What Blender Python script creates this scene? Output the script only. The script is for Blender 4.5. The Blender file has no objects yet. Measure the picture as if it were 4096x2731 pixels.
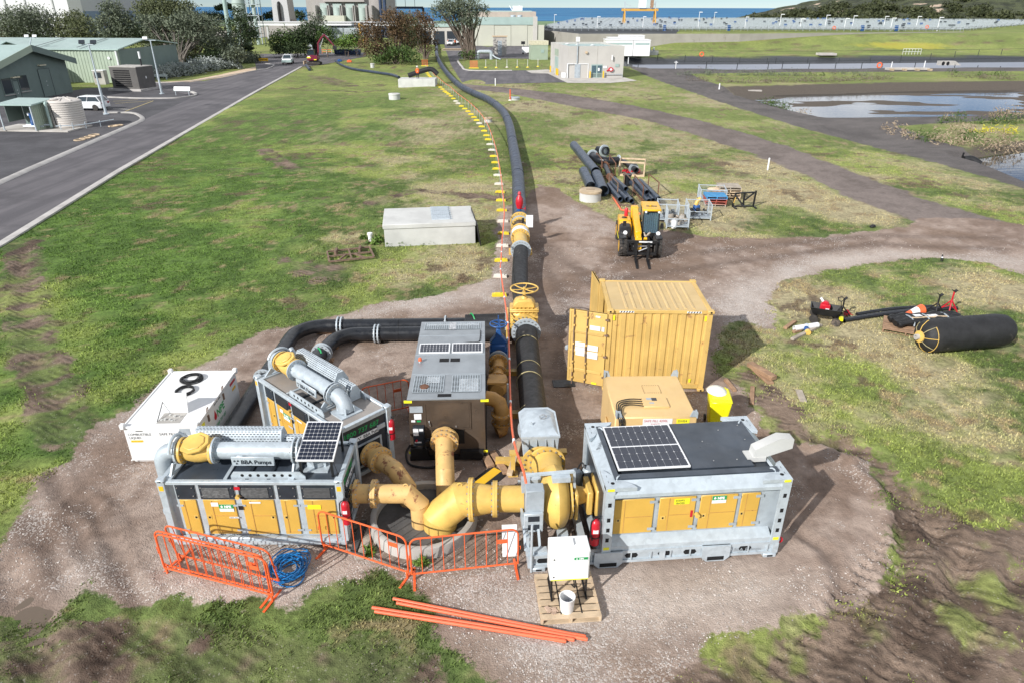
import bpy, math, random
import numpy as np
from mathutils import Vector, Matrix
R=math.radians
sc=bpy.context.scene; COL=sc.collection
# ---------------------------------------------------------------- camera
CAM_H=10.5; TILT=math.atan(1335/2731); FOC=2731/4096*2352
cd=bpy.data.cameras.new('camera'); cam=bpy.data.objects.new('camera',cd); COL.objects.link(cam)
cd.sensor_width=36; cd.lens=24.0; cd.clip_start=.5; cd.clip_end=60000
cam.location=(0,0,CAM_H)
cam.rotation_euler=(math.pi/2-TILT,R(-.12),0)
sc.camera=cam
# ---------------------------------------------------------------- sky, sun, exposure
SUN_EL=31.0; SH=Vector((.687,.727))           # compass direction in which shadows fall
w=bpy.data.worlds.new('World'); sc.world=w; w.use_nodes=True
nt=w.node_tree; bg=nt.nodes['Background']; sk=nt.nodes.new('ShaderNodeTexSky')
sk.sky_type='NISHITA'; sk.sun_disc=False; sk.sun_elevation=R(SUN_EL); sk.sun_rotation=math.atan2(-SH.x,-SH.y)%(2*math.pi)
sk.air_density=.5; sk.dust_density=0; sk.ozone_density=2.2
def _n(k,**kw):
    n=nt.nodes.new(k)
    for a,b in kw.items(): setattr(n,a,b)
    return n
# broken cloud well above the horizon (the ponds mirror it)
tc=_n('ShaderNodeTexCoord'); sx=_n('ShaderNodeSeparateXYZ'); nt.links.new(tc.outputs['Generated'],sx.inputs[0])
zc=_n('ShaderNodeMath',operation='MAXIMUM'); nt.links.new(sx.outputs[2],zc.inputs[0]); zc.inputs[1].default_value=.04
vd=_n('ShaderNodeVectorMath',operation='SCALE'); iv=_n('ShaderNodeMath',operation='DIVIDE'); iv.inputs[0].default_value=1; nt.links.new(zc.outputs[0],iv.inputs[1]); nt.links.new(tc.outputs['Generated'],vd.inputs[0]); nt.links.new(iv.outputs[0],vd.inputs['Scale'])
cn=_n('ShaderNodeTexNoise'); cn.inputs['Scale'].default_value=.55; cn.inputs['Detail'].default_value=6; cn.inputs['Roughness'].default_value=.55; nt.links.new(vd.outputs[0],cn.inputs['Vector'])
cr=_n('ShaderNodeMapRange',interpolation_type='SMOOTHSTEP'); cr.inputs[1].default_value=.42; cr.inputs[2].default_value=.60; nt.links.new(cn.outputs['Fac'],cr.inputs[0])
er=_n('ShaderNodeMapRange',interpolation_type='SMOOTHSTEP'); er.inputs[1].default_value=.025; er.inputs[2].default_value=.07; nt.links.new(sx.outputs[2],er.inputs[0])
cm_=_n('ShaderNodeMath',operation='MULTIPLY'); nt.links.new(cr.outputs[0],cm_.inputs[0]); nt.links.new(er.outputs[0],cm_.inputs[1])
mx=_n('ShaderNodeMix',data_type='RGBA'); nt.links.new(cm_.outputs[0],mx.inputs[0]); nt.links.new(sk.outputs[0],mx.inputs[6]); mx.inputs[7].default_value=(15.0,15.3,15.8,1)
nt.links.new(mx.outputs[2],bg.inputs[0]); bg.inputs[1].default_value=.055
sl=bpy.data.lights.new('sun','SUN'); sl.energy=3.7; sl.angle=R(.6); sl.color=(1,.975,.935)
so=bpy.data.objects.new('sun',sl); COL.objects.link(so); so.location=(-40,-40,60)
d=Vector((SH.x*math.cos(R(SUN_EL)),SH.y*math.cos(R(SUN_EL)),-math.sin(R(SUN_EL))))
so.rotation_euler=d.to_track_quat('-Z','Y').to_euler()
sc.view_settings.view_transform='Standard'; sc.view_settings.look='None'; sc.view_settings.gamma=1; sc.view_settings.use_curve_mapping=False
sc.view_settings.exposure=.6
sc.render.engine='CYCLES'; sc.cycles.use_denoising=True; sc.cycles.max_bounces=6; sc.cycles.diffuse_bounces=2; sc.cycles.glossy_bounces=3; sc.cycles.transmission_bounces=4; sc.cycles.transparent_max_bounces=8
sc.cycles.caustics_reflective=False; sc.cycles.caustics_refractive=False
# ---------------------------------------------------------------- surveying helper: a point of the site read off the photograph (2352 px wide), at height z
def G(x,y,z=0.0):
    u=(x-1176)/FOC; v=(y-784)/FOC
    dz=-math.sin(TILT)-v*math.cos(TILT); dy=math.cos(TILT)-v*math.sin(TILT)
    t=(z-CAM_H)/dz
    return (u*t,dy*t)
def G3(x,y,z=0.0): a=G(x,y,z); return Vector((a[0],a[1],z))
# ---------------------------------------------------------------- materials
def nd(t,kind,**kw):
    n=t.nodes.new(kind)
    for k,v in kw.items():
        if k=='op': n.operation=v
        else: n.inputs[k].default_value=v
    return n
def mth(t,op,a,b=None,clamp=False):
    n=t.nodes.new('ShaderNodeMath'); n.operation=op; n.use_clamp=clamp
    for i,s in enumerate((a,b)):
        if s is None: continue
        if isinstance(s,(int,float)): n.inputs[i].default_value=s
        else: t.links.new(s,n.inputs[i])
    return n.outputs[0]
def mixc(t,f,a,b,mode='MIX'):
    n=t.nodes.new('ShaderNodeMix'); n.data_type='RGBA'; n.blend_type=mode; n.clamp_factor=True
    for s,i in ((f,0),(a,6),(b,7)):
        if isinstance(s,(int,float)): n.inputs[i].default_value=s
        elif isinstance(s,(tuple,list)): n.inputs[i].default_value=tuple(s)+((1,) if len(s)==3 else ())
        else: t.links.new(s,n.inputs[i])
    return n.outputs[2]
def sstep(t,s,a,b,lo=0,hi=1):
    n=t.nodes.new('ShaderNodeMapRange'); n.interpolation_type='SMOOTHSTEP'
    n.inputs[1].default_value=a; n.inputs[2].default_value=b; n.inputs[3].default_value=lo; n.inputs[4].default_value=hi
    t.links.new(s,n.inputs[0]); return n.outputs[0]
def noise(t,vec,scale,detail=4,rough=.55,dist=0):
    n=t.nodes.new('ShaderNodeTexNoise'); n.inputs['Scale'].default_value=scale; n.inputs['Detail'].default_value=detail; n.inputs['Roughness'].default_value=rough; n.inputs['Distortion'].default_value=dist
    if vec is not None: t.links.new(vec,n.inputs['Vector'])
    return n.outputs['Fac']
def lin(r,g,b): return tuple((c/255/12.92 if c/255<=.04045 else ((c/255+.055)/1.055)**2.4) for c in (r,g,b))
MATS={}
def newmat(name):
    m=bpy.data.materials.new(name); m.use_nodes=True; MATS[name]=m
    return m,m.node_tree,m.node_tree.nodes['Principled BSDF']
def M(name,col,rough=.5,metal=0,var=.12,sc_=2.5,bump=0,bsc=60,dirt=None,damt=0,dsc=3,spec=.5,speck=0):
    """painted / metal / plastic surface with uneven tone, optional dirt or rust in patches, fine relief"""
    m,t,b=newmat(name)
    tc=t.nodes.new('ShaderNodeTexCoord'); oi=t.nodes.new('ShaderNodeObjectInfo')
    va=t.nodes.new('ShaderNodeVectorMath'); va.operation='ADD'; rs=mth(t,'MULTIPLY',oi.outputs['Random'],37.0)
    t.links.new(tc.outputs['Object'],va.inputs[0]); t.links.new(rs,va.inputs[1]); v=va.outputs[0]
    n=noise(t,v,sc_,5,.6)
    lo=tuple(c*(1-var) for c in col); hi=tuple(min(1,c*(1+var)) for c in col)
    c=mixc(t,sstep(t,n,.3,.7),lo,hi)
    if speck:
        vo=t.nodes.new('ShaderNodeTexVoronoi'); vo.inputs['Scale'].default_value=11; t.links.new(v,vo.inputs['Vector'])
        sp=t.nodes.new('ShaderNodeSeparateColor'); t.links.new(vo.outputs['Color'],sp.inputs[0])
        c=mixc(t,mth(t,'MULTIPLY',sp.outputs[0],speck),c,tuple(min(1,x*1.45) for x in col))
    r=sstep(t,noise(t,v,sc_*3,3),.2,.8,max(0.02,rough-.1),min(1,rough+.12))
    if dirt:
        dn=noise(t,v,dsc,8,.7,.4); f=sstep(t,dn,.74-damt*.35,.80-damt*.3)
        c=mixc(t,f,c,dirt); r=mth(t,'MAXIMUM',r,mth(t,'MULTIPLY',f,.8))
    t.links.new(c,b.inputs['Base Color']); t.links.new(r,b.inputs['Roughness']); b.inputs['Metallic'].default_value=metal
    b.inputs['Specular IOR Level'].default_value=spec
    if bump:
        bn=nd(t,'ShaderNodeBump',Strength=bump,Distance=.02); t.links.new(noise(t,v,bsc,4),bn.inputs['Height']); t.links.new(bn.outputs[0],b.inputs['Normal'])
    return m
# ---------------------------------------------------------------- mesh builder
class MB:
    def __init__(s): s.v=[]; s.f=[]; s.sm=[]
    def add(s,vs,fs,smooth=False):
        o=len(s.v); s.v+= [tuple(p) for p in vs]; s.f+=[tuple(i+o for i in f) for f in fs]; s.sm+=[smooth]*len(fs); return s
    def bx(s,x0,x1,y0,y1,z0,z1,m=None):
        p=[(x0,y0,z0),(x1,y0,z0),(x1,y1,z0),(x0,y1,z0),(x0,y0,z1),(x1,y0,z1),(x1,y1,z1),(x0,y1,z1)]
        if m is not None: p=[m@Vector(q) for q in p]
        return s.add(p,[(0,3,2,1),(4,5,6,7),(0,1,5,4),(1,2,6,5),(2,3,7,6),(3,0,4,7)])
    def bar(s,a,b,w,h=None,up=(0,0,1)):
        """box beam of section w x h from a to b"""
        h=h or w; a=Vector(a); b=Vector(b); d=(b-a).normalized(); u=Vector(up)
        if abs(d.dot(u))>.98: u=Vector((0,1,0))
        x=d.cross(u).normalized()*w/2; y=x.cross(d).normalized()*h/2
        p=[a-x-y,a+x-y,a+x+y,a-x+y,b-x-y,b+x-y,b+x+y,b-x+y]
        return s.add(p,[(0,1,2,3),(7,6,5,4),(4,5,1,0),(5,6,2,1),(6,7,3,2),(7,4,0,3)])
    def cyl(s,a,b,r,n=16,r2=None,caps=True):
        return s.tube([a,b],[r,r if r2 is None else r2],n,caps)
    def tube(s,path,r,n=10,caps=True,closed=False,up=None):
        P=[Vector(p) for p in path]; k=len(P)
        rr=r if isinstance(r,(list,tuple)) else [r]*k
        T=[]
        for i in range(k):
            a=P[(i-1)%k] if (i>0 or closed) else P[i]; b=P[(i+1)%k] if (i<k-1 or closed) else P[i]
            T.append((b-a).normalized())
        u=Vector(up) if up else (Vector((0,0,1)) if abs(T[0].z)<.9 else Vector((1,0,0)))
        u=(u-T[0]*u.dot(T[0])).normalized(); vs=[]
        for i in range(k):
            if i: u=(u-T[i]*u.dot(T[i])).normalized()
            w=T[i].cross(u)
            for j in range(n):
                an=2*math.pi*j/n; vs.append(P[i]+(u*math.cos(an)+w*math.sin(an))*rr[i])
        fs=[]
        for i in range(k if closed else k-1):
            for j in range(n):
                a=i*n+j; b=i*n+(j+1)%n; c=((i+1)%k)*n+(j+1)%n; d=((i+1)%k)*n+j; fs.append((a,b,c,d))
        s.add(vs,fs,True)
        if caps and not closed:
            o=len(s.v)-len(vs); s.f.append(tuple(o+j for j in reversed(range(n)))); s.f.append(tuple(o+(k-1)*n+j for j in range(n))); s.sm+=[False,False]
        return s
    def pipe(s,a,b,r,t,n=24):
        """open-ended pipe with wall thickness t"""
        a=Vector(a); b=Vector(b); d=(b-a)
        return s.lathe([(r,0),(r,1),(r-t,1),(r-t,0)],a,d,n,closed=True,flat=True)
    def lathe(s,prof,c=(0,0,0),axis=(0,0,1),n=24,closed=False,flat=False,scale_axis=True):
        """profile of (radius, distance along axis); axis length scales the distance"""
        ax=Vector(axis); L=ax.length; d=ax/L; u=Vector((0,0,1)) if abs(d.z)<.9 else Vector((1,0,0)); u=(u-d*u.dot(d)).normalized(); w=d.cross(u); c=Vector(c)
        vs=[c+d*(z*L)+(u*math.cos(2*math.pi*j/n)+w*math.sin(2*math.pi*j/n))*r for r,z in prof for j in range(n)]
        fs=[]; k=len(prof)
        for i in range(k if closed else k-1):
            for j in range(n):
                fs.append((i*n+j,i*n+(j+1)%n,((i+1)%k)*n+(j+1)%n,((i+1)%k)*n+j))
        s.add(vs,fs,True)
        if not closed and (k>2 or abs(prof[0][1]-prof[-1][1])>1e-6):
            o=len(s.v)-len(vs)
            if prof[0][0]>1e-4: s.f.append(tuple(o+j for j in reversed(range(n)))); s.sm.append(False)
            if prof[-1][0]>1e-4: s.f.append(tuple(o+(k-1)*n+j for j in range(n))); s.sm.append(False)
        return s
    def prism(s,poly,a,b,plane='xz'):
        """polygon extruded: plane 'xz' runs along y, 'yz' along x, 'xy' along z"""
        k=len(poly); mk={'xz':lambda p,q:(p[0],q,p[1]),'yz':lambda p,q:(q,p[0],p[1]),'xy':lambda p,q:(p[0],p[1],q)}[plane]
        vs=[mk(p,a) for p in poly]+[mk(p,b) for p in poly]
        fs=[tuple(range(k)),tuple(reversed(range(k,2*k)))]+[(i+k,(i+1)%k+k,(i+1)%k,i) for i in range(k)]
        return s.add(vs,fs)
    def quad(s,*p,smooth=False): return s.add(p,[tuple(range(len(p)))],smooth)
    def mesh(s,name):
        me=bpy.data.meshes.new(name); me.from_pydata(s.v,[],s.f)
        me.polygons.foreach_set('use_smooth',s.sm); me.update(); return me
    def ob(s,name,mat,parent=None,loc=None,rot=None,bevel=0,kind=None,label=None):
        o=bpy.data.objects.new(name,s.mesh(name)); COL.objects.link(o)
        import bmesh
        bm=bmesh.new(); bm.from_mesh(o.data); bmesh.ops.recalc_face_normals(bm,faces=bm.faces); bm.to_mesh(o.data); bm.free()
        o.data.set_sharp_from_angle(angle=R(40))
        if mat: o.data.materials.append(MATS[mat] if isinstance(mat,str) else mat)
        if parent: o.parent=parent
        if loc is not None: o.location=loc
        if rot is not None: o.rotation_euler=rot
        if bevel:
            m=o.modifiers.new('b','BEVEL'); m.width=bevel; m.segments=1; m.limit_method='ANGLE'
        if kind: o['kind']=kind
        if label: o['label']=label
        return o
def thing(name,label,cat,loc=(0,0,0),rz=0,group=None):
    o=bpy.data.objects.new(name,None); COL.objects.link(o); o.empty_display_size=.2
    o.location=(loc[0],loc[1],loc[2] if len(loc)>2 else 0); o.rotation_euler=(0,0,rz); o['label']=label; o['category']=cat
    if group: o['group']=group
    return o
def tag(o,label,cat,group=None):
    o['label']=label; o['category']=cat
    if group: o['group']=group
    return o
def dup(root,loc=None,rz=None,label=None,group=None,scale=None):
    r=root.copy(); COL.objects.link(r)
    if loc is not None: r.location=(loc[0],loc[1],loc[2] if len(loc)>2 else 0)
    if rz is not None: r.rotation_euler=(r.rotation_euler[0],r.rotation_euler[1],rz)
    if label: r['label']=label
    if group: r['group']=group
    if scale: r.scale=(scale,)*3 if isinstance(scale,(int,float)) else scale
    for ch in list(root.children):
        c=ch.copy(); COL.objects.link(c); c.parent=r
        for g in list(ch.children):
            e=g.copy(); COL.objects.link(e); e.parent=c
    return r
def text(body,size,mat,parent,loc,rot,name='lettering',align='LEFT',sx=1.0,bold=0.0):
    c=bpy.data.curves.new(name,'FONT'); c.body=body; c.size=size; c.align_x=align; c.extrude=.001; c.resolution_u=2; c.offset=bold
    q=bpy.data.objects.new('tmp_text',c); COL.objects.link(q); me=bpy.data.meshes.new_from_object(q); bpy.data.objects.remove(q); bpy.data.curves.remove(c)
    me.name=name; me.materials.clear(); me.materials.append(MATS[mat]); o=bpy.data.objects.new(name,me); COL.objects.link(o)
    o.parent=parent; o.location=loc; o.rotation_euler=rot; o.scale=(sx,1,1); return o
def ordn(i):
    o='first second third fourth fifth sixth seventh eighth ninth tenth eleventh twelfth thirteenth fourteenth fifteenth sixteenth seventeenth eighteenth nineteenth'.split()
    if i<19: return o[i]
    t,u=divmod(i+1,10); tens=('twenty','thirty','forty','fifty','sixty')[t-2]
    return tens[:-1]+'ieth' if u==0 else tens+'-'+o[u-1]
def face_y(o=None): return (math.pi/2,0,0)          # lettering that faces -Y
def face_x(): return (math.pi/2,0,math.pi/2)        # lettering that faces +X
def arc(c,r,a0,a1,n,ex,ey):
    c=Vector(c); ex=Vector(ex); ey=Vector(ey)
    return [c+ex*(r*math.cos(a0+(a1-a0)*i/n))+ey*(r*math.sin(a0+(a1-a0)*i/n)) for i in range(n+1)]
def smooth(pts,n=6):
    P=[Vector(p) for p in pts]; out=[]
    for i in range(len(P)-1):
        a=P[max(i-1,0)]; b=P[i]; c=P[i+1]; d=P[min(i+2,len(P)-1)]
        for k in range(n):
            t=k/n; out.append(.5*((2*b)+(c-a)*t+(2*a-5*b+4*c-d)*t*t+(3*b-a-3*c+d)*t**3))
    out.append(P[-1]); return out
# ================================================================= GROUND
def ipl(a,b,t): return a+(b-a)*t
def vnoise(x,y,s,seed=0):
    x=np.asarray(x,float)/s+seed*17.3; y=np.asarray(y,float)/s+seed*9.7
    xi=np.floor(x).astype(np.int64); yi=np.floor(y).astype(np.int64); fx=x-xi; fy=y-yi
    fx=fx*fx*(3-2*fx); fy=fy*fy*(3-2*fy)
    def h(a,b):
        n=(a*374761393+b*668265263+seed*69069)&0x7fffffff; n=((n^(n>>13))*1274126177)&0x7fffffff
        return ((n^(n>>16))&0xffff)/65535.0
    return (h(xi,yi)*(1-fx)+h(xi+1,yi)*fx)*(1-fy)+(h(xi,yi+1)*(1-fx)+h(xi+1,yi+1)*fx)*fy
def fbm(x,y,s,o=4,seed=0):
    r=0;a=.5;t=0
    for k in range(o): r=r+a*vnoise(x,y,s/2**k,seed+k); t+=a; a*=.55
    return r/t
def sdf(poly,X,Y):
    """signed distance to a polygon given in world metres, positive inside"""
    P=np.array(poly,float); d=np.full(X.shape,1e9); ins=np.zeros(X.shape,bool)
    for i in range(len(P)):
        a=P[i]; b=P[(i+1)%len(P)]; ex,ey=b-a; wx=X-a[0]; wy=Y-a[1]
        t=np.clip((wx*ex+wy*ey)/(ex*ex+ey*ey+1e-9),0,1)
        d=np.minimum(d,(wx-ex*t)**2+(wy-ey*t)**2)
        c=((a[1]<=Y)&(b[1]>Y))|((b[1]<=Y)&(a[1]>Y))
        with np.errstate(divide='ignore',invalid='ignore'):
            ins^=c&(X<(b[0]-a[0])*(Y-a[1])/(b[1]-a[1]+1e-12)+a[0])
    return np.sqrt(d)*np.where(ins,1,-1)
def linedist(path,X,Y):
    P=np.array(path,float); d=np.full(X.shape,1e9); s=np.zeros(X.shape); acc=0
    for i in range(len(P)-1):
        a=P[i]; b=P[i+1]; ex,ey=b-a; L=math.hypot(ex,ey); t=np.clip(((X-a[0])*ex+(Y-a[1])*ey)/(L*L),0,1)
        q=(X-a[0]-ex*t)**2+(Y-a[1]-ey*t)**2; m=q<d; d=np.where(m,q,d); s=np.where(m,acc+t*L,s); acc+=L
    return np.sqrt(d),s
W=lambda l:[G(*p) for p in l]
PAD=W([(835,712),(700,745),(600,762),(540,800),(430,850),(340,905),(280,955),(225,975),(160,1060),(95,1100),(60,1150),(0,1250),(-60,1400),(0,1425),(75,1395),(115,1430),(190,1372),(330,1392),(480,1392),(590,1395),(680,1407),(720,1368),(835,1338),(865,1312),(930,1332),(1010,1395),(1010,1440),(1060,1500),(1140,1560),(1200,1640),(1480,1640),(1560,1540),(1640,1490),(1800,1440),(1950,1385),(2060,1310),(2062,1240),(2030,1150),(1995,1055),(1900,1020),(1835,1015),(1770,990),(1740,930),(1690,880),(1640,850),(1650,770),(1700,730),(1790,765),(1775,720),(1768,690),(1800,645),(1900,622),(2000,602),(2120,592),(2250,598),(2400,640),(2400,520),(2230,500),(2110,500),(2080,520),(1900,542),(1700,548),(1570,535),(1500,525),(1420,512),(1330,462),(1280,432),(1232,424),(1218,445),(1160,480),(1140,510),(1140,560),(1130,640),(1045,668),(960,690),(880,690)])
WHITE=[W(l) for l in ([(330,1300),(560,1240),(740,1245),(850,1300),(700,1400),(480,1390),(330,1390)],[(1000,1340),(1200,1320),(1400,1310),(1700,1290),(1850,1340),(1800,1420),(1600,1470),(1400,1500),(1300,1640),(1150,1560),(1050,1480)],[(1640,760),(1650,660),(1780,610),(1950,570),(2400,590),(2400,640),(2120,592),(1900,622),(1768,690),(1790,765)],[(225,965),(430,850),(540,800),(560,815),(300,985),(240,1010)],[(160,1285),(235,1265),(262,1340),(200,1390),(150,1345)],[(60,1150),(160,1060),(190,1080),(90,1180)],[(835,712),(1045,668),(1140,640),(1140,690),(900,720),(700,760)],[(1140,500),(1160,480),(1165,640),(1135,640)])]
TRACK=W([(1065,195),(1170,203),(1300,218),(1450,243),(1600,276),(1800,335),(1960,400),(2110,455),(2400,545),(2400,600),(2250,560),(2110,505),(1960,450),(1850,395),(1700,338),(1500,277),(1300,240),(1170,214),(1070,203)])
DARK=W([(1440,150),(1500,148),(1700,157),(2400,150),(2400,161),(1800,165),(1585,169),(1620,185),(1760,225),(1900,266),(2050,268),(2400,257),(2400,268),(2150,282),(2060,288),(2150,320),(2400,390),(2400,445),(2150,372),(1950,322),(1800,280),(1650,232),(1540,194),(1480,172)])
MUD=[W(l) for l in ([(-60,1445),(90,1440),(200,1470),(280,1530),(300,1640),(-60,1640)],[(1830,955),(1950,1000),(2050,1070),(2150,1160),(2250,1210),(2420,1180),(2420,1640),(1480,1640),(1640,1490),(1950,1385),(2060,1310),(2062,1240),(2030,1150),(1995,1055),(1900,1015)],[(640,590),(690,600),(800,605),(790,645),(720,652),(660,625)],[(703,172),(760,178),(830,196),(790,200),(730,188)],[(1640,850),(1690,880),(1740,930),(1780,990),(1900,1020),(1850,960),(1800,900),(1720,840)])]
MUDW=[W(l) for l in ([(-60,1430),(120,1430),(200,1425),(330,1415),(640,1450),(760,1440),(900,1455),(1020,1505),(1100,1640),(-60,1640)],[(1560,1500),(1700,1470),(1950,1390),(1500,1640)])]
RUTS=[(W(l),wd) for l,wd in (([(48,560),(62,650),(60,720),(95,830),(130,920),(150,1000)],.55),([(0,700),(30,660),(70,560)],.3),([(693,206),(760,208),(830,212),(888,206)],.35),([(608,342),(640,365),(672,388)],.5),([(860,470),(960,440),(1140,455),(1170,450)],.3))]
POND1=W([(1640,202),(1800,198),(2100,190),(2400,186),(2420,253),(2200,259),(2100,262),(1900,264),(1800,243),(1720,221)])
POND2=W([(2215,352),(2300,340),(2420,325),(2420,420),(2330,385),(2270,362)])
LINER=W([(1432,150),(1434,130),(1700,128),(2420,124),(2420,150),(1700,157),(1500,155)])
BANKFOOT=200.0
def masks(X,Y):
    m={}
    sp=sdf(PAD,X,Y); st=sdf(TRACK,X,Y); sd_=sdf(DARK,X,Y)
    m['pad']=np.clip(sp/1.2,-1,1); m['track']=np.clip(st/1.5,-1,1); m['dark']=np.clip(sd_/2.5,-1,1)
    mu=np.maximum.reduce([sdf(p,X,Y) for p in MUD]); mw=np.maximum.reduce([sdf(p,X,Y) for p in MUDW])
    for path,wd in RUTS:
        l,_=linedist(path,X,Y); mu=np.maximum(mu,(wd+.22-l)*1.7)
    m['mud']=np.maximum(np.clip(mu/.9,-1,1),np.clip(mw/.9,-1,1)*.75-.35*(mw<0))
    wh=np.maximum.reduce([sdf(p,X,Y) for p in WHITE]); m['white']=np.clip(wh/1.5+.4,0,1)
    dry=np.zeros(X.shape)
    for (px,py,r,a) in ((700,400,3.5,.5),(980,300,12,.45),(1000,420,6,.4),(700,470,4,.5),(760,300,7,.45),(1050,610,3,.6),(1500,330,9,.55),(1350,280,10,.5),(1600,480,4,.7),(1800,440,4,.9),(1950,480,3,.95),(1750,380,5,.8),(2050,420,6,.4),(1900,700,3,.75),(2250,660,3,.8),(2000,780,2.5,.7),(2200,950,3,.55),(2100,850,2,.6),(820,540,3,.55),(950,640,2.2,.5),(1250,250,9,.5),(1130,330,7,.3),(2280,420,4,.5),(2120,640,3,.5),(2330,760,3,.55),(1850,560,3,.5),(1480,430,3,.6)):
        a0=G(px,py); q=((X-a0[0])**2+((Y-a0[1])*.8)**2)/(r*r); dry=np.maximum(dry,a*np.exp(-q))
    # the lawn between road and pipeline is a paler, mown green
    dry=np.maximum(dry,.30*np.clip((X+24)/15,0,1)*np.clip((Y-25)/10,0,1)*np.clip((130-Y)/20,0,1))
    dry=np.maximum(dry,.16*np.clip((16-Y)/4,0,1)); dry=np.maximum(dry,.24*np.clip((X-1)/4,0,1)*np.clip((130-Y)/20,0,1))
    m['dry']=dry
    return m
def hgt(X,Y,fine=True):
    X=np.asarray(X,float); Y=np.asarray(Y,float)
    z=np.zeros(X.shape)
    far=np.clip((Y-28)/25,0,1)*np.clip((-3-X)/8,0,1)*np.clip((X+40)/8,0,1)*np.clip((128-Y)/20,0,1)
    z+=far*(fbm(X,Y,16,3,5)-.5)*.9
    # ponds
    s1=sdf(POND1,X,Y); z-=np.clip((s1+1.5)/4,0,1)*(.97+.55*(fbm(X*.4,Y,5,4,11)-.5)); 
    s2=sdf(POND2,X,Y); z-=np.clip((s2+1.5)/3,0,1)*1.3
    s3=sdf(LINER,X,Y); z-=np.clip((s3+1)/5,0,1)*1.6
    # bank in front of the treatment tanks
    up=np.clip((Y-196)/32,0,1); up=up*up*(3-2*up)
    sx=np.clip((X-(30+(Y-196)*.25))/14,0,1); sx=sx*sx*(3-2*sx)
    z+=3.7*up*sx
    # fall of the land to the shore
    z-=np.clip((Y-560)/300,0,1)*12
    return z
def axis(segs):
    out=[segs[0][0]]
    for a,b,s in segs:
        n=max(1,int(round((b-a)/s))); out+=list(np.linspace(a,b,n+1)[1:])
    return np.array(out)
XS=axis([(-900,-300,40),(-300,-120,9),(-120,-60,2.5),(-60,-32,.8),(-32,-13,.25),(-13,13,.1),(13,32,.25),(32,60,.8),(60,150,2.5),(150,300,9),(300,900,40)])
YS=axis([(-20,6,4),(6,7,.5),(7,18,.1),(18,30,.15),(30,60,.3),(60,130,.8),(130,260,2.2),(260,600,14),(600,900,50)])
GX,GY=np.meshgrid(XS,YS); MK=masks(GX,GY); GZ=hgt(GX,GY)
# sunken under paved areas (their sheets lie on top)
ROAD_A=W([(0,565),(276,393),(588,212),(692,155),(735,151),(840,131),(840,122),(600,126),(585,140),(590,163),(470,188),(352,190),(330,200),(450,223),(330,278),(72,392),(0,425)])
near=np.clip((40-GY)/20,0,1)
wob=(fbm(GX,GY,.9,4,3)-.5)
GZ+=near*(wob*.10*np.clip(MK['mud']*.5+.5,0,1)+(fbm(GX,GY,.35,3,7)-.5)*.045*np.clip(MK['pad']*2+.3,0,1)+(fbm(GX,GY,.6,3,9)-.5)*.06*np.clip(-MK['pad']*2,0,1))
for path,wd in RUTS:
    l,s=linedist(path,GX,GY); GZ-=.07*np.exp(-(l/(wd*.6))**2)*(.7+.3*np.sin(s*14))
    GZ+=.05*np.exp(-((l-wd)/(wd*.4))**2)
# wheel furrows and bulldozed windrows on the pad
def rut(l,depth,wd,ridge=.6,lug=0):
    global GZ
    dd,s=linedist(W(l),GX,GY); n=fbm(GX,GY,.5,3,21)
    GZ=GZ-depth*np.exp(-(dd/wd)**2)*(.8+.4*n)*(1+lug*np.sin(s*20))+depth*ridge*np.exp(-((dd-wd*1.6)/(wd*.6))**2)*(.5+n)
rut([(180,1150),(240,1190),(260,1270),(330,1400)],.06,.2,.9)
rut([(120,1090),(180,1220),(230,1330),(260,1400)],.035,.18,.7)
rut([(20,1300),(60,1400),(90,1500),(110,1600)],.08,.3,.7,.3)
rut([(1560,1130),(1780,1190),(1900,1260),(1940,1340),(1930,1400)],.06,.16,.6,.2)
rut([(1990,1070),(2060,1140),(2080,1240),(2060,1330)],.09,.2,.5)
rut([(1880,1000),(2000,1050),(2100,1150),(2200,1270),(2240,1400)],.12,.35,.6,.3)
rut([(1700,1600),(1850,1450),(2000,1300),(2150,1130)],.09,.3,.5,.7)
rut([(2000,1600),(2100,1450),(2250,1250)],.09,.3,.5,.7)
rut([(1820,1600),(1950,1470),(2120,1260),(2260,1080)],.07,.25,.5,.7)
rut([(2150,1600),(2230,1480),(2340,1330)],.07,.28,.5,.7)
rut([(250,1500),(330,1450),(420,1500),(500,1600)],.07,.25,.5)
def windrow(l,h,wd):
    global GZ
    dd,s=linedist(W(l),GX,GY); GZ=GZ+h*np.exp(-(dd/wd)**2)*(.4+1.1*fbm(GX,GY,.5,3,31))
windrow([(165,1290),(215,1310),(235,1340)],.06,.22); windrow([(420,850),(300,930),(220,975)],.06,.3); windrow([(240,1165),(262,1230)],.10,.13)
windrow([(1900,1025),(2000,1070),(2045,1180),(2050,1260)],.09,.2); windrow([(600,1330),(520,1370),(430,1330)],.09,.5)
PUD=G(108,1408); dp=np.hypot((GX-PUD[0])*1.0,(GY-PUD[1])*1.15); GZ=GZ*(1-.7*np.exp(-(dp/.6)**2))-.07*np.exp(-(dp/.36)**2)
WELL=(-1.98,12.15); WELL_R=1.18
dw=np.hypot(GX-WELL[0],GY-WELL[1])
def flat(p,r0,r1,zz=0):                       # machines stand on levelled ground
    global GZ
    s=sdf(p,GX,GY); f=np.clip((s+r1)/(r1-r0),0,1); GZ=GZ*(1-f)+zz*f
flat([(-7.6,11.0),(-3.2,11.0),(-3.2,13.2),(-7.6,13.2)],0,.5,-.01)
flat([(0,10.3),(6,10.8),(5.7,13.6),(0,13.2)],0,.5,-.01)
flat([(-3.0,14.2),(-.4,14.2),(-.4,19.3),(-3,19.3)],0,.5,-.01)
flat([(.4,9.0),(1.9,9.0),(1.9,10.6),(.4,10.6)],0,.3,-.01)
flat(ROAD_A,0,1.2,-.04)
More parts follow.
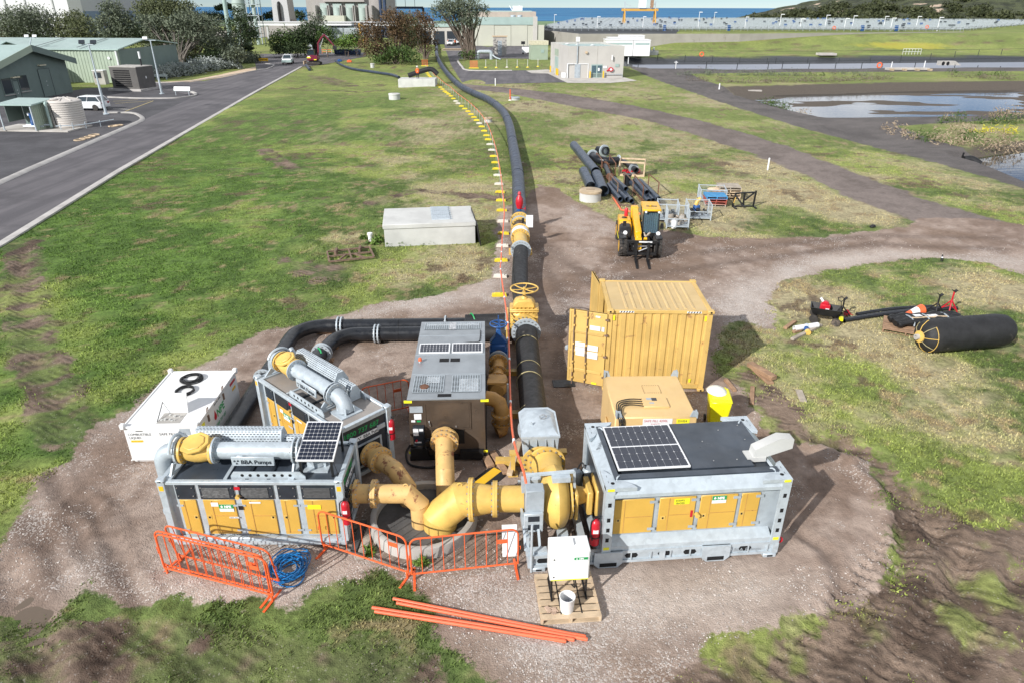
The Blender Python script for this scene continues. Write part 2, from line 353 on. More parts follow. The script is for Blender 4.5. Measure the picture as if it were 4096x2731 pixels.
CARP=W([(-400,640),(0,425),(72,392),(330,278),(450,223),(330,200),(200,205),(-400,300)])
flat(CARP,0,1.2,-.06)
APRON=W([(1040,205),(1012,70),(1060,60),(1240,105),(1235,125),(1245,158),(1300,192),(1460,186),(1445,165),(1440,130),(1300,88),(1060,60)])
nx,ny=len(XS),len(YS)
idx=np.arange(nx*ny).reshape(ny,nx)
q=np.stack([idx[:-1,:-1],idx[:-1,1:],idx[1:,1:],idx[1:,:-1]],-1).reshape(-1,4)
cx_=(GX[:-1,:-1]+GX[1:,1:])/2; cy_=(GY[:-1,:-1]+GY[1:,1:])/2
q=q[(np.hypot(cx_-WELL[0],cy_-WELL[1])>WELL_R*1.04).ravel()]
me=bpy.data.meshes.new('ground'); co=np.stack([GX,GY,GZ],-1).reshape(-1,3)
me.vertices.add(len(co)); me.vertices.foreach_set('co',co.ravel())
me.loops.add(len(q)*4); me.loops.foreach_set('vertex_index',q.ravel()); me.polygons.add(len(q))
me.polygons.foreach_set('loop_start',np.arange(len(q))*4); me.polygons.foreach_set('loop_total',np.full(len(q),4)); me.polygons.foreach_set('use_smooth',np.ones(len(q),bool)); me.update()
for k in ('pad','track','dark','mud','white','dry'):
    a=me.attributes.new(k,'FLOAT','POINT'); a.data.foreach_set('value',MK[k].ravel().astype(np.float32))
a=me.attributes.new('shore','FLOAT','POINT')
sh=np.maximum.reduce([np.clip((sdf(POND1,GX,GY)+5)/5,0,1),np.clip((sdf(POND2,GX,GY)+4)/4,0,1)])
a.data.foreach_set('value',sh.ravel().astype(np.float32))
a=me.attributes.new('liner','FLOAT','POINT'); a.data.foreach_set('value',np.clip((sdf(LINER,GX,GY)+1.2)/.6,0,1).ravel().astype(np.float32))
yf=G(2030,99,1.6); a=me.attributes.new('flower','FLOAT','POINT'); a.data.foreach_set('value',(np.exp(-(((GX-yf[0]-6)/20)**2+((GY-yf[1])/7)**2))).ravel().astype(np.float32))
ground=bpy.data.objects.new('ground',me); COL.objects.link(ground); ground['kind']='structure'; ground['label']='lawn, gravel pad and dirt tracks of the works site'
def attr(t,n,o='Fac'):
    a=t.nodes.new('ShaderNodeAttribute'); a.attribute_name=n; return a.outputs[o]
def ss(x,a,b): x=np.clip((x-a)/(b-a),0,1); return x*x*(3-2*x)
def lerp(a,b,f): return np.asarray(a)*(1-f[...,None])+np.asarray(b)*f[...,None]
def grass_rgb(x,y,dry):
    """tone of the turf: lush, mown pale, straw-dry and worn patches"""
    n1=fbm(x,y,7,4,101); n2=fbm(x,y,1.7,4,111); n3=fbm(x,y,.34,3,121); n5=fbm(x,y,3.1,5,131)
    st=fbm(x*.7,y*1.2,1.2,4,141)
    g=lerp((.072,.108,.030),(.150,.200,.058),ss(n2*.6+n3*.4,.28,.72))
    lu=np.clip((-x-5)/9,0,1)*np.clip((y-11)/3,0,1)*np.clip((110-y)/30,0,1); g=lerp(g,lerp((.058,.112,.020),(.125,.215,.042),ss(n2*.5+n3*.5,.3,.7)),lu*.85); n1=n1-.10*lu; n5=n5-.10*lu
    g=lerp(g,(.265,.305,.085),np.maximum(ss(n1*.75+n2*.2+st*.15,.46,.66)*.85,np.clip((y-38)/45,0,1)*(.3+.5*n1)*(1-.6*lu)))
    dm=n5*.46+n1*.34+n3*.25+st*.07+dry*.62
    g=lerp(g,(.37,.320,.190),ss(dm,.68,.94))
    g=lerp(g,(.28,.215,.125),ss(fbm(x,y,.9,4,151)*.6+n3*.4+dry*.12,.60,.72)*.8)
    so=fbm(x,y,1.5,5,161)*.55+n3*.3+fbm(x,y,5,3,171)*.25
    return lerp(g,(.125,.088,.062),ss(so,.66,.72)*.75)
MKd=MK['dry']; cg=grass_rgb(GX,GY,MKd)
p1=fbm(GX,GY,1.3,5,201); p2=fbm(GX,GY,3.2,4,211); p3=fbm(GX,GY,.4,3,221)
cp=lerp((.205,.146,.113),(.375,.293,.243),ss(p2*.6+p3*.4,.3,.66)); cp=lerp(cp,(.20,.135,.095),ss(fbm(GX,GY,2.1,4,231),.52,.66)*.6)
cp=lerp(cp,(.50,.43,.38),np.clip(MK['white']*(.45+.9*(p2-.3)),0,.85))
for l,wd in (([(180,1150),(240,1190),(260,1270),(330,1400)],.26),([(120,1090),(180,1220),(230,1330),(260,1400)],.2),([(40,1200),(90,1250),(110,1330),(100,1390)],.35),([(1230,560),(1300,700),(1290,900),(1300,1020)],.5),([(1500,700),(1350,640),(1250,560)],.5),([(1420,640),(1700,600),(2000,560),(2300,570)],.35),([(1420,600),(1700,570),(2000,540),(2300,545)],.35),([(1560,1130),(1780,1190),(1900,1260),(1940,1340),(1930,1400)],.2)):
    dd,s_=linedist(W(l),GX,GY); f=np.exp(-(dd/wd)**2)*(.35+.5*p1); cp=lerp(cp,(.125,.09,.072),np.clip(f,0,1))
dens=MK['white']*.46+(p1-.5)*1.5+(p3-.5)*.5-.16
mn=fbm(GX,GY,.9,5,241); cm=lerp((.080,.055,.041),(.205,.150,.113),ss(mn*.7+p3*.3,.32,.68))
lf=np.clip((-GX)/2,0,1)*.12; cm=lerp(cm,cg*.85,ss(fbm(GX,GY,.9,5,251)+lf,.52,.66)*.8)
tn=fbm(GX,GY,3,4,261)*.6+p3*.4
cb=lerp(lerp((.125,.10,.088),(.215,.175,.156),ss(tn,.32,.7)),lerp((.070,.064,.062),(.130,.117,.112),ss(tn,.3,.7)),np.where(MK['dark']>-.4,1.0,0.0))
def cattr(me,n,v,rep=1):
    a=me.attributes.new(n,'FLOAT_COLOR','POINT'); v=np.asarray(v).reshape(-1,v.shape[-1]); 
    if v.shape[1]==3: v=np.concatenate([v,np.ones((len(v),1))],1)
    if rep>1: v=np.repeat(v,rep,0)
    a.data.foreach_set('color',v.astype(np.float32).ravel())
cattr(me,'cg',cg); cattr(me,'cp',cp); cattr(me,'cm',cm); cattr(me,'cb',cb)
e1=fbm(GX,GY,.8,4,271)
lowe=(e1-.5)*1.6
for k,v in (('dens',dens),('lowe',lowe)):
    a=me.attributes.new(k,'FLOAT','POINT'); a.data.foreach_set('value',v.ravel().astype(np.float32))
m,t,b=newmat('ground')
geo=t.nodes.new('ShaderNodeNewGeometry'); pos=geo.outputs['Position']
mp=t.nodes.new('ShaderNodeMapping'); mp.inputs['Scale'].default_value=(1,.5,1); t.links.new(pos,mp.inputs[0])
n4=noise(t,mp.outputs[0],17,3,.72); n3=noise(t,pos,5.5,3,.65)
n2=noise(t,pos,1.15,3,.7); k=mth(t,'ADD',mth(t,'ADD',mth(t,'MULTIPLY',n4,1.1),mth(t,'SUBTRACT',mth(t,'MULTIPLY',n3,1.7),.45)),mth(t,'MULTIPLY',mth(t,'SUBTRACT',n2,.5),1.0))
gc=mixc(t,1,attr(t,'cg','Color'),k,'MULTIPLY')
gc=mixc(t,mth(t,'MULTIPLY',sstep(t,mth(t,'ADD',attr(t,'flower'),mth(t,'MULTIPLY',noise(t,mp.outputs[0],.3,4,.8),1.0)),1.0,1.4),.6),gc,(.48,.42,.05))
edge=mth(t,'ADD',attr(t,'lowe'),mth(t,'MULTIPLY',mth(t,'SUBTRACT',n3,.5),1.3))
vo=t.nodes.new('ShaderNodeTexVoronoi'); vo.inputs['Scale'].default_value=34; t.links.new(pos,vo.inputs['Vector'])
vs=t.nodes.new('ShaderNodeSeparateColor'); t.links.new(vo.outputs['Color'],vs.inputs[0])
chip=sstep(t,mth(t,'ADD',vs.outputs[0],attr(t,'dens')),.86,1.0)
pale=mixc(t,vs.outputs[1],(.36,.31,.275),(.62,.575,.54))
fines=mixc(t,1,attr(t,'cp','Color'),mth(t,'ADD',mth(t,'MULTIPLY',n3,.8),.6),'MULTIPLY')
grav=mixc(t,mth(t,'MULTIPLY',chip,.68),fines,pale)
cbm=mixc(t,mth(t,'MULTIPLY',vs.outputs[2],.22),mixc(t,1,attr(t,'cb','Color'),mth(t,'ADD',n3,.5),'MULTIPLY'),(.26,.23,.215))
mud=mixc(t,mth(t,'MULTIPLY',mth(t,'MULTIPLY',sstep(t,vs.outputs[0],.95,.99),n2),.55),mixc(t,1,attr(t,'cm','Color'),mth(t,'ADD',mth(t,'MULTIPLY',n3,1.2),.4),'MULTIPLY'),(.45,.41,.37))
fm=sstep(t,mth(t,'ADD',attr(t,'mud'),mth(t,'MULTIPLY',edge,1.0)),-.18,.22)
fp=sstep(t,mth(t,'ADD',attr(t,'pad'),mth(t,'MULTIPLY',edge,.42)),-.06,.08)
ft=sstep(t,mth(t,'ADD',mth(t,'ADD',attr(t,'track'),.3),mth(t,'MULTIPLY',edge,.5)),-.1,.15)
fd=sstep(t,mth(t,'ADD',attr(t,'dark'),mth(t,'MULTIPLY',edge,.25)),-.06,.06)
wv=t.nodes.new('ShaderNodeTexWave'); wv.inputs['Scale'].default_value=1.35; wv.inputs['Distortion'].default_value=2.2; wv.inputs['Detail'].default_value=2; wv.inputs['Detail Scale'].default_value=2.0
mw=t.nodes.new('ShaderNodeMapping'); mw.inputs['Rotation'].default_value=(0,0,R(118)); t.links.new(pos,mw.inputs[0]); t.links.new(mw.outputs[0],wv.inputs[0]); lug=mth(t,'MULTIPLY',mth(t,'MULTIPLY',wv.outputs['Fac'],fm),sstep(t,n2,.42,.58))
mud=mixc(t,1,mud,mth(t,'SUBTRACT',1.12,mth(t,'MULTIPLY',lug,.45)),'MULTIPLY'); c=mixc(t,fm,gc,mud); c=mixc(t,ft,c,cbm); c=mixc(t,fp,c,grav); c=mixc(t,fd,c,cbm)
shore=sstep(t,mth(t,'ADD',attr(t,'shore'),mth(t,'MULTIPLY',edge,.3)),.45,.75)
fsh=mth(t,'MULTIPLY',shore,mth(t,'SUBTRACT',1,fd)); c=mixc(t,fsh,c,mixc(t,n3,(.06,.05,.042),(.15,.125,.10)))
c=mixc(t,attr(t,'liner'),c,(.02,.024,.03))
t.links.new(c,b.inputs['Base Color']); b.inputs['Specular IOR Level'].default_value=.25
t.links.new(mth(t,'SUBTRACT',.93,mth(t,'MULTIPLY',attr(t,'liner'),.5)),b.inputs['Roughness'])
hb=mth(t,'ADD',mth(t,'MULTIPLY',vo.outputs['Distance'],-.5),mth(t,'ADD',mth(t,'MULTIPLY',n4,.8),mth(t,'MULTIPLY',n3,1.2))); hb=mth(t,'SUBTRACT',hb,mth(t,'MULTIPLY',lug,.9))
bp=nd(t,'ShaderNodeBump',Strength=.5,Distance=.04); t.links.new(hb,bp.inputs['Height']); t.links.new(bp.outputs[0],b.inputs['Normal'])
me.materials.append(m)
def ground_z(x,y):
    """height of the built ground sheet at a point"""
    i=np.clip(np.searchsorted(XS,x)-1,0,nx-2); j=np.clip(np.searchsorted(YS,y)-1,0,ny-2)
    fx=(x-XS[i])/(XS[i+1]-XS[i]); fy=(y-YS[j])/(YS[j+1]-YS[j])
    return (GZ[j,i]*(1-fx)+GZ[j,i+1]*fx)*(1-fy)+(GZ[j+1,i]*(1-fx)+GZ[j+1,i+1]*fx)*fy
def GP(x,y):
    a=G(x,y); return Vector((a[0],a[1],float(ground_z(a[0],a[1]))))
# ---- grass blades
rng=np.random.default_rng(4)
def scatter(n,y0,y1,fn,pw=1.6):
    """points thrown within the camera's field, thinning with distance"""
    yy=y0+(y1-y0)*rng.random(n)**pw; hw=yy*.80+3; xx=(rng.random(n)*2-1)*hw
    k=masks(xx,yy); keep=fn(k,xx,yy); return xx[keep],yy[keep]
def isgrass(k,x,y):
    e=(fbm(x,y,.8,3,41)-.5)*1.6; e2=(fbm(x,y,.8,3,43)-.5)
    okr=(sdf(ROAD_A,x,y)<-.25)&(sdf(CARP,x,y)<-.5)
    c=fbm(x,y,1.1,3,77)
    return (k['pad']+e2*1.1<-.25+.25*rng.random(len(x)))&(k['mud']+e*1.3<-.25+.75*rng.random(len(x))**2)&(k['track']<-.5)&(k['dark']<-.5)&okr&(c>.33+.25*k['dry']*rng.random(len(x)))
gx,gy=scatter(540000,7.2,62,isgrass,1.35); gz=ground_z(gx,gy); n=len(gx)
an=rng.random(n)*6.283; hh=(.025+.06*rng.random(n)**2)*(.55+.9*fbm(gx,gy,2.5,3,5))*np.clip(1.25-gy*.012,.5,1); ww=(.010+.012*rng.random(n))*(1+gy*.025); le=(rng.random((n,2))-.5)*1.6
v=np.zeros((n,3,3)); v[:,0]=np.stack([gx-np.cos(an)*ww,gy-np.sin(an)*ww,gz-.01],-1); v[:,1]=np.stack([gx+np.cos(an)*ww,gy+np.sin(an)*ww,gz-.01],-1); v[:,2]=np.stack([gx+le[:,0]*hh,gy+le[:,1]*hh,gz+hh],-1)
def trimesh(name,v,mat,kind=None):
    me=bpy.data.meshes.new(name); k=v.shape[1]; n=len(v)
    me.vertices.add(n*k); me.vertices.foreach_set('co',v.astype(np.float32).ravel()); me.loops.add(n*k); me.loops.foreach_set('vertex_index',np.arange(n*k)); me.polygons.add(n)
    me.polygons.foreach_set('loop_start',np.arange(n)*k); me.polygons.foreach_set('loop_total',np.full(n,k)); me.update()
    o=bpy.data.objects.new(name,me); COL.objects.link(o); me.materials.append(MATS[mat])
    if kind: o['kind']=kind
    return o
m,t,b=newmat('grass_blade'); t.links.new(attr(t,'cg','Color'),b.inputs['Base Color']); b.inputs['Roughness'].default_value=.7; b.inputs['Specular IOR Level'].default_value=.2
gr=trimesh('grass',v,'grass_blade','stuff'); gr['label']='short patchy grass of the lawn around the gravel pad'
cb_=grass_rgb(gx,gy,masks(gx,gy)['dry'])*(.85+.75*rng.random((n,1)))*np.array([1,1,.9]); cattr(gr.data,'cg',cb_,3)
# ---- loose stones on the pad
M('stone',(.50,.455,.42),.85,0,.35,9)
def isgrav(k,x,y): return (k['pad']>.05)&(np.hypot(x-WELL[0],y-WELL[1])>1.3)&(fbm(x,y,.9,3,88)+.35*k['white']*rng.random(len(x))>.56)
sx_,sy_=scatter(75000,7.2,34,isgrav,1.8); sz_=ground_z(sx_,sy_); n=len(sx_); s=(.007+.013*rng.random(n)**3)*(1+sy_*.012)
tet=np.array([[1,1,1],[-1,-1,1],[-1,1,-1],[1,-1,-1]],float)*.75; jit=.6+.8*rng.random((n,4,3)); an=rng.random(n)*6.28
tv=tet[None]*jit*s[:,None,None]; ca,sa=np.cos(an)[:,None],np.sin(an)[:,None]; tv=np.stack([tv[...,0]*ca-tv[...,1]*sa,tv[...,0]*sa+tv[...,1]*ca,tv[...,2]*.7],-1)+np.stack([sx_,sy_,sz_+s*.3],-1)[:,None]
fv=tv[:,[[0,1,2],[0,3,1],[0,2,3],[1,3,2]]].reshape(-1,3,3)
st=trimesh('gravel',fv,'stone','stuff'); st['label']='pale crushed stone chips loose on the gravel pad'
# ================================================================= MATERIALS OF THE PLANT
M('galv',(.47,.525,.565),.42,.25,.10,3,speck=.3)
M('galv_dull',(.38,.425,.46),.55,.2,.14,2,speck=.25)
M('yellow_door',(.62,.375,.07),.42,0,.06,1.5,dirt=(.40,.24,.08),damt=.22,dsc=4)
M('yellow_paint',(.68,.445,.115),.42,0,.14,2,dirt=(.40,.23,.075),damt=.34,dsc=4)
M('tan_pipe',(.66,.425,.165),.5,0,.12,2,dirt=(.26,.10,.05),damt=.55,dsc=3.6)
M('ochre_pipe',(.50,.27,.075),.55,0,.18,3,dirt=(.22,.10,.05),damt=.4,dsc=5)
M('dark_panel',(.026,.033,.043),.38,0,.2,3)
M('dark_roof',(.045,.057,.075),.36,0,.25,1.2,dirt=(.10,.10,.10),damt=.25,dsc=1.5)
M('grey_roof',(.33,.30,.275),.6,.1,.12,1.5,dirt=(.22,.19,.17),damt=.3,dsc=2)
M('black_pipe',(.014,.016,.020),.34,0,.3,2,dirt=(.09,.085,.08),damt=.22,dsc=2.2)
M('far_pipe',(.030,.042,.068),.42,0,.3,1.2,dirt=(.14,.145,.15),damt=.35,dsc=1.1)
M('rubber',(.016,.016,.017),.62,0,.35,2.5,bump=.3,bsc=30,dirt=(.13,.115,.10),damt=.3,dsc=1.8)
M('black',(.012,.012,.013),.5,0,.3,5)
M('white_paint',(.80,.80,.79),.4,0,.04,2,dirt=(.55,.53,.49),damt=.12,dsc=3)
M('white_label',(.78,.79,.80),.5,0,.03,5)
M('green_label',(.012,.30,.085),.45,0,.05,5)
M('green_text',(.02,.34,.10),.45,0,.05,5)
M('yellow_label',(.85,.80,.03),.45,0,.04,5)
M('amber_label',(.80,.47,.02),.45,0,.04,5)
M('red',(.52,.015,.030),.33,0,.08,3)
M('orange',(.78,.14,.045),.42,0,.1,3,dirt=(.45,.12,.06),damt=.15,dsc=6)
M('orange_cable',(.80,.16,.07),.45,0,.08,3)
M('blue_hose',(.012,.15,.40),.3,0,.25,6)
M('blue_valve',(.020,.085,.26),.4,0,.1,3)
M('concrete',(.42,.40,.37),.85,0,.14,1.2,bump=.25,bsc=50,dirt=(.27,.25,.22),damt=.35,dsc=1.6)
M('concrete_pale',(.55,.55,.53),.82,0,.10,.9,bump=.2,bsc=45,dirt=(.38,.37,.34),damt=.3,dsc=1.3)
M('concrete_dark',(.085,.082,.08),.9,0,.3,1.5,bump=.3)
M('timber',(.33,.205,.125),.8,0,.25,4,bump=.3,bsc=40)
M('timber_pale',(.56,.43,.29),.75,0,.16,4,bump=.25,bsc=40)
M('timber_grey',(.38,.33,.27),.85,0,.2,4,bump=.3,bsc=40)
M('steel_brown',(.155,.118,.090),.36,.55,.22,1.1,dirt=(.10,.062,.04),damt=.3,dsc=1.2)
M('steel_grey',(.30,.325,.345),.40,.35,.10,1.3,dirt=(.20,.185,.165),damt=.25,dsc=2)
M('rusty',(.16,.075,.045),.85,0,.3,6,bump=.2)
M('rust_frame',(.20,.13,.095),.8,.1,.3,6)
M('steel_bright',(.55,.56,.57),.3,.8,.1,6)
M('bolt',(.50,.50,.49),.4,.7,.2,9)
M('foil',(.62,.62,.62),.28,.9,.25,9,bump=.8,bsc=14)
M('beige_tank',(.70,.48,.215),.45,0,.06,1.2,dirt=(.40,.24,.11),damt=.18,dsc=2.6)
M('container_paint',(.62,.41,.13),.5,0,.13,.9,dirt=(.36,.20,.08),damt=.34,dsc=2.6)
M('container_roof',(.58,.42,.20),.6,0,.08,.8,dirt=(.40,.29,.17),damt=.3,dsc=1.4)
M('bin_yellow',(.80,.74,.012),.35,0,.05,2)
M('clear_bag',(.78,.77,.70),.35,0,.1,9,bump=.9,bsc=9)
M('skin_glove',(.50,.36,.27),.7,0,.1,8)
M('dark_interior',(.006,.006,.007),.9)
m,t,b=newmat('solar_cell'); tc=t.nodes.new('ShaderNodeTexCoord'); n=noise(t,tc.outputs['Object'],2,2); t.links.new(mixc(t,n,(.006,.010,.022),(.012,.018,.040)),b.inputs['Base Color']); b.inputs['Roughness'].default_value=.16; b.inputs['Specular IOR Level'].default_value=.6
m,t,b=newmat('glass'); b.inputs['Base Color'].default_value=(.02,.035,.045,1); b.inputs['Roughness'].default_value=.06; b.inputs['Specular IOR Level'].default_value=.7
# ================================================================= COMMON PIECES
def flange(parent,c,axis,r,t=.05,nb=12,mat='galv',bm='bolt',n=28,br=None):
    ax=Vector(axis).normalized(); c=Vector(c); o=MB().cyl(c-ax*t/2,c+ax*t/2,r,n).ob('flange',mat,parent)
    u=Vector((0,0,1)) if abs(ax.z)<.9 else Vector((1,0,0)); u=(u-ax*u.dot(ax)).normalized(); w=ax.cross(u); mb=MB(); rb=br or max(.014,r*.052)
    for i in range(nb):
        a=2*math.pi*(i+.5)/nb; p=c+(u*math.cos(a)+w*math.sin(a))*(r*.86); mb.cyl(p-ax*(t/2+.028),p+ax*(t/2+.028),rb,6)
    mb.ob('bolt_ring',bm,o)['kind']='stuff'; return o
def solar(parent,w,h,nx_,ny_,loc,rot,gap=.014,split=True,frame='white_label'):
    """photovoltaic panel: backing, aluminium frame, and every cell a plate of its own"""
    e=bpy.data.objects.new('solar_panel',None); COL.objects.link(e); e.parent=parent; e.location=loc; e.rotation_euler=rot
    MB().bx(-w/2,w/2,-h/2,h/2,-.03,0).ob('backing',frame,e)
    f=MB().bx(-w/2,w/2,-h/2,-h/2+.022,0,.012).bx(-w/2,w/2,h/2-.022,h/2,0,.012).bx(-w/2,-w/2+.022,-h/2+.022,h/2-.022,0,.012).bx(w/2-.022,w/2,-h/2+.022,h/2-.022,0,.012)
    if split: f.bx(-w/2+.022,w/2-.022,-.016,.016,0,.01)
    f.ob('frame',frame,e)
    iw=(w-.06)/nx_; ih=(h-.06)/ny_; cell=None
    for i in range(nx_):
        for j in range(ny_):
            x=-w/2+.03+iw*(i+.5); y=-h/2+.03+ih*(j+.5)
            if split: y+=(.008 if j>=ny_/2 else -.008)
            if cell is None:
                k=iw/2-gap/2; l=ih/2-gap/2; ch=min(k,l)*.18
                cell=MB().prism([(-k+ch,-l),(k-ch,-l),(k,-l+ch),(k,l-ch),(k-ch,l),(-k+ch,l),(-k,l-ch),(-k,-l+ch)],0,.006,'xy').ob('solar_cell','solar_cell',e); cell.location=(x,y,.001)
            else:
                c=cell.copy(); COL.objects.link(c); c.location=(x,y,.001)
    return e
def extinguisher(label,loc,h=.62,r=.085,group='fire extinguishers on the pump sets'):
    t=thing('fire_extinguisher',label,'extinguisher',loc,0,group)
    MB().lathe([(r*.95,0),(r,.02),(r,h*.78),(r*.8,h*.87),(r*.35,h*.92),(r*.3,h*.97)],n=20).ob('cylinder','red',t)
    MB().cyl((0,0,h*.96),(0,0,h*1.03),.026,10).bar((-.02,0,h*1.03),(.10,-.03,h*1.07),.02).bar((-.02,0,h),(.09,-.03,h*.99),.018).ob('valve_handle','black',t)
    MB().tube(smooth([(-.02,-.03,h),(-.09,-.05,h*.9),(-.1,-.07,h*.5),(-.06,-r-.01,h*.25)]),.013,6).ob('hose','black',t)
    MB().bx(-r*.5,r*.55,-r-.004,-r*.8,h*.50,h*.62).ob('label_patch','white_label',t)
    MB().lathe([(r+.004,h*.28),(r+.004,h*.33)],n=20).ob('strap','black',t)
    return t
def timber(label,a,b,w=.2,h=.1,mat='timber',group=None,z=0):
    a=Vector((a[0],a[1],z)); b=Vector((b[0],b[1],z)); L=(b-a).length; d=math.atan2(b.y-a.y,b.x-a.x)
    o=MB().bx(-L/2,L/2,-w/2,w/2,0,h).ob('timber',mat,None,(a+b)/2,(0,0,d),bevel=.008); o['timber']=1; del o['timber']
    return tag(o,label,'timber',group)
def npe_badge(parent,loc,rot,w=.34,h=.2):
    e=bpy.data.objects.new('company_badge',None); COL.objects.link(e); e.parent=parent; e.location=loc; e.rotation_euler=rot
    MB().bx(-w/2,w/2,-h/2,h/2,0,.004).ob('white_panel','white_label',e)
    MB().bx(-w/2,w/2,-h*.06,h/2,.004,.006).ob('green_panel','green_label',e)
    text('NPE',h*.42,'white_label',e,(-w*.13,h*.06,.008),(0,0,0),bold=.006*h*5)
    MB().lathe([(.0,0),(h*.14,0)],c=(-w*.31,h*.19,.008),n=14).prism([(-w*.31-h*.12,h*.24),(-w*.31+h*.12,h*.24),(-w*.31,h*.42)],.0075,.0085,'xy').ob('drop_emblem','white_label',e)
    return e
def fan_emblem(parent,loc,rot,r,mat='dark_panel'):
    mb=MB()
    for k in range(3):
        a0=k*2.094; mb.quad(*[(r*.25*math.cos(a0),r*.25*math.sin(a0),0),(r*math.cos(a0+.2),r*math.sin(a0+.2),0),(r*math.cos(a0+.95),r*math.sin(a0+.95),0),(r*.55*math.cos(a0+1.1),r*.55*math.sin(a0+1.1),0)])
    o=mb.ob('fan_emblem',mat,parent,loc,rot); return o
# ================================================================= SUCTION WELL
well=thing('suction_well','round concrete well rim with four yellow suction pipes dipping into it','well',(WELL[0],WELL[1],0))
MB().lathe([(WELL_R,-.3),(WELL_R+.04,.0),(WELL_R,.26),(WELL_R-.06,.28),(WELL_R-.13,.26),(WELL_R-.14,-.4),(WELL_R-.14,-.4)],n=56).ob('rim','concrete',well)
MB().lathe([(WELL_R-.13,.10),(WELL_R-.13,-3.2),(.01,-3.2)],n=48).ob('shaft','concrete_dark',well)
# collar of ground that closes the sheet around the well
n_=64; mb=MB(); vs=[]
for r in (WELL_R*1.0,WELL_R*1.28):
    for j in range(n_):
        a=2*math.pi*j/n_; x=WELL[0]+math.cos(a)*r; y=WELL[1]+math.sin(a)*r; vs.append((x,y,float(ground_z(x,y))+(.02 if r<WELL_R*1.1 else -.004)))
mb.add(vs,[(j,(j+1)%n_,n_+(j+1)%n_,n_+j) for j in range(n_)],True); M('well_earth',(.20,.150,.118),.95,0,.3,3,bump=.6,bsc=30,dirt=(.45,.41,.37),damt=.55,dsc=14)
o=mb.ob('well_collar_ground','well_earth'); o['kind']='structure'
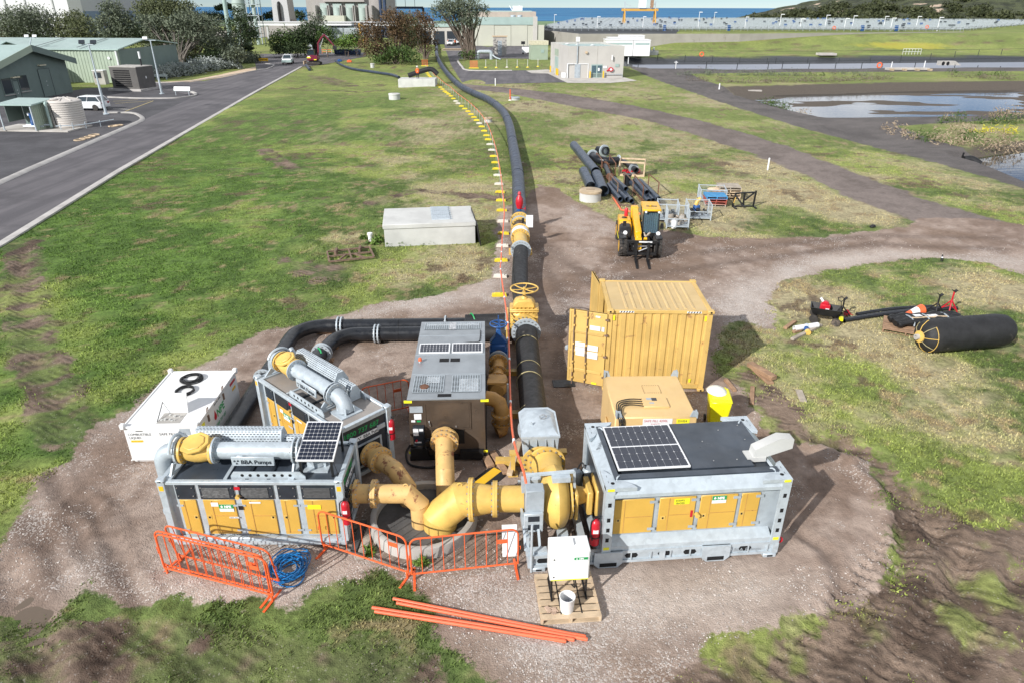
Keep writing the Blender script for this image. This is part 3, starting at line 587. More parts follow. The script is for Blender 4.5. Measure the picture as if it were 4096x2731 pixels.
# ================================================================= SMALL PUMP SETS
def pumpset(label,loc,rz,roofmat,sun):
    T=thing('pump_set',label,'pump set',loc,rz)
    L,Wd,Hh=1.83,.70,1.75
    s=MB().bx(-L,L,-Wd-.03,-Wd+.10,.06,.20).bx(-L,L,Wd-.10,Wd+.03,.06,.20)
    for x in (-1.0,-.25,.6,1.35): s.bx(x-.05,x+.05,-Wd+.1,Wd-.1,.08,.18)
    s.bx(-L-.02,L+.02,-Wd-.09,-Wd-.03,.17,.21)
    for x in (-.62,.32):
        for k in (0,.42): s.prism([(x+k,.07),(x+k+(.16 if not k else -.0),.07),(x+k+.06,-.02),(x+k+.02,-.02)],-Wd-.03,-Wd+.12,'xz')
    s.ob('skid','galv',T)
    f=MB()
    for sx in (-1,1):
        for sy in (-1,1): f.bx(sx*L-.075,sx*L+.075,sy*Wd-.075,sy*Wd+.075,.2,Hh)
    for sy in (-1,1): f.bx(-L+.075,L-.075,sy*(Wd-.0)-.05,sy*(Wd)+.05,Hh-.09,Hh-.005).bx(-L+.075,L-.075,sy*Wd-.06,sy*Wd+.04,.2,.27)
    for sx in (-1,1): f.bx(sx*L-.05,sx*L+.05,-Wd+.075,Wd-.075,Hh-.12,Hh-.004).bx(sx*L-.05,sx*L+.05,-Wd+.075,Wd-.075,.2,.3)
    f.ob('corner_frame','galv',T,bevel=.012)
    # corner castings
    for sx in (-1,1):
        for sy in (-1,1):
            c=MB().bx(sx*L-.09,sx*L+.09,sy*Wd-.09,sy*Wd+.09,Hh-.02,Hh+.05).ob('corner_casting','galv',T,bevel=.02)
            MB().bx(sx*L-.03,sx*L+.03,sy*(Wd+.001)-.094,sy*(Wd)+.094,Hh-.0,Hh+.03).ob('slot','dark_interior',c)
    for sx in (-1,1): MB().bx(sx*L-.045,sx*L+.045,-Wd-.079,-Wd-.074,Hh-.22,Hh-.10).ob('reflector','amber_label',T)
    MB().bx(-L+.06,L-.06,-Wd+.055,Wd-.055,.21,Hh-.10).ob('body','galv',T)
    MB().bx(-L+.05,L-.05,-Wd+.052,Wd-.052,Hh-.098,Hh-.05).ob('roof',roofmat,T)
    # front and rear doors with dark ventilation panels above
    frac=[(.062,.158,0),(.198,.383,1),(.423,.609,1),(.648,.741,0),(.783,.965,1)]
    for sy in (-1,1):
        for i,(a,b,lv) in enumerate(frac):
            x0=-L+.02+a*(2*L-.04); x1=-L+.02+b*(2*L-.04); y=sy*(Wd-.055)
            ya,yb=(y-.03,y) if sy<0 else (y,y+.03)
            d=MB().bx(x0,x1,ya,yb,.30,1.22).ob('door','yellow_door',T,bevel=.01)
            yo=sy*.033; w_=x1-x0
            r=MB(); r.bx(x0+w_*.02,x1-w_*.02,y+yo-.004,y+yo+.004,.36,.375)
            r.bx(x0+w_*.26,x0+w_*.26+.014,y+yo-.004,y+yo+.004,.34,1.2)
            if lv: r.bx(x0+w_*.27+.02,x1-w_*.04,y+yo-.004,y+yo+.004,.80,.815)
            r.ob('pressing','ochre_pipe',d)
            hx=x1-.07 if i in (0,2,4) else x0+.07
            MB().bx(hx-.045,hx+.045,y+sy*.031-.006,y+sy*.031+.006,.72,.82).ob('latch_recess','yellow_paint',d); MB().bx(hx-.015,hx+.018,y+sy*.04-.008,y+sy*.04+.008,.75,.79).ob('latch','black',d)
            gx_=x0 if hx>(x0+x1)/2 else x1
            for z in (.42,1.08): MB().bx(gx_-.07,gx_+.07,y+sy*.034-.008,y+sy*.034+.008,z-.022,z+.022).ob('hinge','galv_dull',d)
            v=MB().bx(x0-.02,x1+.02,ya,yb,1.245,1.62).ob('vent_panel','dark_panel',T)
            bl=MB()
            for bx_ in (x0+.02,x1-.02):
                for z in (1.33,1.54): bl.cyl((bx_,y+sy*.03,z),(bx_,y+sy*.045,z),.013,6)
            bl.ob('bolt','bolt',v)['kind']='stuff'
            if lv:
                for k in range(7):
                    z=1.30+k*.036; yy=y+sy*.031
                    MB().prism([(yy-sy*.002,z),(yy+sy*.016,z-.008),(yy+sy*.016,z-.002),(yy-sy*.002,z+.018)],x0+.03,x1-.08,'yz').ob('louvre_slat','black',v)
        if sy<0:
            y=-Wd+.055-.036
            npe_badge(T,(-.70+.08,y-.004,1.02),face_y(),.30,.19)
            x=1.23; MB().bx(x-.14,x+.14,y-.004,y,.99,1.10).ob('unit_label','yellow_label',T)
            MB().bx(-.93,-.78,y-.004,y,1.06,1.16).ob('notice','white_label',T); MB().bx(-.52+.4,-.28+.4,y-.004,y,1.14,1.18).ob('notice','white_label',T); MB().bx(-.60,-.40,y-.004,y,.74,.78).ob('notice','white_label',T); text('DIESEL ONLY',.03,'dark_panel',T,(-.59,y-.006,.748),face_y())
            MB().bx(-.37,-.25,y-.018,y-.014,1.50,1.58).ob('stop_notice','red',T); MB().cyl((-.31,y-.02,1.35),(-.31,y-.09,1.35),.045,12).ob('stop_button','yellow_paint',T); MB().bx(-.36,-.27,y-.02,y-.01,.98,1.08).ob('key_switch','black',T)
    # ---- discharge pipe on the roof
    zr=Hh-.05; zp=zr+.36; yp=-.08; r=.185
    pp=MB().cyl((-.88,yp,zp),(.82,yp,zp),r,28).ob('discharge_pipe','galv',T)
    for x in (-.88,.80,.90): flange(pp,(x,yp,zp),(1,0,0),.285,.035,14,'galv')
    MB().tube(arc((.92,yp,zp-.36),.36,math.pi/2,.12,8,(1,0,0),(0,0,1)),r,24).ob('elbow','galv_dull',pp)
    MB().prism([(1.0,yp-.30),(1.52,yp-.30),(1.52,yp+.30),(1.0,yp+.30)],zr+.0,zr+.035,'xy').ob('base_plate','galv',pp)
    for a in (-.6,.6): MB().prism([(yp+a*.2-.01,zr+.03),(yp+a*.2+.01,zr+.03),(yp+a*.2+.01,zr+.2),(yp+a*.2-.01,zr+.2)],1.05,1.45,'yz').ob('gusset','galv',pp)
    # check valve
    cv=MB().lathe([(.19,0),(.215,.1),(.25,.28),(.25,.42),(.215,.58),(.19,.68)],(-1.58,yp,zp),(1,0,0),24).ob('check_valve','yellow_paint',T)
    flange(cv,(-1.57,yp,zp),(1,0,0),.285,.05,12,'yellow_paint'); flange(cv,(-.93,yp,zp),(1,0,0),.285,.05,12,'yellow_paint')
    hexp=[(.30*math.cos(k*math.pi/4+.39)*(1.12),.26*math.sin(k*math.pi/4+.39)) for k in range(8)]
    lid=MB().prism(hexp,0,.07,'xy').ob('valve_lid','yellow_paint',cv,(-1.24,yp-.07,zp+.20),(R(22),R(-12),R(8)),bevel=.015)
    MB().prism([(p[0]*.72,p[1]*.72) for p in hexp],.07,.10,'xy').ob('lid_dome','yellow_paint',cv,(-1.24,yp-.07,zp+.20),(R(22),R(-12),R(8)),bevel=.02)
    MB().cyl((-1.08,yp-.22,zp+.20),(-.98,yp+.06,zp+.26),.05,10).ob('hinge_boss','yellow_paint',cv)
    # down pipe at the blind end
    dpth=[(-1.60,yp,zp),(-1.72,yp,zp)]+arc((-1.76,yp,zp-.30),.30,math.pi/2,math.pi,7,(1,0,0),(0,0,1))[1:]+[(-2.06,yp,.55)]
    dp=MB().tube(dpth,.175,22).ob('down_pipe','galv_dull',T); flange(dp,(-1.66,yp,zp),(1,0,0),.285,.04,12,'galv'); flange(dp,(-2.06,yp,.52),(0,0,1),.26,.05,12,'galv')
    # saddle, arched bracket, lifting plates with holes, cross members
    for x in (-1.70,.83):
        mb=MB()
        for s in (-1,1): mb.prism([(yp+s*.20,zp-.22),(yp+s*.30,zp-.12),(yp+s*.52,zr+.02),(yp+s*.40,zr+.02)],x-.02,x+.02,'yz')
        mb.prism([(-Wd+.02,zr+.0),(Wd-.02,zr+.0),(Wd-.02,zr+.05),(-Wd+.02,zr+.05)],x-.06,x+.06,'yz').ob('saddle','galv',T)
    MB().tube(arc((-1.72,yp,zp),.33,.35,math.pi-.35,12,(0,1,0),(0,0,1)),.035,8).ob('hoop','galv',T)
    for s in (-1,1):
        y=s*(Wd-.10); pl=MB().prism([(-.42,zr),(1.12,zr),(1.12,zr+.08),(1.02,zr+.19),(-.36,zr+.19),(-.42,zr+.10)],y-.012,y+.012,'xz').ob('lifting_plate','galv',T)
        for k in range(7): MB().cyl((-.18+k*.165,y-.0135,zr+.11),(-.18+k*.165,y+.0135,zr+.11),.036,12).ob('hole','dark_interior',pl)
    for x in (-.55,-.1,.35): MB().bx(x-.035,x+.035,-Wd+.08,Wd-.08,zr+.001,zr+.03).ob('cross_member','galv' if x<-.3 else 'dark_panel',T)
    # sign box on the pipe
    sg=MB().bx(-.47,.43,yp-r-.10,yp-r-.06,zp-.20,zp+.03).prism([(-.36,zp+.03),(-.20,zp+.03),(-.23,zp+.06),(-.33,zp+.06)],yp-r-.10,yp-r-.06,'xz').ob('name_plate','galv',T,bevel=.015)
    text('BBA Pumps',.135,'dark_panel',sg,(-.27,yp-r-.104,zp-.14),face_y(),bold=.004); fan_emblem(sg,(-.36,yp-r-.104,zp-.09),face_y(),.065)
    # perforated exhaust guard
    def guard(x0,x1,w,h,yc):
        prof=[(yc-w*.5,zr+.02),(yc-w*.5,zr+h*.62),(yc-w*.22,zr+h),(yc+w*.22,zr+h),(yc+w*.5,zr+h*.62),(yc+w*.5,zr+.02)]
        g=MB().prism(prof,x0,x1,'yz').ob('exhaust_guard','galv',T)
        ns=MB(); nx2=int((x1-x0)/.075)
        for (p,q) in ((prof[0],prof[1]),(prof[1],prof[2]),(prof[2],prof[3])):
            dy,dz=q[0]-p[0],q[1]-p[1]; ln=math.hypot(dy,dz); nn=(dz/ln,-dy/ln); nn=(-nn[0],-nn[1]) if nn[0]*(yc-p[0])+nn[1]*(zr-p[1])>0 else nn
            k=max(2,int(ln/.05))
            for j in range(k):
                f=(j+.5)/k; y=p[0]+dy*f+nn[0]*.002; z=p[1]+dz*f+nn[1]*.002; u=(dy/ln*.008,dz/ln*.008)
                for i in range(nx2):
                    xx=x0+.03+i*.075+(.037 if j%2 else 0)
                    if xx+.05<x1: ns.quad((xx,y-u[0],z-u[1]),(xx+.045,y-u[0],z-u[1]),(xx+.045,y+u[0],z+u[1]),(xx,y+u[0],z+u[1]))
        o=ns.ob('perforation','dark_interior',g); o['kind']='stuff'
        return g
    guard(-1.45,.42,.42,.60,.40); guard(.42,.98,.30,.42,.40)
    MB().tube([(-1.45,.36,zr+.22),(-1.62,.36,zr+.30),(-1.86,.34,zr+.50)],.07,12,caps=False).ob('exhaust_tip','galv_dull',T)
    # pump end
    e=MB().bx(L-.045,L+.0,-Wd+.078,Wd-.078,.31,Hh-.13).ob('end_panel','dark_panel',T)
    MB().bx(L,L+.006,-.26,.42,Hh-.56,Hh-.44).ob('name_strip','white_label',e); text('BBA Pumps',.115,'dark_panel',e,(L+.009,-.05,Hh-.54),face_x(),bold=.002); fan_emblem(e,(L+.009,-.16,Hh-.50),face_x(),.05)
    text('1800 737 687',.185,'green_text',e,(L+.006,-.60,Hh-.36),face_x(),bold=.003)
    fr=MB()
    for (a0,a1,z0,z1) in ((-.36,.46,.42,.47),(-.36,.46,1.02,1.07),(-.36,-.31,.47,1.02),(.41,.46,.47,1.02)): fr.bx(L,L+.02,a0,a1,z0,z1)
    fr.ob('pump_opening_frame','galv',e); MB().bx(L,L+.02,-.60,-.36,1.12,1.24).ob('socket','galv',e); MB().bx(L+.02,L+.05,-.54,-.42,1.14,1.22).ob('plug','black',e); MB().bx(L,L+.02,.36,.60,1.24,1.36).ob('socket','galv',e)
    MB().tube(smooth([(L+.05,-.5,1.16),(L+.10,-.52,.9),(L+.09,-.48,.6),(L+.12,-.5,.25),(L+.10,-.3,.1)]),.025,8).ob('power_cable','black',e)
    MB().prism([(-.69,zr-.1),(-.69,zr-.1)],0,0,'xy') if False else None
    if sun:
        st=MB()
        for x in (1.02,1.66):
            st.bar((x,-.50,zr),(x,-.50,zr+.42),.045); st.bar((x,.42,zr),(x,.42,zr+.66),.045); st.bar((x,-.55,zr+.40),(x,.46,zr+.66),.04)
        st.bar((1.02,-.50,zr+.40),(1.66,-.50,zr+.40),.04); st.ob('panel_stand','black',T)
        solar(T,.78,1.08,8,10,(1.34,-.04,zr+.58),(R(14.5),0,0),.010)
        MB().cyl((1.78,-.5,zr),(1.62,-.55,zr+.95),.006,5).ob('aerial','black',T)
    return T
pA=pumpset('galvanised pump set with yellow doors and raised solar panel, beside orange barriers',(-5.38,12.08,0),0,'dark_roof',True)
pB=pumpset('galvanised pump set with grey roof, turned towards the well, reading 1800 737 687',(-4.86,15.02,0),R(-43),'grey_roof',False)
extinguisher('red fire extinguisher on the corner of the pump set with raised solar panel',(-3.46,11.28,.72))
extinguisher('red fire extinguisher hung beside the green phone number',(-2.98,14.28,.82))
# bundle of black leads by the extinguisher
mb=MB(); rnd=random.Random(3)
for k in range(7):
    c=Vector((-3.46+rnd.uniform(-.05,.05),11.5+rnd.uniform(-.04,.04),1.2+rnd.uniform(-.1,.1))); mb.tube([c+Vector((.03*math.sin(3*a),.10*math.cos(a),.22*math.sin(a))) for a in [2*math.pi*i/18 for i in range(18)]],.010,5,closed=True)
tag(mb.ob('cable_bundle','black'),'black leads looped on the end of the pump set with raised solar panel','cable')
# ================================================================= SUCTION PIPES
def suction(label,mat,path,r,flanges,n=26,extra=None):
    t=thing('suction_pipe',label,'pipe',(path[0][0],path[0][1],0)); off=Vector((path[0][0],path[0][1],0))
    pp=[Vector(p)-off for p in path]
    for i in range(len(pp)-1):
        a,b=pp[i],pp[i+1]; rr=r if not isinstance(r,list) else r[i]; rb=r if not isinstance(r,list) else r[i+1]
        d=(b-a).normalized(); ends=[]
        for k,(p,r_,j) in enumerate(((a,rr,i-1),(b,rb,i+1))):        # mitred ends
            e=d if not 0<=j<len(pp)-1 else (pp[j+1]-pp[j]).normalized(); nn=(d+e).normalized(); u=Vector((0,0,1)) if abs(d.z)<.75 else Vector((0,1,0)); u=(u-d*u.dot(d)).normalized(); w_=d.cross(u)
            for q in range(n): o_=(u*math.cos(2*math.pi*q/n)+w_*math.sin(2*math.pi*q/n))*r_; ends.append(p+o_-d*(o_.dot(nn)/d.dot(nn)))
        MB().add(ends,[(q,(q+1)%n,n+(q+1)%n,n+q) for q in range(n)],True).ob('pipe_section',mat,t)
    for i,f,ra in flanges:
        a,b=pp[i],pp[i+1]; c=a+(b-a)*f; flange(t,c,(b-a),ra,.055,16,mat)
    return t
zs=.92
s1=suction('tan rust-streaked suction pipe running straight from the pump set with raised solar panel','tan_pipe',[(-3.52,12.0,zs),(-2.28,12.0,zs),(-2.02,11.97,zs-.28),(-2.0,11.95,-1.6)],.21,[(0,.10,.31),(0,.40,.31),(0,.44,.31)])
bx_,by_=-4.86+.731*1.83,15.02-.682*1.83
s2=suction('tan rust-streaked suction pipe with blue paint mark, from the grey-roofed pump set','tan_pipe',[(bx_+.05,by_-.04,.80),(bx_+.80,by_-.75,.80),(bx_+1.12,by_-1.04,.50),(bx_+1.13,by_-1.06,-1.6)],.21,[(0,.13,.32),(0,.42,.32),(0,.48,.32)])
o=MB().tube(arc((bx_+.62-s2.location.x,by_-.55-s2.location.y,.80),.214,R(40),R(62),4,(.1,.0,.99),(-.6,-.6,0)),.02,6).ob('paint_mark','blue_valve',s2)
s3=suction('tan suction pipe sloping down from the brown steel pump enclosure','tan_pipe',[(-1.66,14.5,.82),(-1.66,14.1,.80),(-1.58,13.3,.52),(-1.54,12.86,.10),(-1.52,12.80,-1.6)],.225,[(0,.55,.35),(0,.95,.35)])
s4=suction('large bright yellow suction pipe with mitred bend, from the biggest pump set','yellow_paint',[(.28,11.98,.80),(-.34,11.98,.80),(-.86,11.98,.78),(-1.12,11.98,.78),(-1.58,11.92,.36),(-1.62,11.88,-1.6)],[.29,.29,.375,.375,.375,.375],[(0,.98,.40),(0,1.06,.40),(1,.98,.48),(1,1.06,.48)])
for (p,z) in (((-2.30,12.0),zs+.21),((-1.12,11.98),1.17)):
    MB().tube([(p[0]-s1.location.x+.05*math.cos(a),p[1]-s1.location.y,z+.05*math.sin(a)) for a in [2*math.pi*i/12 for i in range(12)]],.016,6,closed=True).ob('lifting_eye','tan_pipe' if z<1.15 else 'yellow_paint',s1 if z<1.15 else None,None if z<1.15 else (s1.location.x,s1.location.y,0)).parent=(s1 if z<1.15 else s4)
for o in s4.children:
    if o.name.startswith('lifting_eye'): o.location=(s1.location.x-s4.location.x,s1.location.y-s4.location.y,0)
# ================================================================= BROWN STEEL PUMP ENCLOSURE
T=thing('pump_enclosure','old brown steel pump enclosure with grey roof, mesh vents and two solar panels','pump set',(-1.70,16.85,0),R(2.2))
hx,hy,Hs=.96,2.28,1.78
MB().prism([(-hx,.12),(hx,.12),(hx,.75),(hx-.03,Hs),(-hx+.03,Hs),(-hx,.75)],-hy,hy,'xz').ob('casing','steel_brown',T,bevel=.01)
MB().bx(-hx-.03,-hx+.1,-hy-.05,hy,.0,.14).bx(hx-.1,hx+.03,-hy-.05,hy,0,.14).bx(-hx+.1,hx-.1,-hy-.05,-hy+.1,0,.14).ob('skid','black',T)
rf=MB().bx(-hx-.01,hx+.01,-hy-.02,hy+.02,Hs,Hs+.03).ob('roof','steel_grey',T)
for y in (-1.02,.10,1.30): MB().bx(-hx,hx,y-.008,y+.008,Hs+.03,Hs+.036).ob('roof_seam','galv_dull',rf)
def mesh_vent(x0,x1,y0,y1,foil):
    v=MB().bx(x0,x1,y0,y1,Hs+.0305,Hs+.034).ob('vent_opening','dark_interior',rf)
    if foil: MB().bx(*foil,Hs+.0345,Hs+.037).ob('foil_lagging','foil',rf)
    g=MB(); k=max(2,int((x1-x0)/.062)); l=max(2,int((y1-y0)/.062))
    for i in range(k+1): x=x0+(x1-x0)*i/k; g.bx(x-.006,x+.006,y0,y1,Hs+.045,Hs+.053)
    for j in range(l+1): y=y0+(y1-y0)*j/l; g.bx(x0,x1,y-.006,y+.006,Hs+.047,Hs+.055)
    g.ob('wire_mesh','galv',rf)
mesh_vent(-.86,-.10,-1.98,-1.12,(-.55,-.20,-1.5,-1.16)); mesh_vent(.12,.84,-1.98,-1.12,(.30,.80,-1.95,-1.3)); mesh_vent(-.84,-.06,1.72,2.16,(-.80,-.1,2.0,2.14)); mesh_vent(.04,.84,1.72,2.16,(.1,.80,1.98,2.14)); MB().bx(-.10,.10,1.70,2.18,Hs+.036,Hs+.058).ob('foil_strip','foil',rf)
MB().cyl((-.58,-1.72,Hs+.036),(-.58,-1.72,Hs+.07),.115,18).ob('exhaust_cap','rusty',rf); 
for (x0,x1,y0,y1) in ((-.28,-.02,-.34,-.14),(.02,.28,-.34,-.14),(-.22,.12,-2.20,-2.06)): 
    MB().bx(x0,x1,y0,y1,Hs+.031,Hs+.036).ob('lifting_slot','dark_interior',rf)
solar(T,.86,.50,9,4,(-.45,.42,Hs+.075),(R(4),0,0),.012,False); solar(T,.86,.50,9,4,(.47,.42,Hs+.075),(R(4),0,0),.012,False)
bcn=MB().lathe([(.055,0),(.055,.03),(.05,.04)],(-.80,-.32,Hs+.03)).ob('beacon','steel_bright',T); MB().lathe([(.052,.04),(.05,.10),(.03,.13),(0,.135)],(-.80,-.32,Hs+.03)).ob('amber_lens','orange',bcn)
MB().tube(smooth([(.1,.72,Hs+.05),(.5,.80,Hs+.05),(.78,.84,Hs+.05),(.83,1.1,Hs+.05),(.84,1.6,Hs+.05)]),.014,6).ob('conduit','black',T)
fy=-hy-.002
dr=MB().bx(-.52,.56,fy-.012,fy,.95,1.66).ob('front_hatch','steel_brown',T,bevel=.006)
fr=MB()
for a in ((-.56,.60,1.66,1.70),(-.56,.60,.91,.95),(-.56,-.52,.95,1.66),(.56,.60,.95,1.66)): fr.bx(a[0],a[1],fy-.02,fy,a[2],a[3])
fr.ob('hatch_frame','steel_brown',dr); MB().tube([(-.45,fy-.03,1.18),(-.45,fy-.05,1.16),(-.43,fy-.05,1.04)],.012,6).ob('hatch_handle','steel_bright',dr); MB().cyl((.22,fy-.03,1.0),(.22,fy-.012,1.0),.025,10).ob('latch','steel_bright',dr)
for (x0,x1,z0,z1,mt) in ((-.92,-.60,1.42,1.60,'galv_dull'),(-.82,-.64,1.22,1.38,'white_label'),(-.90,-.80,1.14,1.2,'white_label'),(-.76,-.66,1.14,1.19,'green_label')): MB().bx(x0,x1,fy-.006,fy,z0,z1).ob('notice',mt,T)
cb=MB().bx(-.86,-.58,fy-.16,fy,.52,1.06).ob('control_box','dark_panel',T,bevel=.01)
for (x0,x1,z0,z1,mt) in ((-.85,-.72,.94,1.04,'white_label'),(-.70,-.60,.97,1.04,'white_label'),(-.85,-.72,.84,.92,'white_label'),(-.83,-.66,.62,.66,'white_label')): MB().bx(x0,x1,fy-.164,fy-.16,z0,z1).ob('notice',mt,cb)
MB().cyl((-.78,fy-.16,.70),(-.78,fy-.20,.70),.03,10).ob('stop_button','red',cb)
MB().bx(-.38,.42,fy-.02,fy,.48,.90).ob('pump_opening','black',T)
for s in (-1,1):
    MB().bx(s*.95-.1,s*.95+.1,fy-.008,fy+.01,1.70,1.77).ob('reflector','yellow_label',T); MB().bx(s*.92-.09,s*.92+.09,fy-.05,fy-.04,.22,.28).ob('reflector','yellow_label',T)
MB().bx(-.96,-.5,fy-.10,fy,.06,.40).ob('battery_tray','black',T); MB().bx(.30,.9,fy-.12,fy,.05,.30).ob('battery_tray','black',T)
mb=MB()
for k in range(6):
    c=Vector((-.46,fy-.20-.012*k,.62)); mb.tube([c+Vector((.14*math.cos(a)*(1-.05*k),.03*math.sin(3*a+k),.17*math.sin(a)*(1-.04*k))) for a in [2*math.pi*i/20 for i in range(20)]],.012,5,closed=True)
mb.ob('cable_coil','black',T)
MB().tube(smooth([(-.95,fy+.05,.45),(-1.08,fy-.05,.25),(-1.0,fy-.25,.05),(-.6,fy-.4,.03),(-.2,fy-.35,.03)]),.03,8).ob('drain_hose','black',T)
# ================================================================= BIGGEST PUMP SET
T=thing('large_pump_set','largest pump set, pale galvanised frame with flat solar roof and four yellow doors','pump set',(3.66,12.10,0),R(5.0))
hx,hy,z0,zt=1.90,1.18,.36,1.98
# skid: beams running under the volute to the left
sk_=MB()
for sy in (-1,1):
    y=sy*(hy-.06); sk_.bx(-3.42,hx,y-.05,y+.05,.08,.14).bx(-3.42,hx,y-.05,y+.05,.33,.40).bx(-3.42,hx,y-.015,y+.015,.14,.33)
    x=-3.36
    while x<hx: sk_.bx(x-.012,x+.012,y-.05,y+.05,.14,.33); x+=.42
for x in (-3.37,-2.2,-1.9,-.6,.8,1.85): sk_.bx(x-.06,x+.06,-hy+.0,hy-.0,.10,.36)
sk_.ob('skid','galv',T)
for x in (-1.75,.55):
    p=MB().prism([(x-.30,.40),(x+.30,.40),(x+.30,.10),(x+.20,.0),(x-.20,.0),(x-.30,.10)],-hy-.03,-hy+.03,'xz').ob('fork_pocket','galv',T); MB().bx(x-.18,x+.18,-hy-.034,-hy-.03,.03,.13).ob('pocket_opening','dark_interior',p)
for x in (-3.1,-1.25,-.55,0.0,1.2):
    MB().prism([(x-.14,.24),(x-.1,.30),(x+.1,.30),(x+.14,.24),(x+.1,.18),(x-.1,.18)],-hy+.035,-hy+.043,'xz').ob('oval_hole','dark_interior',T)
text('BBA Pumps',.13,'galv_dull',T,(.92,-hy-.005+.015,.19),face_y()); fan_emblem(T,(.86,-hy+.008,.24),face_y(),.05,'galv_dull')
for x in (-3.2,1.75):
    f=MB().bx(x-.14,x+.14,-hy-.02,-hy+.16,-.01,.09).ob('foot','galv',T,bevel=.015); MB().bx(x-.06,x+.06,-hy-.024,-hy-.02,.02,.06).ob('slot','dark_interior',f)
# frame
def post(x,y,sx,sy):
    p=MB().prism([(x-sx*.19,y),(x,y),(x,y+sy*.19),(x-sx*.05,y+sy*.19),(x-sx*.19,y+sy*.05)] if sx*sy>0 else [(x,y),(x-sx*.19,y),(x-sx*.19,y+sy*.05),(x-sx*.05,y+sy*.19),(x,y+sy*.19)],z0+.02,zt-.02,'xy').ob('corner_post','galv',T)
    yf=y-sy*.003
    for z in (.72,.98,1.24,1.62): MB().bx(x-sx*.095-.035,x-sx*.095+.035,min(y,yf),max(y,yf),z-.05,z+.05).ob('slot','dark_interior',p)
    MB().bx(x-sx*.09-.06,x-sx*.09+.06,min(y,y-sy*.004),max(y,y-sy*.004),z0+.10,z0+.17).ob('reflector','yellow_label',p)
for sx in (-1,1):
    for sy in (-1,1): post(sx*hx,sy*hy,sx,-sy)
# sloping top rails
r1=MB().prism([(-hy-.0,zt-.20),(-hy+.08,zt-.20),(-hy+.28,zt+.02),(-hy+.24,zt+.06),(-hy-.0,zt-.12)],-hx+.16,hx-.16,'yz').ob('side_rail','galv',T); MB().prism([(hy,zt-.20),(hy-.08,zt-.20),(hy-.28,zt+.02),(hy-.24,zt+.06),(hy,zt-.12)],-hx+.16,hx-.16,'yz').ob('side_rail','galv',T)
r2=MB().prism([(-hx,zt-.20),(-hx+.08,zt-.20),(-hx+.26,zt+.02),(-hx+.22,zt+.06),(-hx,zt-.10)],-hy+.16,hy-.16,'xz').ob('end_rail','galv',T); MB().prism([(hx,zt-.20),(hx-.08,zt-.20),(hx-.26,zt+.02),(hx-.22,zt+.06),(hx,zt-.10)],-hy+.16,hy-.16,'xz').ob('end_rail','galv',T)
pl=text('BBA Pumps',.12,'dark_panel',T,(-hx+.085,.28,zt-.055),(R(0),R(-52),R(-90)))
for sx in (-1,1):
    for sy in (-1,1):
        c=MB().prism([(0,0),(.62,0),(.56,.10),(.34,.26),(.26,.34),(.10,.56),(0,.62)],zt-.03,zt+.055,'xy')
        o=c.ob('lifting_corner','galv',T,(sx*hx,sy*hy,0)); o.scale=(-sx,-sy,1)
        MB().cyl((-sx*0+.16,.16,zt+.05),(.16,.16,zt+.059),.04,12).ob('lifting_hole','dark_interior',o)
        MB().tube(arc((.30,.30,zt+.05),.06,0,math.pi,8,(.7,.7,0),(0,0,1)),.018,6).ob('lug','galv',o)
        q=MB()
        for k in (-1,1): q.bx(.08+.0,.085,.30+k*.09-.03,.30+k*.09+.03,zt+.056,zt+.06)
        q.bx(-.004,.0,.04,.16,zt-.02,zt+.03).ob('casting_slot','dark_interior',o)
        MB().bx(.03,.17,-.004,0,zt-.02,zt+.035).ob('reflector','yellow_label',o)
MB().bx(-hx+.03,hx-.03,-hy+.03,-hy+.09,z0+.04,z0+.16).prism([(-hy+.02,z0+.16),(-hy+.30,z0+.34),(-hy+.30,z0+.30),(-hy+.06,z0+.12)],-hx+.19,hx-.19,'yz').ob('sill','galv',T)
MB().bx(-hx+.10,hx-.08,-hy+.22,hy-.12,z0,zt-.06).ob('body','galv_dull',T)
for i,(a,b) in enumerate(((-1.66,-.83),(-.72,.04),(.14,.92),(1.0,1.40))):
    y=-hy+.215; d=MB().bx(a,b,y-.03,y,.70,1.58).ob('door','yellow_door',T,bevel=.012)
    w_=b-a; MB().bx(a+w_*.26,a+w_*.26+.014,y-.034,y-.028,.72,1.56).bx(a+w_*.3,b-.03,y-.034,y-.028,1.12,1.134).ob('pressing','ochre_pipe',d)
    MB().bx(a+w_*.12-.05,a+w_*.12+.05,y-.04,y-.028,1.02,1.12).ob('latch_recess','yellow_paint',d); MB().bx(a+w_*.12-.015,a+w_*.12+.015,y-.05,y-.04,1.05,1.09).ob('latch','black',d)
    for z in (.80,1.50): MB().bx(b-.10,b+.06,y-.045,y-.03,z-.03,z+.03).ob('hinge','galv_dull',d)
y=-hy+.183
npe_badge(T,(.52,y-.004,1.47),face_y(),.30,.19); u=MB().bx(-.42,-.10,y-.006,y,1.40,1.54).ob('unit_label','yellow_label',T); text('555092',.065,'dark_panel',u,(-.40,y-.009,1.475),face_y()); text('BA500',.065,'dark_panel',u,(-.38,y-.009,1.41),face_y())
MB().cyl((.085,y,1.12),(.085,y-.08,1.12),.05,12).ob('stop_button','yellow_paint',T); MB().bx(-.05,-.0,y-.006,y,1.05,1.22).ob('notice','red',T)
# end facing the pump
MB().bx(-hx+.06,-hx+.10,-hy+.25,hy-.25,.5,zt-.16).ob('end_panel','dark_panel',T)
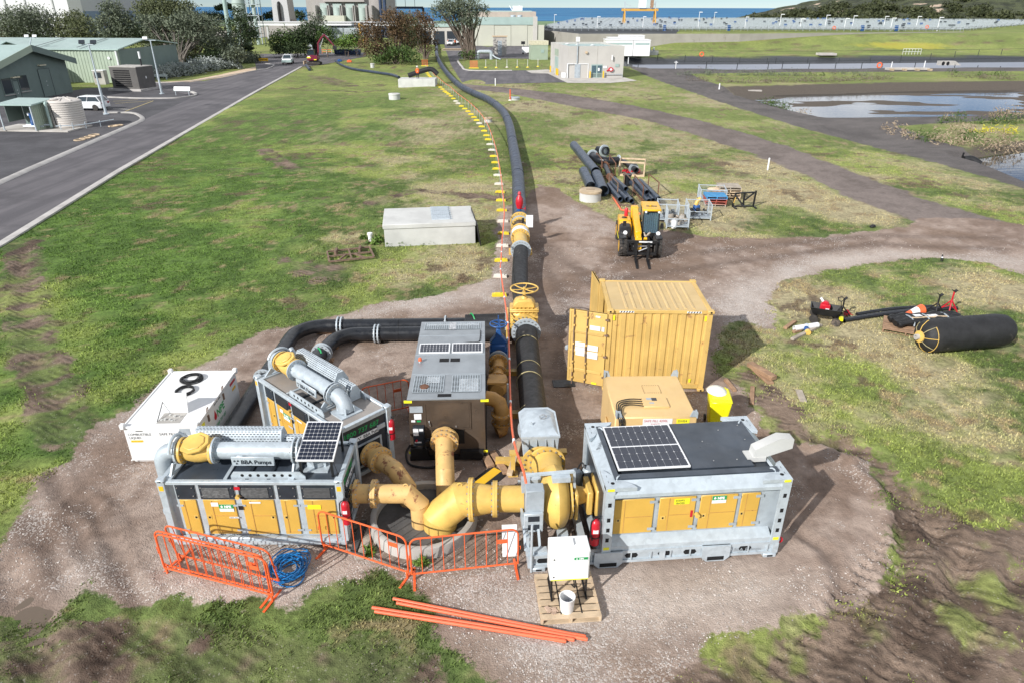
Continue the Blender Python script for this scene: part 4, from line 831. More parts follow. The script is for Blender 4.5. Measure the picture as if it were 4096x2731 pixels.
# roof
MB().bx(-hx+.20,hx-.16,-hy+.24,hy-.18,zt-.10,zt+.00).ob('roof_tray','dark_panel',T)
rim=MB().bx(-hx+.22,hx-.18,-hy+.25,-hy+.40,zt,zt+.09).bx(-hx+.22,-hx+.32,-hy+.40,hy-.2,zt,zt+.09).ob('roof_rim','dark_roof',T)
MB().prism([(-.02,-hy+.46),(hx-.62,-hy+.46),(hx-.62,-.22),(hx-.24,-.22),(hx-.24,hy-.24),(-.02,hy-.24)],zt+.05,zt+.09,'xy').ob('roof_panel','dark_roof',T)
bl=MB()
for (x,y) in ((.5,-.5),(.5,.2),(1.0,-.5),(1.0,.6),(1.45,.2),(1.5,.75)): bl.cyl((x,y,zt+.09),(x,y,zt+.10),.014,8)
bl.ob('roof_bolt','bolt',T)['kind']='stuff'
solar(T,1.50,1.56,9,6,(-.80,.10,zt+.12),(0,0,0),.010)
ex=MB().bx(1.22,1.62,-.52,-.24,zt+.02,zt+.12).ob('exhaust_base','concrete_pale',T)
MB().prism([(1.34,zt+.10),(1.58,zt+.10),(2.16,zt+.30),(2.16,zt+.52),(1.86,zt+.56),(1.36,zt+.30)],-.50,-.27,'xz').ob('exhaust_cowl','concrete_pale',ex)
sh_=MB().tube([(hx+.05+.07*math.cos(a),-hy+.10,.36+.07*math.sin(a)) for a in [2*math.pi*i/12 for i in range(12)]],.02,6,closed=True).ob('shackle','red',T)
# volute, bearing housing and valve stand
vx=-2.72; V=MB()
V.lathe([(.26,-.34),(.40,-.30),(.52,-.24),(.64,-.16),(.70,0),(.64,.16),(.52,.24),(.40,.28),(.3,.30)],(vx,-.02,.98),(1,0,0),40)
vol=V.ob('volute','yellow_paint',T)
MB().lathe([(.36,0),(.34,.15),(.33,.5),(.36,.62)],(vx-.04,.48,1.05),(0,.9,.0),24).ob('volute_outlet','yellow_paint',vol)
flange(vol,(vx+.30,-.02,.98),(1,0,0),.50,.05,20,'yellow_paint'); flange(vol,(vx-.33,-.02,.90),(1,0,0),.40,.05,16,'yellow_paint')
flange(vol,(vx-.04,.48+.62,1.05),(0,1,0),.44,.06,16,'yellow_paint')
bh=MB().lathe([(.34,0),(.22,.10),(.18,.30),(.20,.5)],(vx+.33,-.02,.98),(1,0,0),20).bx(vx+.37,vx+.45,-.42,.38,.62,1.30).bx(vx+.66,vx+.78,-.32,.28,.66,1.26).bx(vx+.84,vx+1.02,-.36,.32,.62,1.32).ob('bearing_housing','yellow_paint',T,bevel=.02)
MB().bx(vx+1.02,-hx+.06,-.26,.22,.8,1.2).ob('coupling_guard','ochre_pipe',T)
for (x,y) in ((vx+.55,.55),(vx+.85,.62)): MB().lathe([(.15,0),(.15,.30),(.1,.36)],(x,y,.85)).ob('vacuum_pot','galv_dull',T)
for k in range(4): MB().tube(smooth([(vx+.5+.1*k,.5,1.1),(vx+.7+.1*k,.7+.05*k,1.3-.1*k),(-hx-.05,.6,1.2-.1*k)]),.018,6).ob('hose','black',T)
st=MB()
for y in (-.95,.85):
    MB().bx(vx-.72,vx-.66,y-.02,y+.10,.40,.72).ob('stand_foot','galv',T)
for x in (vx-.74,vx-.44): st.bar((x,-1.02,.42),(x,-.62,.74),.05); st.bar((x,-.62,.74),(x,-.10,.76),.05)
st.bx(vx-.74,vx-.30,-1.10,-.96,.36,.46).bx(vx-.72,vx-.30,.05,.20,.36,1.40).ob('valve_stand','galv',T)
pb=MB().bx(vx-.70,vx-.32,-.62,-.34,.98,1.62).ob('instrument_box','galv_dull',T,bevel=.01)
MB().bx(vx-.74,vx-.34,-.70,-.62,.62,1.10).ob('inspection_box','galv',T,bevel=.01); MB().bx(vx-.66,vx-.42,-.704,-.70,.90,1.04).bx(vx-.66,vx-.42,-.704,-.70,.68,.82).ob('window','dark_panel',T)
MB().bar((vx-.66,-.2,1.72),(vx+.36,-.2,1.76),.07,.05).bar((vx+.36,-.2,1.76),(vx+.38,-.22,1.35),.05).bar((vx-.60,-.2,1.72),(vx-.6,-.2,1.2),.05).bx(vx-.12,vx+.26,-.36,-.12,1.60,1.72).ob('lifting_bracket','galv',T)
for q in ((.0,.22,-.60,-.40,.30,.42),(.44,.56,-.9,.3,.401,.46),(.7,.82,-.9,.3,.401,.46)): MB().bx(vx+q[0],vx+q[1],*q[2:]).ob('pump_foot','galv',T)
extinguisher('red fire extinguisher strapped to the largest pump set beside the pale cabinet',(1.72,10.86,.56),.68,.10)
# ================================================================= WHITE FUEL TANK
T=thing('fuel_tank','low white fuel tank cube with open hatch and two black hose coils on top','fuel tank',(-8.80,15.78,0),R(1.7))
hx,hy,Hh=.91,1.43,1.11
MB().bx(-hx,hx,-hy,hy,.10,Hh).ob('shell','white_paint',T,bevel=.012)
k=MB()
for y in (-1.2,-.45,.45,1.2): k.bx(-hx,hx,y-.12,y+.12,0,.10)
k.ob('skid','white_paint',T)
for s in (-1,1): MB().bx(s*hx-.03 if s<0 else s*hx,s*hx if s<0 else s*hx+.03,-hy,hy,.09,.12).ob('edge_rail','white_paint',T)
MB().bx(-hx-.02,hx+.02,-hy-.02,-hy+.02,Hh-.03,Hh+.02).bx(-hx-.02,hx+.02,hy-.02,hy+.02,Hh-.03,Hh+.02).bx(-hx-.02,-hx+.02,-hy+.02,hy-.02,Hh-.03,Hh+.02).bx(hx-.02,hx+.02,-hy+.02,hy-.02,Hh-.03,Hh+.02).ob('top_rim','white_paint',T)
for sx in (-1,1):
    for sy in (-1,1): MB().bx(sx*hx-.06,sx*hx+.06,sy*hy-.06,sy*hy+.06,Hh-.05,Hh+.10).ob('stacking_corner','white_paint',T,bevel=.02)
hb=MB().bx(-.15,.43,-1.28,-.80,Hh+.001,Hh+.006).ob('hatch_well','concrete',T)
fit_=MB()
rnd=random.Random(5)
for k in range(9):
    x=rnd.uniform(-.08,.36); y=rnd.uniform(-1.2,-.9); fit_.cyl((x,y,Hh+.006),(x,y,Hh+.02+.03*rnd.random()),rnd.uniform(.015,.035),8)
fit_.ob('fittings','concrete_pale',hb)['kind']='stuff'
MB().bx(-.17,.45,-.02,.02,0,.52).ob('hatch_lid','white_paint',T,(0,-.78,Hh+.01),(R(-14),0,0)); MB().bar((-.16,-1.2,Hh),(-.16,-.72,Hh+.30),.015).ob('stay','black',T)
for y in (-.75,.35): MB().tube([(hx+.01,y-.04,Hh-.02),(hx+.03,y-.04,Hh+.12),(hx+.03,y+.04,Hh+.12),(hx+.01,y+.04,Hh-.02)],.012,6).bx(hx,hx+.03,y-.03,y+.03,Hh-.28,Hh-.1).ob('strap_lug','rust_frame',T)
text('COMBUSTIBLE',.095,'dark_panel',T,(-.84,-hy-.003,.86),face_y(),sx=.95); text('LIQUID',.095,'dark_panel',T,(-.82,-hy-.003,.76),face_y(),sx=.95); text('SAFE FILL 4000L',.10,'dark_panel',T,(-.06,-hy-.003,.86),face_y())
MB().bx(-.80,-.50,-hy-.004,-hy,.66,.72).ob('label_strip','amber_label',T); MB().bx(-.62,-.45,-hy-.004,-hy,.98,1.0).ob('slot','dark_interior',T); MB().bx(.46,.72,-hy-.004,-hy,.86,1.04).ob('recess','galv_dull',T)
text('NPE',.30,'green_text',T,(hx+.003,-.22,.62),face_x(),bold=.008); text('1800 737 687',.13,'green_text',T,(hx+.003,-.40,.40),face_x()); MB().lathe([(.0,0),(.09,0)],c=(hx+.003,-.33,.70),axis=(1,0,0),n=14).prism([(-.40,.74),(-.26,.74),(-.33,.90)],hx+.001,hx+.004,'yz').ob('drop_emblem','red',T)
MB().bx(hx,hx+.004,-1.32,-1.0,.84,.98).ob('label_strip','yellow_label',T); text('COMBUSTIBLE',.09,'dark_panel',T,(hx+.003,-1.36,.70),face_x(),sx=.7); text('SAFE FILL 4000L',.07,'dark_panel',T,(hx+.003,-.3,1.0),face_x()); MB().bx(hx,hx+.004,.9,1.3,.90,.98).ob('label_strip','red',T); MB().bx(hx,hx+.004,1.0,1.25,.70,.78).ob('label_strip','amber_label',T)
def coil(label,c,r,n,w,mat,name='hose_coil',seed=1,squash=.8,hz=.06,cat='hose',r2=.0,group=None):
    rnd=random.Random(seed); mb=MB()
    for k in range(n):
        rr=r*rnd.uniform(.86,1.08); ox,oy=rnd.uniform(-r2,r2),rnd.uniform(-r2,r2); ph=rnd.random()*6; e=rnd.uniform(.9,1.1)
        mb.tube([(ox+rr*e*math.cos(a),oy+rr/e*math.sin(a),w+hz*k/n+.012*math.sin(2*a+ph)) for a in [2*math.pi*i/28 for i in range(28)]],w,6,closed=True)
    a0=rnd.random()*6; mb.tube(smooth([(r*math.cos(a0),r*math.sin(a0),w+hz),(r*1.2*math.cos(a0+.5),r*1.2*math.sin(a0+.5),w),(r*1.1*math.cos(a0+1.1),r*1.1*math.sin(a0+1.1),w)]),w,6)
    return tag(mb.ob(name,mat,None,c),label,cat,group)
coil('black hose coil lying on the white fuel tank, farther from its hatch',(-8.98,16.75,1.115),.26,9,.014,'black',seed=2,r2=.04)
coil('black hose coil lying on the white fuel tank, nearer to its hatch',(-8.86,16.05,1.115),.23,8,.014,'black',seed=6,r2=.02)
# ================================================================= DISCHARGE MANIFOLD
zf=.32
def hose(name,label,path,r,mat='black_pipe',n=20,cat='pipe',ribs=0,caps=True):
    T=thing(name,label,cat,(path[0][0],path[0][1],0)); off=Vector((path[0][0],path[0][1],0)); P=[Vector(p)-off for p in path]
    MB().tube(P,r,n,caps).ob('pipe_wall',mat,T); return T,off
far_=[(-.35,22.25,zf),(-2.9,22.15,zf),(-6.3,22.05,zf)]+[(v.x,v.y,zf) for v in arc((-6.55,21.05,zf),1.0,R(80),R(180),8,(1,0,0),(0,1,0))]+[(-7.55,20.0,zf),(-7.55,17.5,zf),(-7.5,15.0,zf),(-7.46,12.3,zf)]
T,off=hose('discharge_pipe','black poly discharge pipe bending round the white fuel tank to the front pump set',far_,.24)
for (x,y,ax) in ((-6.15,22.06,(1,0,0)),(-6.02,22.06,(1,0,0)),(-2.35,22.17,(1,0,0)),(-7.54,18.2,(0,1,0))): flange(T,(x-off.x,y-off.y,zf),ax,.33,.045,14,'galv')
for x in (-5.3,-4.8,-4.0): MB().tube([(x-off.x,22.09-off.y+.243*math.cos(a),zf+.243*math.sin(a)) for a in [2*math.pi*i/20 for i in range(20)]],.006,4,closed=True).ob('weld_bead','black',T)
near_=[(-.35,21.45,zf),(-3.2,21.45,zf),(-4.9,21.40,zf)]+[(v.x,v.y,zf) for v in arc((-5.2,20.5,zf),.9,R(85),R(170),8,(1,0,0),(0,1,0))]+[(-6.2,20.1,zf),(-6.35,19.2,zf),(-6.42,17.4,.34),(-6.45,16.7,.36)]
T,off=hose('discharge_pipe','black poly discharge pipe curving to the grey-roofed pump set, green stripe',near_,.24)
for (x,y,ax) in ((-4.72,21.41,(1,0,0)),(-4.60,21.41,(1,0,0)),(-6.20,20.0,(.1,1,0)),(-6.22,19.88,(.1,1,0))): flange(T,(x-off.x,y-off.y,zf),ax,.33,.045,14,'galv')
MB().tube([(-6.22-off.x+.246*math.sin(a)-.09*a,19.75-off.y-.22*a,zf+.246*math.cos(a)) for a in [-.8+.2*i for i in range(9)]],.03,5).ob('green_stripe','green_text',T)
for x in (-3.9,): MB().tube([(x-off.x,21.43-off.y+.243*math.cos(a),zf+.243*math.sin(a)) for a in [2*math.pi*i/20 for i in range(20)]],.006,4,closed=True).ob('weld_bead','black',T)
# three ribbed rubber hoses to the manifold header
for i,(y,z) in enumerate(((22.35,.42),(21.85,.44),(21.35,.42))):
    T=thing('ribbed_hose',('farthest','middle','nearest')[i]+' of three ribbed black hoses joined to the yellow manifold','hose',(-.1,y,0),0,'ribbed hoses at the manifold')
    P=[(-1.55+1.5*k/40,.0,z-.06*(1-k/40)) for k in range(41)]; MB().tube(P,[.245+.010*(k%2) for k in range(41)],18).ob('hose_wall','rubber',T)
    if i!=1: MB().tube([(-1.3+.10*a+.25*0,-.258*math.sin(a),z-.03+.258*math.cos(a)) for a in [-1.0+.25*k for k in range(9)]],.028,5).ob('green_stripe','green_text',T)
for (px,py,l,w_) in ((745,770,.55,'beneath the flange of the outer black discharge pipe'),(865,782,.6,'beneath the flange of the inner black discharge pipe'),(765,805,.35,'under the curve of the inner black discharge pipe, towards the flange'),(755,835,.3,'under the curve of the inner black discharge pipe, towards the pump set')):
    p=G(px,py); timber('timber block '+w_,(p[0]-l/2,p[1]+.15),(p[0]+l/2,p[1]+.15),.2,.09,'timber',z=.0)
# ================================================================= MAIN RISING LINE
MX=.48
M('hose_band',(.35,.30,.16),.6,0,.3,4)
T=thing('discharge_hose','thick black rubber hose with pale bands, behind the galvanised check valve','hose',(.62,15.1,0))
P=[(0,0,.75),(-.02,1.0,.66),(-.06,2.5,.62),(-.10,4.2,.62),(-.12,5.6,.66)]; MB().tube(smooth(P,6),.37,32).ob('hose_wall','rubber',T)
for i,y in enumerate((.55,2.35,3.05,4.75)):
    MB().tube([(-.05-.015*y+.376*math.cos(a),y,.64+.376*math.sin(a)) for a in [2*math.pi*k/32 for k in range(32)]],.016 if i!=2 else .01,5,closed=True).ob('band','hose_band',T)
flange(T,(-.125,5.72,.66),(0,1,0),.50,.06,20,'galv')
# galvanised check valve over the volute outlet
T=thing('check_valve_housing','galvanised box-shaped check valve with lifting ring, behind the yellow volute','valve',(.66,14.05,0),R(3))
MB().prism([(-.34,.55),(.34,.55),(.40,.85),(.44,1.42),(-.44,1.42),(-.40,.85)],-.62,.55,'xz').ob('body','galv',T,bevel=.01)
MB().prism([(-.46,-.64),(.46,-.64),(.46,.46),(.30,.66),(-.30,.66),(-.46,.46)],1.42,1.47,'xy').ob('cover_flange','galv',T)
MB().add([(-.42,-.58,1.47),(.42,-.58,1.47),(.42,.40,1.47),(.26,.58,1.47),(-.26,.58,1.47),(-.42,.40,1.47),(-.28,-.36,1.58),(.28,-.36,1.58),(.28,.28,1.58),(.18,.40,1.58),(-.18,.40,1.58),(-.28,.28,1.58)],[(0,1,7,6),(1,2,8,7),(2,3,9,8),(3,4,10,9),(4,5,11,10),(5,0,6,11),(6,7,8,9,10,11)]).ob('cover','galv',T)
MB().tube([(.10+.075*math.cos(a),-.05,1.64+.06*math.sin(a)) for a in [2*math.pi*k/14 for k in range(14)]],.018,6,closed=True).ob('lifting_ring','steel_bright',T); MB().prism([(-.06,.0),(.06,.0),(.0,.12)],-.02,.02,'xz').ob('lug','galv',T,(-.2,-.3,1.55))
for x in (-.30,-.1,.12,.30): MB().prism([(-.64,.55),(-.78,.62),(-.78,.70),(-.64,1.38)],x-.015,x+.015,'yz').ob('rib','galv_dull',T)
for y in (-.78,.68): flange(T,(0,y,.82),(0,1,0),.46,.06,18,'yellow_paint' if y<0 else 'galv')
MB().bx(-.4,.4,-.86,-.5,.55,.6).ob('base_web','galv',T)
for s in (-1,1): 
    o=MB().bx(-.05,.05,-.05,.05,0,.62).bx(-.12,.12,-.12,.12,0,.03).bx(-.09,.09,-.09,.09,.62,.68).ob('jack_stand','yellow_paint',T,(s*.62,-.1,0))
# yellow gate valve and manifold header
T=thing('gate_valve','big yellow gate valve with spoked handwheel on the main pipeline','valve',(.44,21.75,0))
MB().lathe([(.40,-.62),(.40,.62)],(0,0,.66),(0,1,0),30).ob('bore','yellow_paint',T)
MB().bx(-.46,.46,-.30,.30,.22,1.10).ob('body','yellow_paint',T,bevel=.10)
for z in (.52,.72,.92): MB().bx(-.48,.48,-.33,.33,z-.02,z+.02).ob('rib','yellow_paint',T,bevel=.01)
MB().bx(-.02,.02,-.34,-.28,.3,1.05).ob('rib','yellow_paint',T)
bf=MB().bx(-.50,.50,-.32,.32,1.10,1.16).bx(-.50,.50,-.32,.32,1.17,1.22).ob('bonnet_flange','yellow_paint',T,bevel=.05)
bl=MB()
for k in range(7): bl.cyl((-.42+.14*k,-.27,1.06),(-.42+.14*k,-.27,1.27),.02,6)
bl.ob('bolt','yellow_paint',bf)['kind']='stuff'
MB().prism([(-.40,1.22),(.40,1.22),(.36,1.40),(.22,1.52),(-.22,1.52),(-.36,1.40)],-.24,.24,'xz').ob('bonnet','yellow_paint',T,bevel=.05)
MB().lathe([(.12,1.5),(.10,1.58),(.06,1.62),(.045,1.92)],n=14).ob('stem','yellow_paint',T)
hw=MB().tube([(.47*math.cos(a),.47*math.sin(a),1.88) for a in [2*math.pi*k/36 for k in range(36)]],.026,8,closed=True).ob('handwheel','yellow_paint',T)
for k in range(6): a=k*math.pi/3+.3; MB().tube([(0,0,1.86),(.25*math.cos(a),.25*math.sin(a),1.85),(.47*math.cos(a),.47*math.sin(a),1.88)],.018,6).ob('spoke','yellow_paint',hw)
for y in (-.60,.60): flange(T,(0,y,.66),(0,1,0),.49,.06,20,'yellow_paint')
mh=MB()
for y in (22.35,21.85,21.35): mh.cyl((-.05-.44,y-21.75,.46),(-.30,y-21.75,.46),.20,20)
mh.bx(-.62,-.55,-.85,.95,.16,.76).ob('manifold_branch','yellow_paint',T)['kind']='stuff'
bl=MB()
for k in range(14):
    for z in (.22,.70): bl.cyl((-.66,-.78+k*.13,z),(-.50,-.78+k*.13,z),.022,6)
bl.ob('bolt_row','galv',T)['kind']='stuff'
T=thing('discharge_hose','black rubber hose running from the yellow gate valve to the yellow spool piece','hose',(.44,22.45,0))
MB().tube(smooth([(0,0,.66),(-.05,1.5,.50),(-.10,3.5,.42),(-.07,5.5,.45),(-.02,7.2,.55)],6),.335,32).ob('hose_wall','rubber',T); flange(T,(-.02,7.3,.56),(0,1,0),.47,.06,20,'galv')
T=thing('spool_piece','yellow pipe spool with white flow-meter ring and white data plate','pipe',(.42,29.85,0))
MB().cyl((0,0,.58),(0,2.6,.58),.335,30).ob('pipe_wall','yellow_paint',T)
for (y,r,mt) in ((.05,.45,'yellow_paint'),(1.75,.45,'yellow_paint'),(2.55,.47,'yellow_paint'),(3.7,.46,'yellow_paint')): flange(T,(0,y,.58),(0,1,0),r,.07,18,mt)
MB().lathe([(.335,1.85),(.46,1.9),(.46,2.25),(.335,2.3)],(0,0,.58),(0,1,0),30).ob('flow_meter','white_paint',T)
MB().cyl((0,2.6,.58),(0,4.4,.58),.345,28).ob('collar','black_pipe',T); flange(T,(0,4.5,.58),(0,1,0),.50,.09,18,'yellow_paint'); flange(T,(0,3.95,.58),(0,1,0),.47,.06,18,'galv')
MB().bx(.28,.62,2.55,2.58,.85,1.45).ob('data_plate','white_label',T); MB().bx(.10,.20,3.2,3.32,.9,1.1).ob('sensor','black',T)
for y in (.95,1.35):
    MB().bx(-.55,.55,y-.08,y+.08,0,.16).ob('cradle','yellow_paint',T)
av=thing('air_valve','red air release valve with a small handwheel on top of the main pipeline','valve',(.40,34.6,.92))
MB().cyl((0,0,0),(0,0,.28),.09,14).lathe([(.16,.16),(.16,.20)],n=14).ob('stub','blue_valve',av)
MB().lathe([(.13,.28),(.15,.34),(.20,.55),(.18,.8),(.10,.92),(.07,1.0),(.10,1.05),(.05,1.15)],n=18).ob('body','red',av)
MB().tube([(.30,.11*math.cos(a),.26+.11*math.sin(a)) for a in [2*math.pi*k/14 for k in range(14)]],.014,6,closed=True).cyl((.05,0,.26),(.30,0,.26),.02,8).ob('handwheel','red',av)
LINE=[(.42,34.4),(.43,38),(.42,41.3),(.41,46),(.14,55.6),(-.34,69.5),(-1.25,79),(-2.97,87.8),(-5.6,96.5),(-8.1,107),(-12.2,132),(-17,168),(-20.9,206),(-25.2,247)]
LP=smooth([(x,y,.43) for x,y in LINE],8)
T=thing('pipeline','long blue-black poly pipeline snaking across the lawn to the far plant','pipe',(.42,34.4,0)); off=Vector((.42,34.4,0))
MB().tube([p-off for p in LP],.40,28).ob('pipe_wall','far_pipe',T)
acc=0
for a,b_ in zip(LP[:-1],LP[1:]):
    l=(b_-a).length; acc+=l
    if acc>11.5:
        acc=0; d=(b_-a).normalized(); MB().cyl(b_-off-d*.03,b_-off+d*.03,.425,24).ob('weld_joint','far_pipe',T)
for y in (37.5,44,52): MB().bx(-.5,.5,y-off.y-.1,y-off.y+.1,0,.05).ob('sleeper','timber_grey',T)
# ================================================================= BLUE VALVE LINE BESIDE THE ENCLOSURE
T=thing('valve_branch','blue gate valve on an ochre branch line bending down beside the steel enclosure','valve',(-.40,17.6,0))
MB().cyl((0,1.2,.75),(0,2.6,.75),.19,20).cyl((0,-.3,.80),(0,.9,.75),.17,20,.19).ob('pipe_section','ochre_pipe',T)
MB().bx(-.26,.26,1.35,1.75,.42,1.12).ob('valve_body','blue_valve',T,bevel=.06)
for z in (.6,.75,.9): MB().bx(-.28,.28,1.32,1.78,z-.015,z+.015).ob('rib','blue_valve',T)
MB().prism([(-.28,1.12),(.28,1.12),(.10,1.36),(.06,1.62),(-.06,1.62),(-.10,1.36)],1.40,1.70,'xz').ob('bonnet','blue_valve',T,bevel=.02)
hw=MB().tube([(.26*math.cos(a),1.55+.26*math.sin(a),1.74) for a in [2*math.pi*k/24 for k in range(24)]],.024,8,closed=True).cyl((0,1.55,1.6),(0,1.55,2.02),.018,8).ob('handwheel','blue_valve',T)
for k in range(5): a=k*1.2566; MB().tube([(0,1.55,1.72),(.26*math.cos(a),1.55+.26*math.sin(a),1.74)],.018,6).ob('spoke','blue_valve',hw)
for (y,r,mt) in ((1.05,.30,'galv_dull'),(.85,.29,'ochre_pipe'),(-.28,.30,'ochre_pipe'),(.2,.27,'ochre_pipe')): flange(T,(0,y,.76),(0,1,0),r,.05,12,mt)
MB().lathe([(.20,-.95),(.27,-.85),(.27,-.55),(.20,-.3)],(0,0,.8),(0,1,0),18).ob('check_body','ochre_pipe',T); MB().prism([(-.28,-.95),(.24,-.95),(.30,-.75),(.24,-.45),(-.24,-.45)],1.02,1.08,'xy').ob('check_cover','ochre_pipe',T)
MB().tube([(-.30,-1.6,.98),(-.1,-1.62,.96),(.08,-1.7,.88),(.14,-1.8,.70),(.15,-1.85,.30),(.12,-1.9,.15),(.0,-1.95,.12)],.20,20).ob('bend','ochre_pipe',T)
for z in (.62,.36): flange(T,(.145,-1.83,z),(0,.0,1),.29,.05,12,'ochre_pipe')
tag(MB().tube(arc((-2.62,18.75,.45),.34,R(20),R(260),12,(0,1,0),(0,0,1))+[Vector((-2.2,18.7,.2))],.17,16).ob('pipe_bend','yellow_paint'),'yellow pipe bend poking out behind the steel enclosure','pipe')
for (x,y,w_) in ((-.16,19.1,'under the blue valve'),(.05,16.6,'between ochre bend and black hose'),(.05,14.35,'under the galvanised check valve')):
    tag(MB().bx(-.45,.45,-.1,.1,.0,.16).ob('support_beam','yellow_paint',None,(x,y,.0)),'yellow support beam '+w_,'beam')
# ================================================================= SHIPPING CONTAINER
T=thing('shipping_container','ochre shipping container with one corrugated side to the camera and a door swung open','container',(4.35,19.37,0),R(-1.3))
hx,hy,Hh=1.45,1.22,2.62
f=MB()
for sx in (-1,1):
    for sy in (-1,1): f.bx(sx*hx-.08,sx*hx+.08,sy*hy-.08 if sy>0 else sy*hy-.0,sy*hy if sy>0 else sy*hy+.08,.0,Hh)
f.bx(-hx+.08,hx-.08,-hy,-hy+.07,.06,.20).bx(-hx+.08,hx-.08,-hy,-hy+.06,Hh-.10,Hh-.0).bx(-hx+.08,hx-.08,hy-.07,hy,.06,.2).bx(-hx+.08,hx-.08,hy-.06,hy,Hh-.10,Hh).bx(hx-.06,hx+.06,-hy+.08,hy-.08,Hh-.12,Hh).bx(-hx-.06,-hx+.06,-hy+.08,hy-.08,Hh-.14,Hh).bx(hx-.06,hx+.06,-hy+.08,hy-.08,.05,.2).bx(-hx-.06,-hx+.06,-hy+.08,hy-.08,.05,.2)
f.ob('frame','container_paint',T,bevel=.008)
def corr(x0,x1,y,n,dep):
    pts=[]; p=(x1-x0)/n
    for i in range(n):
        a=x0+p*i; pts+=[(a,y),(a+p*.55,y),(a+p*.68,y+dep),(a+p*.92,y+dep),(a+p,y)]
    return pts
for sy in (-1,1):
    mb=MB(); pts=corr(-hx+.08,hx-.08,sy*(hy-.03),11,-sy*.032)
    for a,b in zip(pts[:-1],pts[1:]):
        if abs(a[0]-b[0])+abs(a[1]-b[1])>1e-6: mb.quad((a[0],a[1],.2),(b[0],b[1],.2),(b[0],b[1],Hh-.1),(a[0],a[1],Hh-.1))
    mb.ob('side_wall','container_paint',T)
mb=MB(); 
pts=corr(-hy+.08,hy-.08,hx-.02,9,-.045)
for a,b in zip(pts[:-1],pts[1:]): mb.quad((a[1],a[0],.2),(b[1],b[0],.2),(b[1],b[0],Hh-.12),(a[1],a[0],Hh-.12))
mb.ob('end_wall','container_paint',T)
rf=MB().bx(-hx+.06,hx-.06,-hy+.06,hy-.06,Hh-.06,Hh-.02).ob('roof','container_roof',T)
for i in range(9):
    x=-hx+.50+i*.245
    MB().prism([(x-.045,Hh-.02),(x+.045,Hh-.02),(x+.025,Hh+.005),(x-.025,Hh+.005)],-hy+.18,hy-.18,'xz').ob('roof_ridge','container_roof',rf)
MB().bx(-hx+.05,hx-.05,-hy+.07,hy-.07,.12,.18).ob('floor','timber',T)
for sx in (-1,1):
    for sy in (-1,1):
        for z in (.0,Hh-.06):
            c=MB().bx(sx*hx-.095,sx*hx+.095,sy*hy-.085,sy*hy+.085,z-.0,z+.085).ob('corner_casting','container_paint',T,bevel=.01)
            if sy<0: MB().cyl((sx*hx,sy*hy-.088,z+.042),(sx*hx,sy*hy-.08,z+.042),.03,10).ob('casting_hole','dark_interior',c)
hz=[]
for x0 in (-1.18,1.02-.25):
    st=MB().bx(x0,x0+.42,-hy-.004,-hy,Hh-.075,Hh-.02).ob('hazard_strip','white_label',T); 
    for k in range(5): MB().prism([(x0+.02+k*.08,Hh-.073),(x0+.055+k*.08,Hh-.073),(x0+.085+k*.08,Hh-.022),(x0+.05+k*.08,Hh-.022)],-hy-.0065,-hy-.004,'xz').ob('hazard_stripe','black',st)
for x in (-1.36,1.30): MB().bx(x,x+.06,-hy-.005,-hy+.0,Hh-.32,Hh-.16).ob('reflector','yellow_label',T)
MB().bx(1.06,1.12,-hy-.004,-hy,.28,.40).ob('reflector','yellow_label',T)
def cdoor(hingey,ang,label,back):
    D=bpy.data.objects.new('door',None); COL.objects.link(D); D.parent=T; D.location=(-hx-.07,hingey,.12); D.rotation_euler=(0,0,ang)
    w_=1.14; MB().bx(0,w_,-.02,.02,.0,Hh-.24).bx(0,w_,-.035,.035,0,.06).bx(0,w_,-.035,.035,Hh-.30,Hh-.24).bx(0,.06,-.035,.035,.06,Hh-.3).bx(w_-.06,w_,-.035,.035,.06,Hh-.3).ob('leaf','container_paint',D)
    for z in (.42,1.05,1.68): MB().bx(.08,w_-.06,-.045,-.02,z-.05,z+.05).ob('pressing','container_paint',D,bevel=.02)
    for x in (.58,.98):
        rd=MB().cyl((x,-.065,-.08),(x,-.065,Hh-.20),.018,8).ob('locking_rod','rust_frame',D)
        for z in (.15,.7,1.3,1.9,2.2): MB().bx(x-.03,x+.03,-.085,-.04,z-.03,z+.03).ob('rod_keeper','container_paint',D)
        MB().bar((x,-.08,.62),(x-.02,-.09,.35),.03).ob('handle','container_paint',D)
    for z in (.3,1.0,1.7,2.2): MB().bx(-.05,.05,-.05,.01,z-.03,z+.03).ob('hinge','rust_frame',D)
    if back:
        D.scale=(1,-1,1)
        for (x0,x1,z0,z1) in ((.62,.92,1.22,1.36),(.62,.92,1.05,1.20),(.22,.54,1.14,1.32),(.22,.54,.88,1.10),(.62,.90,.92,1.04),(.18,.50,1.82,1.96),(.06,.14,1.82,1.96),(.2,.34,2.24,2.29)): MB().bx(x0,x1,-.052,-.046,z0,z1).ob('data_label','white_label',D)
        MB().bx(.2,.36,-.05,-.04,.02,.08).ob('data_label','yellow_label',D); MB().bx(1.14,1.24,-.06,.06,1.02,1.16).ob('lock_box','galv_dull',D,bevel=.02)
cdoor(-hy-.01,R(180-20),'',True); cdoor(hy+.01,R(97),'',False)
